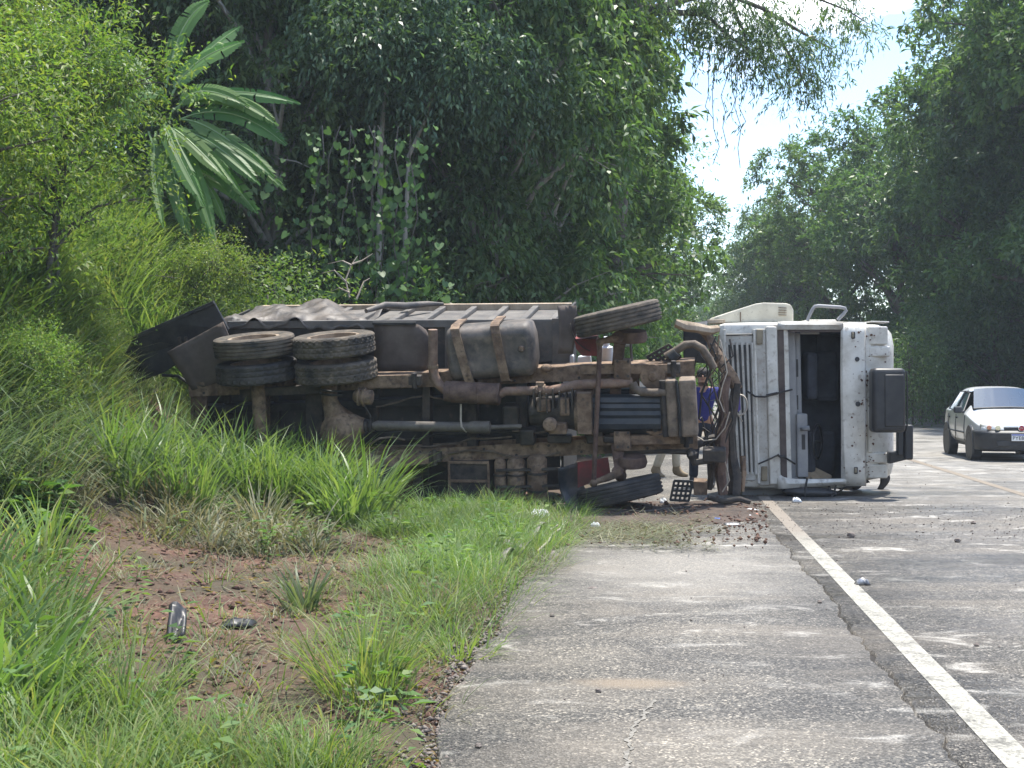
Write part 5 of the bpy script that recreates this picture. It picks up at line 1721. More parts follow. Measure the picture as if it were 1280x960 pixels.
def build_overhang():
    """limb of a tall tree that reaches across the top of the sky gap"""
    Y = 34.0
    foot = W(792, 500, Y)
    z = float(terr(foot.x, foot.y))
    o = empty('overhanging_tree', (foot.x, foot.y, z), 'tall tree whose thin leafy limb reaches across the top of the sky gap', 'tree')
    mb = MB()
    mb.tube([Vector((foot.x - .9, Y + .4, z - .3)), W(768, 300, Y + .3), W(780, 120, Y), W(792, 20, Y), W(800, -60, Y), W(806, -160, Y)], [.30, .27, .22, .18, .14, .08], 10)
    limbs = [[(795, 14), (830, 8), (870, -4), (910, -6), (955, 12), (1000, 40), (1040, 62)], [(795, 14), (840, 16), (880, 18), (910, 45), (935, 62)], [(870, -4), (930, -20), (1000, -10), (1060, 14), (1085, 30)], [(955, 12), (975, 50), (1000, 92), (1008, 112)], [(910, 0), (930, 40), (936, 80)]]
    tips = []
    for l in limbs:
        P = [W(x, y, Y - .1 * i) for i, (x, y) in enumerate(l)]
        m = len(P)
        mb.tube(P, [(.10 if l[0] == (795, 14) else .05) * (1 - .8 * i / (m - 1)) for i in range(m)], 7)
        for i in range(1, m):
            for q in range(5):
                tips.append(P[i - 1].lerp(P[i], q / 5))
    mb.build('trunk', M['bark'], o, smooth=60)
    rg = np.random.default_rng(77)
    off = np.array(o.location)
    tips = np.array([tuple(t) for t in tips])
    # long narrow leaves on drooping twigs
    ncl = 300
    ci = rg.integers(8, len(tips), ncl)
    c = tips[ci] + rg.normal(size=(ncl, 3)) * np.array([.20, .45, .15])
    tw = 3; k = 12
    td = unit(rg.normal(size=(ncl, tw, 3)) * np.array([.8, .8, .35]) + np.array([.15, 0, -.55]))
    t = rg.random((ncl, tw, k))
    P = c[:, None, None, :] + td[:, :, None, :] * (t * .85)[..., None]
    P[..., 2] -= .25 * t ** 2
    P = P.reshape(-1, 3) - off; n = len(P)
    D = np.repeat(td.reshape(-1, 3), k, 0) * .5 + rg.normal(size=(n, 3)) * .5; D[:, 2] -= .5
    V = leaves_arrays(P, D, rg.normal(size=(n, 3)) * .5 + np.array([0, -.3, 1]), .17 * (.6 + .7 * rg.random(n)), .034 * (.7 + .5 * rg.random(n)))
    link('crown', leaf_mesh('crown', V), M['leaf_dark'], o)
    r2 = random.Random(8)
    for (x, y0, y1) in ((868, 60, 118), (886, 50, 150), (893, 70, 206), (905, 60, 180), (914, 75, 150), (921, 60, 210), (928, 62, 170), (876, 40, 92), (940, 80, 130), (1002, 95, 132)):
        mb = MB()
        mb.tube([W(x + r2.uniform(-3, 3) * j * .5, y0 + (y1 - y0) * j / 6, Y - .2) for j in range(7)], .009, 5)
        vo = mb.build('hanging_vine', M['bark'], o, smooth=60)
        nn = 16
        yy = rg.uniform(y0 + 10, y1, nn)
        P = np.array([tuple(W(x + rg.normal() * 2, q, Y - .2)) for q in yy]) - off
        D = rg.normal(size=(nn, 3)) * .4 + np.array([0, 0, -1.])
        link('leaves', leaf_mesh('leaves', leaves_arrays(P, D, rg.normal(size=(nn, 3)), .15 * (.6 + .7 * rg.random(nn)), .03 * np.ones(nn))), M['leaf_dark'], vo)


build_overhang()


# ------------------------------------------------------------------ grass
def blades_mesh(name, P, az, lean, L, Wd, curl, k=4, twist=None):
    """arched blades rooted at P; az heading, lean first tilt from upright, curl added tilt to the tip"""
    n = len(P)
    P = P.astype(float)
    dh = np.stack([np.cos(az), np.sin(az), np.zeros(n)], -1)
    tw = np.zeros(n) if twist is None else twist
    sd = np.stack([-np.sin(az + tw), np.cos(az + tw), np.zeros(n)], -1)
    pos = P.copy()
    rows = []
    for i in range(k + 1):
        t = i / k
        w = Wd * (np.interp(t, [0, .25, .6, 1], [.55, 1, .8, .0]))
        if i < k:
            rows.append(pos - sd * w[:, None] * .5); rows.append(pos + sd * w[:, None] * .5)
        else:
            rows.append(pos.copy())
        a = lean + curl * ((i + .5) / k) ** 1.4
        st = (L / k)[:, None]
        pos = pos + (dh * np.sin(a)[:, None] + np.array([0, 0, 1.]) * np.cos(a)[:, None]) * st
    V = np.stack(rows, 1)                       # n, 2k+1, 3
    m = 2 * k + 1
    q = []
    for i in range(k - 1):
        q += [2 * i, 2 * i + 1, 2 * i + 3, 2 * i + 2]
    tri = [2 * (k - 1), 2 * (k - 1) + 1, 2 * k]
    pat = np.array(q + tri)
    idx = (np.arange(n)[:, None] * m + pat[None, :]).ravel()
    fn = np.tile(np.array([4] * (k - 1) + [3]), n)
    return np_mesh(name, V.reshape(-1, 3), fn, idx)


def tuft_points(rg, centres, per, rad):
    n = len(centres) * per
    c = np.repeat(centres, per, 0)
    r = rad * np.sqrt(rg.random(n)); q = rg.random(n) * 2 * np.pi
    x, y = c[:, 0] + r * np.cos(q), c[:, 1] + r * np.sin(q)
    return np.stack([x, y, terr(x, y) - .02], -1), q, r / rad


def scatter(rg, n, test, xr, yr):
    out = []
    while len(out) < n:
        x = rg.uniform(*xr, 4 * n); y = rg.uniform(*yr, 4 * n)
        ok = test(x, y)
        out += list(zip(x[ok], y[ok]))
    return np.array(out[:n])


def sof(x, y):
    return SH_L + edge_jag(y) + bend(y) - x          # distance outside the ragged asphalt edge


def proj(x, y):
    z = terr(x, y)
    return 640 + x / y * F, HOR + (CH - z) / y * F


BARE = [(250, 740, 190, 85), (330, 840, 130, 85), (150, 710, 110, 70), (400, 740, 120, 60), (470, 700, 75, 34), (480, 760, 60, 40), (330, 905, 110, 45), (180, 800, 110, 50), (560, 850, 30, 60)]


def bare(x, y):
    px, py = proj(x, y)
    b = np.full_like(px, -1.0)
    for (cx, cy, rx, ry) in BARE:
        b = np.maximum(b, 1.25 - ((px - cx) / rx) ** 2 - ((py - cy) / ry) ** 2)
    return b + .7 * (vnoise(x, y, 1.6, 21) - .5)


GC_A = [(0.0868, 0.1478, 0.053), (0.1174, 0.1836, 0.0632), (0.153, 0.2192, 0.0796), (0.204, 0.255, 0.102)]
GC_B = [(0.088, 0.1584, 0.0484), (0.1232, 0.198, 0.0598), (0.1584, 0.2288, 0.0748), (0.2464, 0.264, 0.1144)]
GC_C = [(0.0585, 0.0945, 0.0522), (0.081, 0.1215, 0.063), (0.1125, 0.153, 0.0765), (0.198, 0.216, 0.135)]
GC_D = [(0.216, 0.208, 0.136), (0.272, 0.264, 0.184), (0.136, 0.16, 0.088), (0.096, 0.128, 0.06), (0.176, 0.152, 0.096), (0.16, 0.184, 0.112)]
M['grass_a'] = leaf_mat('lush_grass', GC_A, .4, .4, (1.4, 1.5, .6))
M['grass_b'] = leaf_mat('bright_grass', GC_B, .42, .5, (1.4, 1.4, .6))
M['grass_c'] = leaf_mat('bluish_grass', GC_C, .36, .38, (1.3, 1.4, .7))
M['grass_d'] = leaf_mat('dry_grass', GC_D, .3, .7, (1.2, 1.1, .7))


def grass(name, label, seed, centres, per, rad, L, Wd, mt, lean=.25, curl=1.1, dom=None, k=4, kind_='stuff'):
    rg = np.random.default_rng(seed)
    P, q, rr = tuft_points(rg, centres, per, rad)
    n = len(P)
    az = q + rg.normal(size=n) * .6
    if dom is not None:
        az = np.where(rg.random(n) < .5, dom + rg.normal(size=n) * .6, az)
    big = np.repeat(.75 + .5 * rg.random(len(centres)), per)
    Ls = L * big * (.45 + .7 * rg.random(n))
    le = np.abs(lean * (.3 + rr) * (.5 + rg.random(n)))
    cu = curl * (.35 + .9 * rg.random(n))
    me = blades_mesh(name, P, az, le, Ls, Wd * (.6 + .7 * rg.random(n)), cu, k, rg.normal(size=n) * .5)
    o = link(name, me, M[mt])
    tag(o, label, 'grass', kind=kind_)
    return o


def build_grass():
    rg = np.random.default_rng(3)
    behind = lambda x, y: y < 17.4 - .15 * (x / .0099) / 100 * 0 - .12 * (x + 1)
    # lush tall clumps in front of the tail of the truck
    c = np.array([tuple(G(px, py, .05))[:2] for px, py in zip(np.concatenate([rg.uniform(130, 270, 14), rg.uniform(265, 425, 44), rg.uniform(425, 470, 6)]), np.concatenate([rg.uniform(640, 668, 14), rg.uniform(628, 650, 44), rg.uniform(640, 660, 6)]))])
    grass('tall_grass', 'tall lush green grass growing up in front of the tail of the truck', 11, c, 58, .22, .98, .027, 'grass_a', .34, 1.15)
    c = np.array([tuple(G(px, py, .05))[:2] for px, py in zip(rg.uniform(180, 400, 60), rg.uniform(640, 690, 60))])
    grass('flattened_grass', 'pale half dried grass between the bare soil and the tall grass', 12, c, 30, .20, .50, .018, 'grass_d', .8, 1.3)
    # low lush verge between soil, truck and asphalt
    c = scatter(rg, 200, lambda x, y: (sof(x, y) > .10 + .5 * vnoise(x, y, 1.3, 41) * (y < 14)) & (bare(x, y) < .5) & (vnoise(x, y, 1.1, 42) > .30) & (y < 17.6) & (y > 10.2) & (proj(x, y)[0] > 470) & (proj(x, y)[1] < 800) & (proj(x, y)[1] > 618), (-3.2, .9), (10, 18))
    grass('verge_grass', 'soft low green grass on the verge beside the asphalt edge', 13, c, 75, .22, .36, .0075, 'grass_a', .5, 1.5, k=3)
    c = scatter(rg, 120, lambda x, y: (sof(x, y) > .02) & (sof(x, y) < 1.4) & (y < 17) & (y > 9) & (proj(x, y)[0] > 440), (-3.2, .9), (9, 18))
    grass('verge_grass', 'pale seeding grass mixed through the verge', 14, c, 40, .2, .42, .006, 'grass_b', .5, 1.4, k=3)
    c = scatter(rg, 60, lambda x, y: (sof(x, y) > .02) & (sof(x, y) < 1.7) & (y < 17) & (y > 7) & (proj(x, y)[0] > 430), (-3.2, .9), (7, 18))
    grass('verge_grass', 'dry straw coloured stems mixed through the verge', 27, c, 26, .2, .34, .007, 'grass_d', .7, 1.4, k=3)
    # fine bright grass low on the near verge
    c = scatter(rg, 230, lambda x, y: (sof(x, y) > .15 + .3 * vnoise(x, y, 1.5, 43)) & (bare(x, y) < -.1) & (vnoise(x, y, 1.4, 44) > .25) & (y < 10.5), (-4.2, .2), (5.2, 10.5))
    grass('short_grass', 'fine bright green grass on the near verge', 15, c, 70, .20, .36, .0065, 'grass_b', .5, 1.3, k=3)
    c = scatter(rg, 90, lambda x, y: (sof(x, y) > .5) & (bare(x, y) < -.1) & (y < 11) & (proj(x, y)[0] < 330), (-4.6, -.5), (5.2, 11))
    grass('short_grass', 'mid green grass at the near corner of the verge', 16, c, 30, .18, .46, .012, 'grass_b', .5, 1.2)
    # broad blades at the near corner
    c = np.array([tuple(G(px, py, .0))[:2] for px, py in zip(rg.uniform(-60, 75, 24), rg.uniform(740, 960, 24))])
    grass('broad_grass', 'broad bladed grass arching in from the near corner of the verge', 17, c, 18, .16, .68, .024, 'grass_a', .4, 1.2, dom=.2)
    c = np.array([tuple(G(px, py, .0))[:2] for px, py in zip(rg.uniform(-20, 85, 14), rg.uniform(650, 740, 14))])
    grass('broad_grass', 'stiff green grass blades by the bare soil patch', 18, c, 34, .16, .70, .018, 'grass_b', .35, 1.0)
    # sparse grass on the soil
    c = scatter(rg, 150, lambda x, y: (bare(x, y) > .1) & (sof(x, y) > .2), (-5, 0), (5.5, 16))
    grass('sparse_grass', 'sparse trampled grass on the bare soil', 19, c, 26, .17, .24, .0075, 'grass_d', .8, 1.2, k=3)
    c = scatter(rg, 50, lambda x, y: (bare(x, y) > -.1) & (sof(x, y) > .2), (-5, 0), (5.5, 16))
    grass('sparse_grass', 'sparse green grass sprouting from the bare soil', 20, c, 20, .15, .28, .009, 'grass_b', .6, 1.1, k=3)
    # bank: long drooping bluish grass beside the truck
    c = scatter(rg, 220, lambda x, y: (proj(x, y)[0] < 78) & (proj(x, y)[1] < 632) & (proj(x, y)[0] > -120) & (sof(x, y) > 3.2) & (y > 11.3), (-9, -3), (11, 18.5))
    grass('bank_grass', 'long drooping blue green grass covering the bank', 21, c, 42, .24, .90, .022, 'grass_c', .45, 1.8, dom=-.4)
    c = scatter(rg, 60, lambda x, y: (proj(x, y)[0] < 110) & (proj(x, y)[1] < 640) & (proj(x, y)[0] > 0) & (sof(x, y) > 3.0) & (y > 11), (-7, -3), (11, 15))
    grass('bank_grass', 'brown dead blades under the drooping bank grass', 22, c, 26, .2, .7, .012, 'grass_d', .6, 1.8, dom=-.6)
    # bank above and behind the tail
    c = scatter(rg, 900, lambda x, y: (sof(x, y) > 4.4) & (proj(x, y)[0] > -60) & (proj(x, y)[0] < 420) & (y > 15) & ((y > 20.8) | (proj(x, y)[0] < 70)), (-13, -2.6), (15.5, 28))
    grass('bank_grass', 'bright long grass on the sunny bank above the truck tail', 23, c, 34, .24, 1.1, .034, 'grass_b', .4, 1.4)
    c = scatter(rg, 220, lambda x, y: (sof(x, y) > 5.2) & (proj(x, y)[0] > -60) & (proj(x, y)[0] < 120) & (y > 14), (-13, -2.6), (13.5, 19))
    grass('bank_grass', 'long bright grass in front of the shrub stems', 26, c, 36, .24, .85, .026, 'grass_b', .45, 1.4)
    c = scatter(rg, 200, lambda x, y: (sof(x, y) > 4.4) & (proj(x, y)[0] > -40) & (proj(x, y)[0] < 330) & (y > 18) & ((y > 20.8) | (proj(x, y)[0] < 70)), (-12, -2.6), (17, 26))
    grass('bank_grass', 'mid green long grass on the bank under the banana plant', 24, c, 36, .25, 1.25, .034, 'grass_a', .35, 1.4)
    c = scatter(rg, 150, lambda x, y: (proj(x, y)[0] < 290) & (proj(x, y)[0] > 100) & (sof(x, y) > 3.0) & (y > 15.5), (-7, -2.5), (15.5, 20.5))
    grass('bank_grass', 'short shaded grass under the tailgate', 25, c, 60, .26, .42, .011, 'grass_c', .5, 1.5, dom=-.6)
    # separate tussocks that stand out
    TS = [
        ('bright yellow green tussock of fine grass at the ragged asphalt edge', 455, 868, 330, .22, .60, .0075, 'grass_b', .5, 1.0),
        ('smaller yellow green tussock farther up the asphalt edge', 540, 775, 230, .22, .42, .0075, 'grass_b', .6, 1.2),
        ('leafy green tuft spilling onto the asphalt', 572, 812, 150, .2, .26, .012, 'grass_b', .8, 1.0),
        ('grey green tussock with broad bent blades on the bare soil', 380, 752, 70, .13, .46, .020, 'grass_c', .55, 1.0),
        ('pale bleached tussock in front of the differential', 325, 668, 150, .22, .62, .016, 'grass_d', .5, 1.0),
        ('pale bleached tussock beside the bank grass', 205, 668, 120, .2, .60, .016, 'grass_d', .55, 1.1),
        ('fine green tussock at the bottom edge of the photo', 385, 960, 200, .2, .36, .0065, 'grass_b', .6, 1.2),
        ('upright green tussock beside the soil patch', 62, 690, 80, .14, .85, .018, 'grass_b', .22, .6),
        ('green tussock amid the fine grass of the near verge', 150, 905, 140, .2, .55, .010, 'grass_a', .4, 1.0),
    ]
    for i, (lab, px, py, n, rad, L, wd, mt, le, cu) in enumerate(TS):
        p = G(px, py, .02)
        g = np.random.default_rng(300 + i)
        P, q, rr = tuft_points(g, np.array([[p.x, p.y]]), n, rad)
        me = blades_mesh('grass_tussock', P - np.array([p.x, p.y, 0]), q + g.normal(size=n) * .5, np.abs(le * (.2 + rr) * (.5 + g.random(n))), L * (.45 + .7 * g.random(n)), wd * (.6 + .7 * g.random(n)), cu * (.4 + .9 * g.random(n)), 5, g.normal(size=n) * .5)
        o = link('grass_tussock', me, M[mt]); o.location = (p.x, p.y, 0)
        tag(o, lab, 'grass tussock', 'tussocks on the verge')
    # mown and torn grass lying on the shoulder
    c = np.array([tuple(G(px, py, .0))[:2] for px, py in zip(np.concatenate([rg.uniform(690, 880, 70), rg.uniform(745, 850, 40), rg.uniform(610, 690, 20)]), np.concatenate([rg.uniform(645, 690, 70), rg.uniform(660, 684, 40), rg.uniform(690, 730, 20)]))])
    n = 26
    P, q, rr = tuft_points(rg, c, n, .22)
    P[:, 2] = np.maximum(.012, terr(P[:, 0], P[:, 1]) + .03) + .05 * rg.random(len(P))
    nn = len(P)
    me = blades_mesh('torn_grass', P, rg.random(nn) * 6.28, 1.45 + .12 * rg.normal(size=nn), .22 * (.5 + rg.random(nn)), .008 * np.ones(nn), .2 * rg.normal(size=nn), 3, rg.normal(size=nn) * .8)
    tag(link('torn_grass', me, M['grass_d']), 'torn dry grass strewn over the shoulder in front of the truck', 'grass', kind='stuff')


build_grass()


def build_litter():
    rg = np.random.default_rng(404)
    # dry leaves fallen on the soil and verge
    n = 2600
    y = rg.uniform(5.3, 17, n); x = bend(y) + SH_L - rg.uniform(-.05, 4.6, n)
    P = np.stack([x, y, terr(x, y) + .012], -1)
    D = rg.normal(size=(n, 3)) * np.array([1, 1, .15]); Nn = rg.normal(size=(n, 3)) * .3 + np.array([0, 0, 1.])
    o = link('leaf_litter', leaf_mesh('leaf_litter', leaves_arrays(P, D, Nn, .035 + .07 * rg.random(n), .014 + .02 * rg.random(n))), M['leaf_dry'])
    tag(o, 'dry brown leaves and stalks littering the soil and verge', 'leaf litter', kind='stuff')
    # broad leaved weeds among the grass
    def weeds(seed, c, per, lab, mt, size):
        g = np.random.default_rng(seed)
        k = len(c); n = k * per
        cc = np.repeat(c, per, 0)
        q = g.random(n) * 6.28; h = g.random(n)
        ht = np.repeat(.12 + .3 * g.random(k), per)
        x = cc[:, 0] + np.cos(q) * .03; y = cc[:, 1] + np.sin(q) * .03
        P = np.stack([x, y, terr(x, y) + ht * h + .02], -1)
        D = np.stack([np.cos(q), np.sin(q), .15 - .7 * g.random(n) * (1 - h)], -1)
        Nn = np.array([0, 0, 1.]) + g.normal(size=(n, 3)) * .25
        o = link('weeds', leaf_mesh('weeds', leaves_arrays(P, D, Nn, size * (.6 + .8 * g.random(n)), size * .5 * (.6 + .7 * g.random(n)))), M[mt])
        tag(o, lab, 'weeds', kind='stuff')
    c = scatter(rg, 120, lambda x, y: (sof(x, y) > .15) & (sof(x, y) < 3.5) & (bare(x, y) < .8), (-5, .6), (5.5, 16.5))
    weeds(1, c, 16, 'small broad leaved weeds mixed through the verge grass', 'leaf_mid', .085)
    c = scatter(rg, 260, lambda x, y: (sof(x, y) > 3.6) & (proj(x, y)[0] > -60) & (proj(x, y)[0] < 400) & ((y > 20.8) | (proj(x, y)[0] < 100)), (-12, -2.6), (12, 26))
    weeds(2, c, 22, 'broad leaved weeds standing in the bank grass', 'leaf_mid', .20)


build_litter()


def build_dead_branch():
    o = empty('dead_branch', G(436, 640), 'pale bare dead branch sticking out of the bushes above the second dual wheel', 'branch')
    b = W(437, 372, 23.2); o.location = b
    mb = MB()
    for pts in ([(437, 372), (432, 350), (440, 330), (447, 320)], [(432, 352), (418, 338), (402, 342)], [(440, 332), (428, 326), (410, 330)], [(446, 374), (455, 352), (462, 348)], [(437, 366), (424, 360), (414, 364)], [(440, 330), (452, 326), (466, 317)]):
        m = len(pts)
        mb.tube([W(x, y, 23.2 + .08 * i) for i, (x, y) in enumerate(pts)], [.018 * (1 - .7 * i / (m - 1)) for i in range(m)], 5)
    mb.build('twig', M['twig'], o, smooth=60)


build_dead_branch()



# ------------------------------------------------------------------ hatchback coming the other way
def glass_mat():
    m = bpy.data.materials.new('car_glass')
    m.use_nodes = True
    nt = m.node_tree; L = nt.links.new
    b = nt.nodes['Principled BSDF']; out = nt.nodes['Material Output']
    b.inputs['Base Color'].default_value = (.02, .045, .075, 1)
    b.inputs['Roughness'].default_value = .04
    b.inputs['Specular IOR Level'].default_value = 1.0; b.inputs['IOR'].default_value = 1.9
    t = _n(nt, 'ShaderNodeBsdfTransparent'); t.inputs[0].default_value = (.55, .62, .62, 1)
    ms = _n(nt, 'ShaderNodeMixShader'); ms.inputs[0].default_value = .15
    L(b.outputs[0], ms.inputs[1]); L(t.outputs[0], ms.inputs[2]); L(ms.outputs[0], out.inputs[0])
    return m


def build_car():
    ang = R(6.0)
    P0 = Vector(((1276 - 640) * 28.35 / F, 28.35, 0))
    Bk = Vector((math.sin(ang), math.cos(ang), 0)); Rt = Vector((math.cos(ang), -math.sin(ang), 0)); Up = Vector((0, 0, 1))
    Q = lambda x, y, z: P0 + Rt * x + Bk * y + Up * z
    MM = Matrix((Rt, Bk, Up)).transposed()
    o = empty('hatchback_car', P0, 'silvery white hatchback car driving towards the camera in the opposite lane', 'car')
    paint = mat('silver_white_paint', (.58, .60, .60), (.64, .65, .64), 2, .28, metal=.15, bump=0, c3=(.45, .42, .37), s3=9, t3=.66)
    paint.node_tree.nodes['Principled BSDF'].inputs['Coat Weight'].default_value = .5
    gl = glass_mat()
    blk = mat('bumper_plastic', (.022, .025, .03), (.04, .042, .045), 4, .5, bump=.03)
    tyr = mat('car_tyre', (.015, .015, .015), (.035, .033, .03), 6, .8)
    st = [(.02, .40, .60, .60, .585, .655, .42), (.10, .32, .72, .66, .72, .725, .52), (.45, .28, .80, .75, .785, .845, .60), (.95, .26, .815, .84, .80, .955, .66), (1.12, .26, .815, .875, .80, .99, .665),
          (1.42, .26, .815, .885, .80, 1.20, .60), (1.75, .26, .815, .90, .80, 1.385, .545), (2.25, .26, .815, .92, .80, 1.425, .55), (2.95, .27, .81, .94, .79, 1.40, .54), (3.30, .30, .80, .95, .78, 1.29, .53), (3.60, .34, .77, .94, .75, 1.06, .55), (3.74, .40, .70, .90, .68, .95, .50)]
    rows = []
    for (y, zb, hw, zs, hs, zt, ht) in st:
        h = [(0, zb), (.8 * hw, zb), (hw, zb + .10), (hw + .012, (zb + zs) / 2 + .03), (hs + .004, zs - .05), (hs, zs), (hs - .035, zs + .02), (ht + .02, max(zt - .07, zs + .03)), (ht - .05, zt), (ht * .5, zt + .018), (0, zt + .025)]
        row = [Q(x, y, z) for x, z in h] + [Q(-x, y, z) for x, z in h[-2:0:-1]]
        rows.append(row)
    mb = MB(); mb.strip(rows, True); n = len(rows[0])
    def open_(k):                      # leave the window openings out of the shell
        i, j = divmod(k, n)
        if i in (4, 5) and 7 <= j <= 12: return True
        return i in (5, 6, 7) and j in (6, 13)
    mb.f = [f for k, f in enumerate(mb.f) if not open_(k)]
    mb.f.append(tuple(range(n))); mb.f.append(tuple((len(rows) - 1) * n + k for k in range(n)))
    body = mb.build('body', paint, o, smooth=45, sub=2)
    # windscreen
    rows = []
    for t in np.linspace(0, 1, 7):
        y = 1.10 + .60 * t; z = 1.0 + .385 * t; hwx = .655 - .12 * t
        rows.append([Q(hwx * s, y - .025 + .06 * s * s - .02, z + .028 - .03 * s * s) for s in np.linspace(-1, 1, 9)])
    mb = MB(); mb.strip(rows); ws = mb.build('windscreen', gl, o, smooth=60)
    mb = MB(); mb.tube([rows[0][k] - Bk * .01 for k in range(9)], .014, 6); mb.build('wiper_cowl', blk, ws)
    mb = MB(); mb.tube([Q(-.35, 1.05, .985), Q(.05, 1.07, 1.012), Q(.38, 1.1, 1.03)], .009, 5); mb.build('wiper', blk, ws)
    def side(s, y0, y1, y2, y3, name):
        """side pane: lower edge y0..y1, upper edge y3..y2"""
        def pt(y, t):
            zs = np.interp(y, [a[0] for a in st], [a[3] for a in st]) + .03; hs = np.interp(y, [a[0] for a in st], [a[4] for a in st])
            zt = np.interp(y, [a[0] for a in st], [a[5] for a in st]) - .075; ht = np.interp(y, [a[0] for a in st], [a[6] for a in st]) + .035
            return Q(s * (hs + (ht - hs) * t + .014), y, zs + (zt - zs) * t)
        mb = MB(); mb.strip([[pt(y0 + (y1 - y0) * k / 6, 0) for k in range(7)], [pt((y0 + y3) / 2 + ((y1 + y2) / 2 - (y0 + y3) / 2) * k / 6, .5) for k in range(7)], [pt(y3 + (y2 - y3) * k / 6, .97) for k in range(7)]])
        w = mb.build(name, gl, o, smooth=60)
        mb = MB(); mb.tube([pt(y0, 0), pt(y1, 0), pt(y2, .97), pt(y3, .97), pt(y0, 0)], .014, 5); mb.build('window_frame', blk, w)
    for s in (-1, 1):
        side(s, 1.36, 2.08, 2.08, 1.74, 'side_window')
        side(s, 2.17, 2.86, 2.82, 2.17, 'side_window')
        mb = MB(); mb.strip([[Q(s * (.795 - .245 * t + .008 * math.sin(3.1 * t)), 2.09, .91 + .45 * t), Q(s * (.795 - .245 * t + .008 * math.sin(3.1 * t)), 2.17, .91 + .45 * t)] for t in np.linspace(0, 1, 6)]); mb.build('door_pillar', blk, body, smooth=60, solid=.02)
        # doors as seams, handles
        mb = MB()
        for y in (1.22, 2.12, 2.92):
            mb.tube([Q(s * .815, y, .36), Q(s * .829, y, .60), Q(s * .805, y, .87)], .008, 5)
        mb.tube([Q(s * .835, 1.2, .52), Q(s * .838, 2.9, .53)], .012, 5)
        mb.build('door_seam', blk, body)
        for y in (1.98, 2.80):
            mb = MB(); mb.box(Q(s * .83, y, .80), (.03, .13, .035), MM); mb.build('door_handle', blk, o, bevel=.01)
        mb = MB(); mb.box(Q(s * .92, 1.32, .97), (.17, .09, .13), MM); mr = mb.build('wing_mirror', blk, o, bevel=.03)
        mb = MB(); mb.tube([Q(s * .80, 1.34, .93), Q(s * .90, 1.32, .94)], .025, 8); mb.build('mirror_stalk', blk, mr)
        # headlamp
        fy = lambda x: -.045 + .24 * (x / .74) ** 4
        rows = []
        for t in np.linspace(0, 1, 9):
            x = .32 + .40 * t
            zl, zh = .600 + .015 * t, .668 + .055 * math.sin(min(1, t * 1.2) * 1.57)
            rows.append([Q(s * x, fy(x) - .012 * math.sin(q * 3.14) + .05 * q, zl + (zh - zl) * q) for q in np.linspace(0, 1, 5)])
        mb = MB(); mb.strip(rows)
        hl = mb.build('headlight', M['reflector'], o, smooth=60, solid=.02)
        for (x, c, r_) in ((.43, 'lamp_warm', .050), (.58, 'lamp_amber', .042)):
            mb = MB(); mb.lathe(Q(s * x, fy(x) + .012, .655), -Bk, [(.001, .045), (r_ * .8, .042), (r_, .036), (r_, 0), (.001, 0)], 16); mb.build('lamp_lens', M[c], hl, smooth=40)
        for y in (.70, 3.07):
            mb = MB(); mb.lathe(Q(s * .745, y, .325), Rt * s, [(.001, .088), (.355, .088), (.37, .06), (.37, -.1), (.001, -.1)], 28); mb.build('wheel_arch', blk, body)
            c = Q(s * .735, y, .285)
            mb = MB(); mb.lathe(c, Rt * s, [(.18, .07), (.24, .10), (.275, .095), (.285, .06), (.285, -.07), (.25, -.09), (.18, -.07)], 32)
            wh = mb.build('wheel', tyr, o, smooth=35)
            mb = MB(); mb.lathe(c, Rt * s, [(.001, .095), (.05, .097), (.07, .08), (.16, .085), (.185, .07), (.185, 0), (.001, 0)], 24); mb.build('wheel_cover', M['grey_plastic'], wh, smooth=35)
    # bumper
    plan = [(-.815, .46), (-.80, .25), (-.73, .08), (-.55, -.03), (-.28, -.075), (0, -.085), (.28, -.075), (.55, -.03), (.73, .08), (.80, .25), (.815, .46)]
    rows = [[Q(x * k, y + d, z) for x, y in plan] for z, k, d in ((.20, .93, .12), (.235, .985, .03), (.30, 1, .0), (.44, 1.005, -.008), (.47, 1.0, -.03), (.55, 1.0, -.03), (.585, .985, .0), (.60, .95, .05))]
    mb = MB(); mb.strip(rows); bu = mb.build('bumper', blk, o, smooth=40, solid=.015)
    mb = MB(); mb.plate([Q(-.46, -.058, .30), Q(.46, -.058, .30), Q(.46, -.058, .40), Q(-.46, -.058, .40)], Bk * -.035); mb.build('air_intake', M['dark'], bu, bevel=.01)
    mb = MB(); mb.plate([Q(-.33, -.035, .615), Q(.33, -.035, .615), Q(.32, -.03, .665), Q(-.32, -.03, .665)], Bk * .06); mb.build('grille', M['dark'], o, bevel=.01)
    mb = MB(); mb.lathe(Q(0, -.04, .645), -Bk, [(.001, .03), (.048, .028), (.05, 0), (.001, 0)], 20); em = mb.build('emblem', M['emblem_red'], o, smooth=40)
    mb = MB(); mb.lathe(Q(0, -.04, .645), -Bk, [(.046, .026), (.05, .036), (.06, .034), (.062, 0), (.046, 0)], 24); mb.build('emblem_ring', M['chrome'], em, smooth=40)
    mb = MB()
    for x in (-.021, -.007, .007, .021): mb.bar(Q(x - .003, -.072, .63), Q(x + .003, -.072, .662), .005, .004, tuple(Bk))
    mb.build('emblem_mark', M['chrome'], em)
    # number plate
    mb = MB(); mb.box(Q(-.0, -.135, .47), (.40, .012, .13), MM); pl = mb.build('number_plate', M['plate_white'], o, bevel=.006)
    mb = MB(); mb.box(Q(0, -.1425, .522), (.392, .004, .024), MM); mb.build('plate_band', M['plate_blue'], pl)
    cu = bpy.data.curves.new('plate_text', 'FONT'); cu.body = 'PYE8A'; cu.size = .098; cu.align_x = 'LEFT'; cu.align_y = 'CENTER'; cu.extrude = .002; cu.space_character = 1.04
    tmp = bpy.data.objects.new('plate_text', cu)
    me = bpy.data.meshes.new_from_object(tmp)
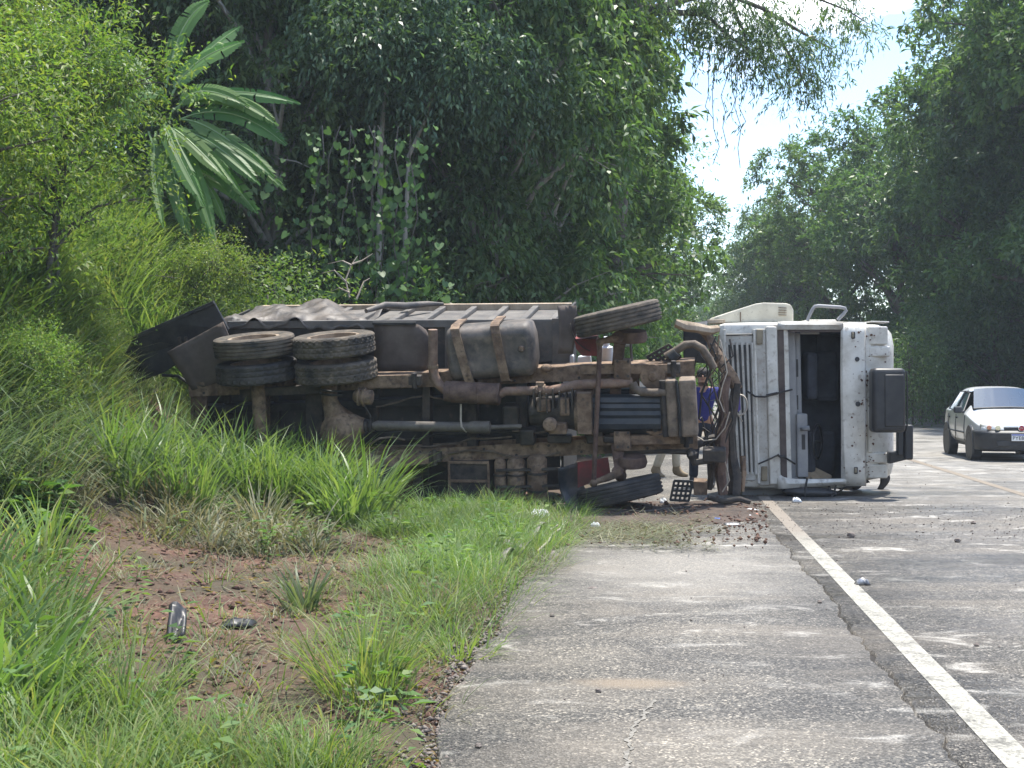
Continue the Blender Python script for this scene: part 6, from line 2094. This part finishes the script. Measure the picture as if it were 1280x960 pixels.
    bpy.data.objects.remove(tmp)
    me.transform(Matrix.Translation(Q(-.185, -.1445, .457) - P0) @ Matrix((Rt, Up, -Bk)).transposed().to_4x4())
    me.materials.clear()
    link('plate_lettering', me, M['plate_ink'], pl)
    # dim interior and floor pan
    mb = MB(); mb.box(Q(0, 1.9, .30), (1.42, 3.2, .10), MM); mb.build('floor_pan', M['dark'], body)
    for s in (-1, 1):
        mb = MB(); mb.box(Q(s * .36, 2.05, .78), (.44, .14, .56), MM); mb.box(Q(s * .36, 2.03, 1.13), (.24, .09, .15), MM); mb.build('seat', M['black_fabric'], o, bevel=.04)
    mb = MB(); mb.box(Q(0, 1.32, .86), (1.3, .3, .16), MM); mb.build('dashboard', M['black_plastic'], o, bevel=.04)


M['reflector'] = mat('lamp_reflector', (.80, .79, .72), (.62, .60, .55), 8, .25, metal=.35, bump=0)
M['lamp_warm'] = mat('lamp_glass', (.85, .78, .52), (.80, .72, .45), 8, .1, bump=0)
M['lamp_amber'] = mat('amber_lens', (.62, .30, .18), (.55, .25, .16), 8, .15, bump=0)
M['emblem_red'] = mat('emblem_red', (.42, .02, .04), None, 8, .3, bump=0)
M['chrome'] = mat('chrome', (.7, .7, .7), None, 8, .15, metal=.9, bump=0)
M['plate_white'] = mat('plate_white', (.75, .76, .76), None, 8, .5, bump=0)
M['plate_blue'] = mat('plate_blue', (.03, .08, .38), None, 8, .5, bump=0)
M['plate_ink'] = mat('plate_ink', (.02, .02, .025), None, 8, .5, bump=0)
build_car()


# ------------------------------------------------------------------ people
def skin_mesh(name, chains, root, material, parent=None, sub=1, off=(0, 0, 0)):
    """chains of (point, radius); equal points are merged; grown by a Skin modifier"""
    vs, rad, ed, key = [], [], [], {}
    def vid(p, r):
        k = tuple(round(c, 4) for c in p)
        if k not in key:
            key[k] = len(vs); vs.append(Vector(p) - Vector(off)); rad.append(r)
        return key[k]
    for ch in chains:
        ids = [vid(p, r) for p, r in ch]
        for a, b in zip(ids, ids[1:]):
            if a != b and (a, b) not in ed: ed.append((a, b))
    me = bpy.data.meshes.new(name)
    me.from_pydata([tuple(v) for v in vs], ed, [])
    o = bpy.data.objects.new(name, me)
    COL.objects.link(o)
    me.materials.append(material)
    m = o.modifiers.new('skin', 'SKIN')
    m.use_smooth_shade = True
    sk = me.skin_vertices[0].data
    rid = key[tuple(round(c, 4) for c in root)]
    for i, r in enumerate(rad):
        sk[i].radius = (r, r) if not isinstance(r, tuple) else r
        sk[i].use_root = (i == rid)
    s = o.modifiers.new('sub', 'SUBSURF'); s.levels = sub; s.render_levels = sub
    if parent: o.parent = parent
    return o


def person(loc, face, label, pose, cloth):
    """face: heading angle of the front; pose: foot positions etc. in body space (x right, y front, z up)"""
    fx = Vector((math.cos(face), math.sin(face), 0)); rx = Vector((fx.y, -fx.x, 0))
    base = Vector(loc)
    B = lambda x, y, z: tuple(rx * x + fx * y + Vector((0, 0, z)))
    sk = M['skin']
    fl, frr = pose['feet']                 # left and right ankle (x,y,z), toe pitch
    kl, kr = pose['knees']
    hl, hr = pose['hands']
    el, er = pose['elbows']
    bend_ = pose.get('bend', 0)
    pel = B(0, 0, .95); ch = B(0, bend_ * .5, 1.25); nk = B(0, bend_, 1.48); hd = B(0, bend_ + .02, 1.56); ht = B(0, bend_ + .03, 1.70)
    shl, shr = B(-.19, bend_ * .95, 1.42), B(.19, bend_ * .95, 1.42)
    hpl, hpr = B(-.10, 0, .90), B(.10, 0, .90)
    def hand(h, e, sgn):
        hv, ev = Vector(B(*h)), Vector(B(*e))
        d = (hv - ev).normalized(); s_ = d.cross(Vector((0, 0, 1)) if abs(d.z) < .9 else Vector(rx)).normalized()
        n_ = s_.cross(d)
        palm = hv + d * .06
        c = [[(tuple(hv), .026), (tuple(palm), .030)]]
        for k, ln in zip((-1.5, -.5, .5, 1.5), (.055, .07, .075, .062)):
            r0 = palm + s_ * (k * .019) + d * .02
            c.append([(tuple(palm), .030), (tuple(r0), .010), (tuple(r0 + d * ln * .5), .009), (tuple(r0 + d * ln * .85 + n_ * ln * .4), .008)])
        tb = hv + d * .02 + s_ * (-.03 * sgn)
        c.append([(tuple(hv), .026), (tuple(tb), .012), (tuple(tb + d * .035 + s_ * (-.018 * sgn)), .010)])
        return c
    ch_ = [[(pel, .115), (ch, .125), (B(0, bend_ * .9, 1.40), .10), (nk, .052), (hd, .075), (B(0, bend_ + .035, 1.64), .088), (ht, .06)],
           [(pel, .115), (hpl, .085), (B(*kl), .055), (B(*fl), .04)], [(pel, .115), (hpr, .085), (B(*kr), .055), (B(*frr), .04)],
           [(B(0, bend_ * .9, 1.40), .10), (shl, .058), (B(*el), .042), (B(*hl), .03)], [(B(0, bend_ * .9, 1.40), .10), (shr, .058), (B(*er), .042), (B(*hr), .03)]]
    ch_ += hand(hl, el, -1) + hand(hr, er, 1)
    o = skin_mesh('person', ch_, pel, sk, None, 2)
    o.location = base
    tag(o, label, 'person')
    hem = lambda a, b, t: tuple(Vector(a).lerp(Vector(b), t))
    tr = [[(pel, .135), (hpl, .108), (hem(hpl, B(*kl), .5), .092), (B(*kl), .078), (hem(B(*kl), B(*fl), .5), .074), (hem(B(*kl), B(*fl), .88), .072)],
          [(pel, .135), (hpr, .108), (hem(hpr, B(*kr), .5), .092), (B(*kr), .078), (hem(B(*kr), B(*frr), .5), .074), (hem(B(*kr), B(*frr), .88), .072)], [(pel, .135), (B(0, .0, 1.03), .13)]]
    skin_mesh('trousers', tr, pel, cloth['trousers'], o, 2)
    sh = [[(B(0, 0, .92), .138), (B(0, bend_ * .2, 1.08), .135), (ch, .145), (B(0, bend_ * .9, 1.40), .118), (B(0, bend_ * .97, 1.45), .075)],
          [(B(0, bend_ * .9, 1.40), .118), (shl, .074), (hem(shl, B(*el), .75), .062)], [(B(0, bend_ * .9, 1.40), .118), (shr, .074), (hem(shr, B(*er), .75), .062)]]
    skin_mesh('shirt', sh, ch, cloth['shirt'], o, 2)
    for f, (kk, pitch) in ((fl, (kl, pose['pitch'][0])), (frr, (kr, pose['pitch'][1]))):
        a = Vector(B(*f)); up_ = (Vector(B(*kk)) - a).normalized()
        toe = (fx * math.cos(pitch) + Vector((0, 0, -1)) * math.sin(pitch))
        heel = a - up_ * .045 - toe * .05
        b_h = cloth.get('boot', .10)
        skin_mesh('boot', [[(tuple(a + up_ * b_h), .062), (tuple(a), .056), (tuple(heel), .045)], [(tuple(a), .056), (tuple(a + toe * .08 - up_ * .04), .050), (tuple(a + toe * .16 - up_ * .055), .042), (tuple(a + toe * .20 - up_ * .06), .030)]], tuple(a), cloth['boot_mat'], o, 2)
    # head: hair or cap, ears, eyes, nose, mouth
    mb = MB(); hc = Vector(B(0, bend_ + .03, 1.645))
    Mh = Matrix((rx, fx, Vector((0, 0, 1)))).transposed()
    mb.ball(hc + Vector((0, 0, .025)) - fx * .012, (.098, .108, .095), 16, Mh)
    mb.build('hair', cloth['hair'], None, smooth=60); hob = COL.objects[-1]
    hob.parent = o
    for s in (-1, 1):
        mb = MB(); mb.ball(hc + Mh @ Vector((s * .09, 0, -.01)), (.014, .022, .035), 8, Mh); e = mb.build('ear', sk, None, smooth=60); e.parent = o
        mb = MB(); mb.ball(hc + Mh @ Vector((s * .034, .085, .005)), (.013, .008, .008), 8, Mh); e = mb.build('eye', M['dark'], None, smooth=60); e.parent = o
    mb = MB(); mb.ball(hc + Mh @ Vector((0, .098, -.02)), (.014, .02, .024), 8, Mh); e = mb.build('nose', sk, None, smooth=60); e.parent = o
    mb = MB(); mb.ball(hc + Mh @ Vector((0, .086, -.058)), (.024, .008, .006), 8, Mh); e = mb.build('mouth', M['lip'], None, smooth=60); e.parent = o
    return o


M['skin'] = mat('skin', (.30, .17, .115), (.34, .20, .14), 8, .6, bump=.03)
M['lip'] = mat('lip', (.25, .10, .08), None, 8, .6, bump=0)
M['hair_dark'] = mat('dark_hair', (.015, .012, .01), (.03, .024, .02), 30, .7)
M['khaki'] = mat('khaki_cloth', (.36, .32, .24), (.44, .40, .31), 8, .95, bump=.2)
M['boot_tan'] = mat('tan_boot', (.17, .13, .08), (.25, .20, .13), 8, .85, bump=.1)
M['blue_shirt'] = mat('blue_shirt', (.018, .022, .13), (.03, .032, .19), 5, .9, bump=.2)
M['navy'] = mat('navy_trousers', (.012, .016, .03), (.028, .034, .055), 6, .95, bump=.2)
M['jeans'] = mat('dark_jeans', (.02, .035, .08), (.04, .06, .12), 6, .95, bump=.2)
M['boot_black'] = mat('black_shoe', (.014, .013, .013), (.035, .032, .03), 6, .6, bump=.05)
M['grey_shirt'] = mat('grey_shirt', (.22, .23, .25), (.28, .29, .30), 6, .95, bump=.2)
stand = dict(feet=((-.13, -.03, .085), (.14, .05, .085)), knees=((-.12, .03, .50), (.13, .07, .50)), hands=((-.27, .10, .80), (.26, .22, .92)), elbows=((-.29, -.04, 1.12), (.30, -.02, 1.12)), pitch=(0, 0))
walk = dict(feet=((-.10, .25, .09), (.10, -.30, .14)), knees=((-.10, .20, .50), (.10, -.02, .50)), hands=((-.25, -.15, .82), (.25, .22, .88)), elbows=((-.27, -.12, 1.1), (.27, .02, 1.1)), pitch=(0, .55))
g = G(833, 596)
person((g.x, g.y, 0), R(-25), 'person in khaki trousers and tan boots walking on the road behind the radiator', dict(feet=((-.10, .14, .085), (.10, -.16, .10)), knees=((-.10, .13, .50), (.10, .0, .50)), hands=((-.26, -.1, .82), (.26, .18, .86)), elbows=((-.28, -.1, 1.1), (.28, .0, 1.1)), pitch=(0, .25)),
       dict(trousers=M['khaki'], shirt=M['khaki'], boot_mat=M['boot_tan'], hair=M['hair_dark'], boot=.20))
g = G(879, 609)
person((g.x, g.y, 0), R(-100), 'person in a royal blue shirt and black trousers standing behind the torn bumper', stand, dict(trousers=M['navy'], shirt=M['blue_shirt'], boot_mat=M['boot_black'], hair=M['hair_dark']))
g = W(1089, 609.5, 21.32)
person((g.x, 21.32, 0), R(172), 'person in dark jeans and black shoes striding behind the roof of the cab', dict(walk, feet=((-.10, .20, .075), (.06, -.22, .16)), pitch=(0, .75)), dict(trousers=M['jeans'], shirt=M['grey_shirt'], boot_mat=M['boot_black'], hair=M['hair_dark']))


# ------------------------------------------------------------------ debris on the verge and the road
def rock(name, label, px, py, size, mt, seed, cat, squash=.65, z=None, group=None, rot=0):
    rg = random.Random(seed)
    p = G(px, py, .0)
    zt = float(terr(p.x, p.y)) if z is None else z
    mb = MB(); mb.ball(Vector((p.x, p.y, zt + size * squash * .36)), (size / 2, size * .42, size / 2 * squash), 9, Matrix.Rotation(rot or rg.uniform(0, 3), 3, 'Z'), .16, rg)
    o = mb.build(name, mt, None, smooth=35)
    # give the mesh its own origin
    off = Vector((p.x, p.y, zt)); o.data.transform(Matrix.Translation(-off)); o.location = off
    return tag(o, label, cat, group)


def crumpled(name, label, px, py, sx, sy, sz, mt, seed, cat, z=0.0):
    rg = random.Random(seed)
    p = G(px, py, .0)
    rows = []
    for i in range(9):
        row = []
        for j in range(9):
            u, v = i / 8 - .5, j / 8 - .5
            e = max(0, 1 - 4 * max(abs(u), abs(v)) ** 2 * 1.0)
            row.append(Vector((p.x + u * sx * (1 + rg.uniform(-.1, .1)), p.y + v * sy * (1 + rg.uniform(-.1, .1)), z + .006 + sz * (e ** .6) * rg.uniform(.35, 1.1))))
        rows.append(row)
    mb = MB(); mb.strip(rows)
    o = mb.build(name, mt, None, smooth=25, solid=.004)
    off = Vector((p.x, p.y, z)); o.data.transform(Matrix.Translation(-off)); o.location = off
    return tag(o, label, cat)


def build_debris():
    M['bag'] = mat('white_bag', (.74, .76, .78), (.60, .63, .66), 9, .45, bump=.3)
    M['blue_bit'] = mat('blue_plastic', (.05, .13, .42), (.08, .18, .5), 9, .5)
    M['orange_bit'] = mat('salmon_plastic', (.60, .22, .14), (.5, .2, .13), 9, .6)
    M['foil'] = mat('crushed_foil', (.5, .5, .5), (.12, .12, .13), 14, .35, metal=.6)
    crumpled('plastic_bag', 'crumpled white plastic bag in the grass edge near the lower front wheel', 675, 648, .26, .22, .11, M['bag'], 1, 'bag')
    crumpled('plastic_scrap', 'white plastic scrap on the road beside the end of the painted edge line', 996, 628, .12, .1, .07, M['bag'], 2, 'scrap')
    crumpled('plastic_scrap', 'small white crushed cup lying between the wheel and the step grating', 829, 631, .10, .09, .09, M['bag'], 3, 'scrap')
    crumpled('plastic_scrap', 'pale flake of plastic near the bumper edge', 938, 638.5, .20, .10, .02, M['bag'], 4, 'scrap')
    crumpled('plastic_scrap', 'salmon coloured plastic piece on the muddy shoulder', 943, 645.5, .14, .12, .03, M['orange_bit'], 5, 'scrap')
    crumpled('plastic_scrap', 'small blue plastic piece on the muddy shoulder', 897, 651, .09, .10, .03, M['blue_bit'], 6, 'scrap')
    crumpled('plastic_scrap', 'cream coloured scrap lying in the torn grass', 852, 649, .17, .10, .025, M['card'], 7, 'scrap')
    crumpled('plastic_scrap', 'white pebble like scrap in front of the lower front wheel', 744, 659, .11, .1, .05, M['bag'], 8, 'scrap')
    crumpled('plastic_scrap', 'white torn label beside the painted line', 937, 647.5, .11, .12, .03, M['bag'], 9, 'scrap')
    crumpled('plastic_scrap', 'grey flattened wrapper on the shoulder near the line', 915, 656, .16, .2, .02, M['foil'], 10, 'scrap')
    crumpled('crushed_can', 'crushed black and silver can lying in the lane', 1078, 731, .11, .09, .05, M['foil'], 11, 'can')
    rock('stone', 'dark brown stone alone on the pale shoulder', 740, 735, .12, M['stone'], 1, 'stone', .6)
    for i, (px, py, s, lab) in enumerate(((1064, 672, .09, 'dark stone on the lane near the cab mirror shadow'), (1197, 678, .07, 'small dark stone far out in the lane'), (1217, 655, .06, 'tiny dark stone at the wet patch of the lane'), (748, 866, .035, 'small dark pebble low on the shoulder'), (598, 935, .035, 'small pebble at the near end of the shoulder'), (1025, 754, .04, 'pebble close to the crack in the asphalt'), (1221, 808, .035, 'pebble in the middle of the near lane'), (690, 771, .04, 'pebble near the grass edge of the shoulder'))):
        rock('stone', lab, px, py, s, M['stone'], 20 + i, 'stone', .7, 0.0, 'stones scattered on the asphalt')
    # black torn pieces on the soil
    p = G(222, 800); zt = float(terr(p.x, p.y))
    mb = MB(); mb.strip([[Vector((p.x - .05 + .10 * s + .03 * t, p.y + .02 * s - .20 * t, zt + .02 + .17 * (1 - t) + .025 * math.sin(s * 5 + t * 3))) for s in np.linspace(0, 1, 6)] for t in np.linspace(0, 1, 8)])
    o = mb.build('rubber_scrap', M['black_plastic'], None, smooth=40, solid=.02); off = Vector((p.x, p.y, zt)); o.data.transform(Matrix.Translation(-off)); o.location = off
    tag(o, 'black rubber scrap standing upright in the bare soil', 'rubber scrap')
    crumpled('rubber_scrap', 'flat black rubber scrap lying on the bare soil', 298, 780, .22, .16, .04, M['black_plastic'], 12, 'rubber scrap', float(terr(G(298, 780).x, G(298, 780).y)) + .02)
    crumpled('rubber_scrap', 'small black scrap under the trampled grass', 105, 765, .16, .12, .04, M['black_plastic'], 13, 'rubber scrap', float(terr(G(105, 765).x, G(105, 765).y)) + .02)
    # torn mesh dragged along the asphalt edge
    rows = []
    for i in range(15):
        t = i / 14
        a, b = G(686 - 56 * t, 668 + 50 * t), G(650 - 62 * t, 668 + 44 * t)
        rows.append([a.lerp(b, s) + Vector((0, 0, .05 + .05 * math.sin(s * 6 + t * 9) + .03 * math.sin(t * 17) + .05 * (1 - s))) for s in np.linspace(0, 1, 7)])
    M['net'] = mat('grey_net', (.14, .135, .12), (.24, .225, .19), 9, .9, bump=.4)
    mb = MB(); mb.strip(rows); o = mb.build('torn_net', M['net'], None, smooth=40, solid=.006)
    off = G(650, 690); o.data.transform(Matrix.Translation(-off)); o.location = off
    w = o.modifiers.new('wire', 'SUBSURF'); w.levels = 1; w.render_levels = 1
    tag(o, 'torn grey net dragged along the ragged edge of the asphalt', 'net')
    mb = MB(); pts = [G(x, y, .06) for x, y in ((688, 662), (700, 655), (707, 652), (700, 661), (690, 668), (686, 676), (672, 689))]
    mb.tube(pts, .008, 5); cb = mb.build('net_cord', M['pale_wire'], None, smooth=60); cb.data.transform(Matrix.Translation(-off)); cb.location = (0, 0, 0); cb.parent = o
    # long dark bar on the ground in front of the lower wheel
    mb = MB(); a, b, c = G(690, 638.5, .03), G(760, 637, .03), G(802, 640, .03); mb.tube([a, b, c, G(865, 633.5, .03)], .02, 6)
    o = mb.build('bent_bar', M['mud_dark'], None, smooth=60); o.data.transform(Matrix.Translation(-b)); o.location = b
    tag(o, 'long bent metal bar lying in front of the lower front wheel', 'metal bar')
    # pale dried trickle on the shoulder
    rows = []
    r3 = random.Random(31)
    for i in range(90):
        t = i / 89
        px = np.interp(t, [0, .2, .45, .7, 1], [817, 806, 789, 786, 782]); py = 874 + 92 * t
        q = G(px + 2.5 * math.sin(t * 31) + 1.5 * math.sin(t * 77) + r3.uniform(-.8, .8), py, .004); hw = .004 + .012 * r3.random()
        rows.append([q + Vector((-hw, 0, 0)), q + Vector((hw * r3.uniform(.5, 1.2), 0, 0))])
    mb = MB(); mb.strip(rows); o = mb.build('slurry_trail', mat('dried_slurry', (.13, .122, .108), (.24, .225, .195), 30, .95), None)
    tag(o, 'thin pale trickle of dried slurry on the shoulder', 'slurry', kind='stuff')
    # muddy soil dragged over the shoulder, clods and gravel: uncountable
    rg = np.random.default_rng(66)
    ys = np.linspace(14.3, 18.9, 60); u = np.linspace(0, 1, 70)
    X = np.empty((60, 70)); Yg = np.empty((60, 70)); Z = np.empty((60, 70))
    for i, y in enumerate(ys):
        x0 = SH_L + bend(y) - .4; x1 = LN_L + bend(y) - .05 + .25 * (vnoise(0., y, 2, 31) - .5)
        X[i] = x0 + (x1 - x0) * u; Yg[i] = y
        edge = np.minimum(1, np.minimum(u / .08, (1 - u) / .10)) * np.clip((y - 14.5 - 2.2 * vnoise(X[i], Yg[i] * 0, 1.4, 35) - .6 * vnoise(X[i], Yg[i], 5, 36)) / .8, 0, 1)
        Z[i] = -.03 + .075 * edge ** .7 * (.35 + 1.0 * vnoise(X[i], Yg[i], 1.6, 33)) + .03 * (vnoise(X[i], Yg[i], 7, 34) - .35) * edge
    me = grid_mesh('spilled_soil', X, Yg, Z); me.polygons.foreach_set('use_smooth', [True] * len(me.polygons))
    tag(link('spilled_soil', me, M['soil_wet']), 'thin layer of dark muddy soil dragged over the shoulder', 'soil', kind='stuff')

    def bits(name, label, P, sizes, mt, seed):
        g = np.random.default_rng(seed)
        n = len(P)
        base = np.array([(1, 0, 0), (-1, 0, 0), (0, 1, 0), (0, -1, 0), (0, 0, 1), (0, 0, -1.)])
        fc = np.array([(0, 2, 4), (2, 1, 4), (1, 3, 4), (3, 0, 4), (2, 0, 5), (1, 2, 5), (3, 1, 5), (0, 3, 5)])
        sc = sizes[:, None] * (.55 + .8 * g.random((n, 3))) * np.array([1, 1, .65])
        q = g.random(n) * 6.28
        V = base[None] * sc[:, None, :] * (.75 + .5 * g.random((n, 6, 1)))
        c, s = np.cos(q)[:, None], np.sin(q)[:, None]
        V = np.stack([V[..., 0] * c - V[..., 1] * s, V[..., 0] * s + V[..., 1] * c, V[..., 2]], -1) + P[:, None, :]
        idx = (np.arange(n)[:, None, None] * 6 + fc[None]).reshape(-1)
        tag(link(name, np_mesh(name, V.reshape(-1, 3), np.full(n * 8, 3), idx), mt), label, 'debris', kind='stuff')
    n = 2600
    y = rg.uniform(5.3, 17, n); j = rg.normal(size=n) * .16
    x = SH_L + edge_jag(y) * -1 * 0 + bend(y) - edge_jag(y) * 0 + j
    x = bend(y) + SH_L + edge_jag(y) - np.abs(j) * .8 + .05
    bits('edge_gravel', 'loose dark gravel along the broken asphalt edge', np.stack([x, y, np.maximum(terr(x, y), -.02) + .012], -1), .007 + .016 * rg.random(n) ** 2, M['stone'], 1)
    n = 1300
    px, py = rg.uniform(690, 960, n), 628 + 50 * rg.random(n) ** 1.3 + rg.normal(size=n) * 6
    P = np.array([tuple(G(a, b, .02)) for a, b in zip(px, py)]); P[:, 2] = .02 + .02 * rg.random(n)
    bits('soil_crumbs', 'crumbs of soil and stones over the muddy shoulder', P, .008 + .028 * rg.random(n) ** 3, M['clod'], 2)
    n = 1600
    y = np.concatenate([rg.uniform(14.5, 19, 1000), rg.uniform(6, 40, 600)]); x = bend(y) + np.concatenate([rg.uniform(1.3, 4.6, 1000), rg.uniform(-.8, 8, 600)])
    bits('road_grit', 'scattered grit and small stones on the lanes', np.stack([x, y, .008 + 0 * x], -1), .004 + .010 * rg.random(n) ** 3, M['stone'], 3)
    n = 5000
    y = rg.uniform(5.3, 16, n); x = bend(y) - rg.uniform(.9, 5, n)
    ok = bare(x, y) > 0
    x, y = x[ok], y[ok]
    bits('soil_crumbs', 'red brown soil crumbs on the bare patch', np.stack([x, y, terr(x, y) + .004], -1), .007 + .035 * rg.random(len(x)) ** 3, M['clod'], 4)


M['soil_wet'] = mat('wet_soil', (.034, .025, .02), (.085, .061, .047), 4, .85, bump=.8, bscale=22, c3=(.15, .12, .09), s3=20, t3=.6)
build_debris()


# ------------------------------------------------------------------ air
def build_haze():
    me = bpy.data.meshes.new('haze')
    bm = bmesh.new(); bmesh.ops.create_cube(bm, size=1); bm.to_mesh(me); bm.free()
    o = bpy.data.objects.new('haze', me); COL.objects.link(o)
    zlo, zhi = -2.0, 25.0
    o.scale = (3000, 5200, zhi - zlo); o.location = (0, 2400, (zhi + zlo) / 2)
    m = bpy.data.materials.new('haze'); m.use_nodes = True
    nt = m.node_tree; nt.nodes.clear()
    out = nt.nodes.new('ShaderNodeOutputMaterial'); v = nt.nodes.new('ShaderNodeVolumePrincipled')
    v.inputs['Color'].default_value = (.80, .90, 1.0, 1); v.inputs['Density'].default_value = .0007
    nt.links.new(v.outputs[0], out.inputs['Volume'])
    me.materials.append(m)
    o['kind'] = 'stuff'; o['label'] = 'thin bluish haze in the air over the road'; o['category'] = 'haze'


build_haze()
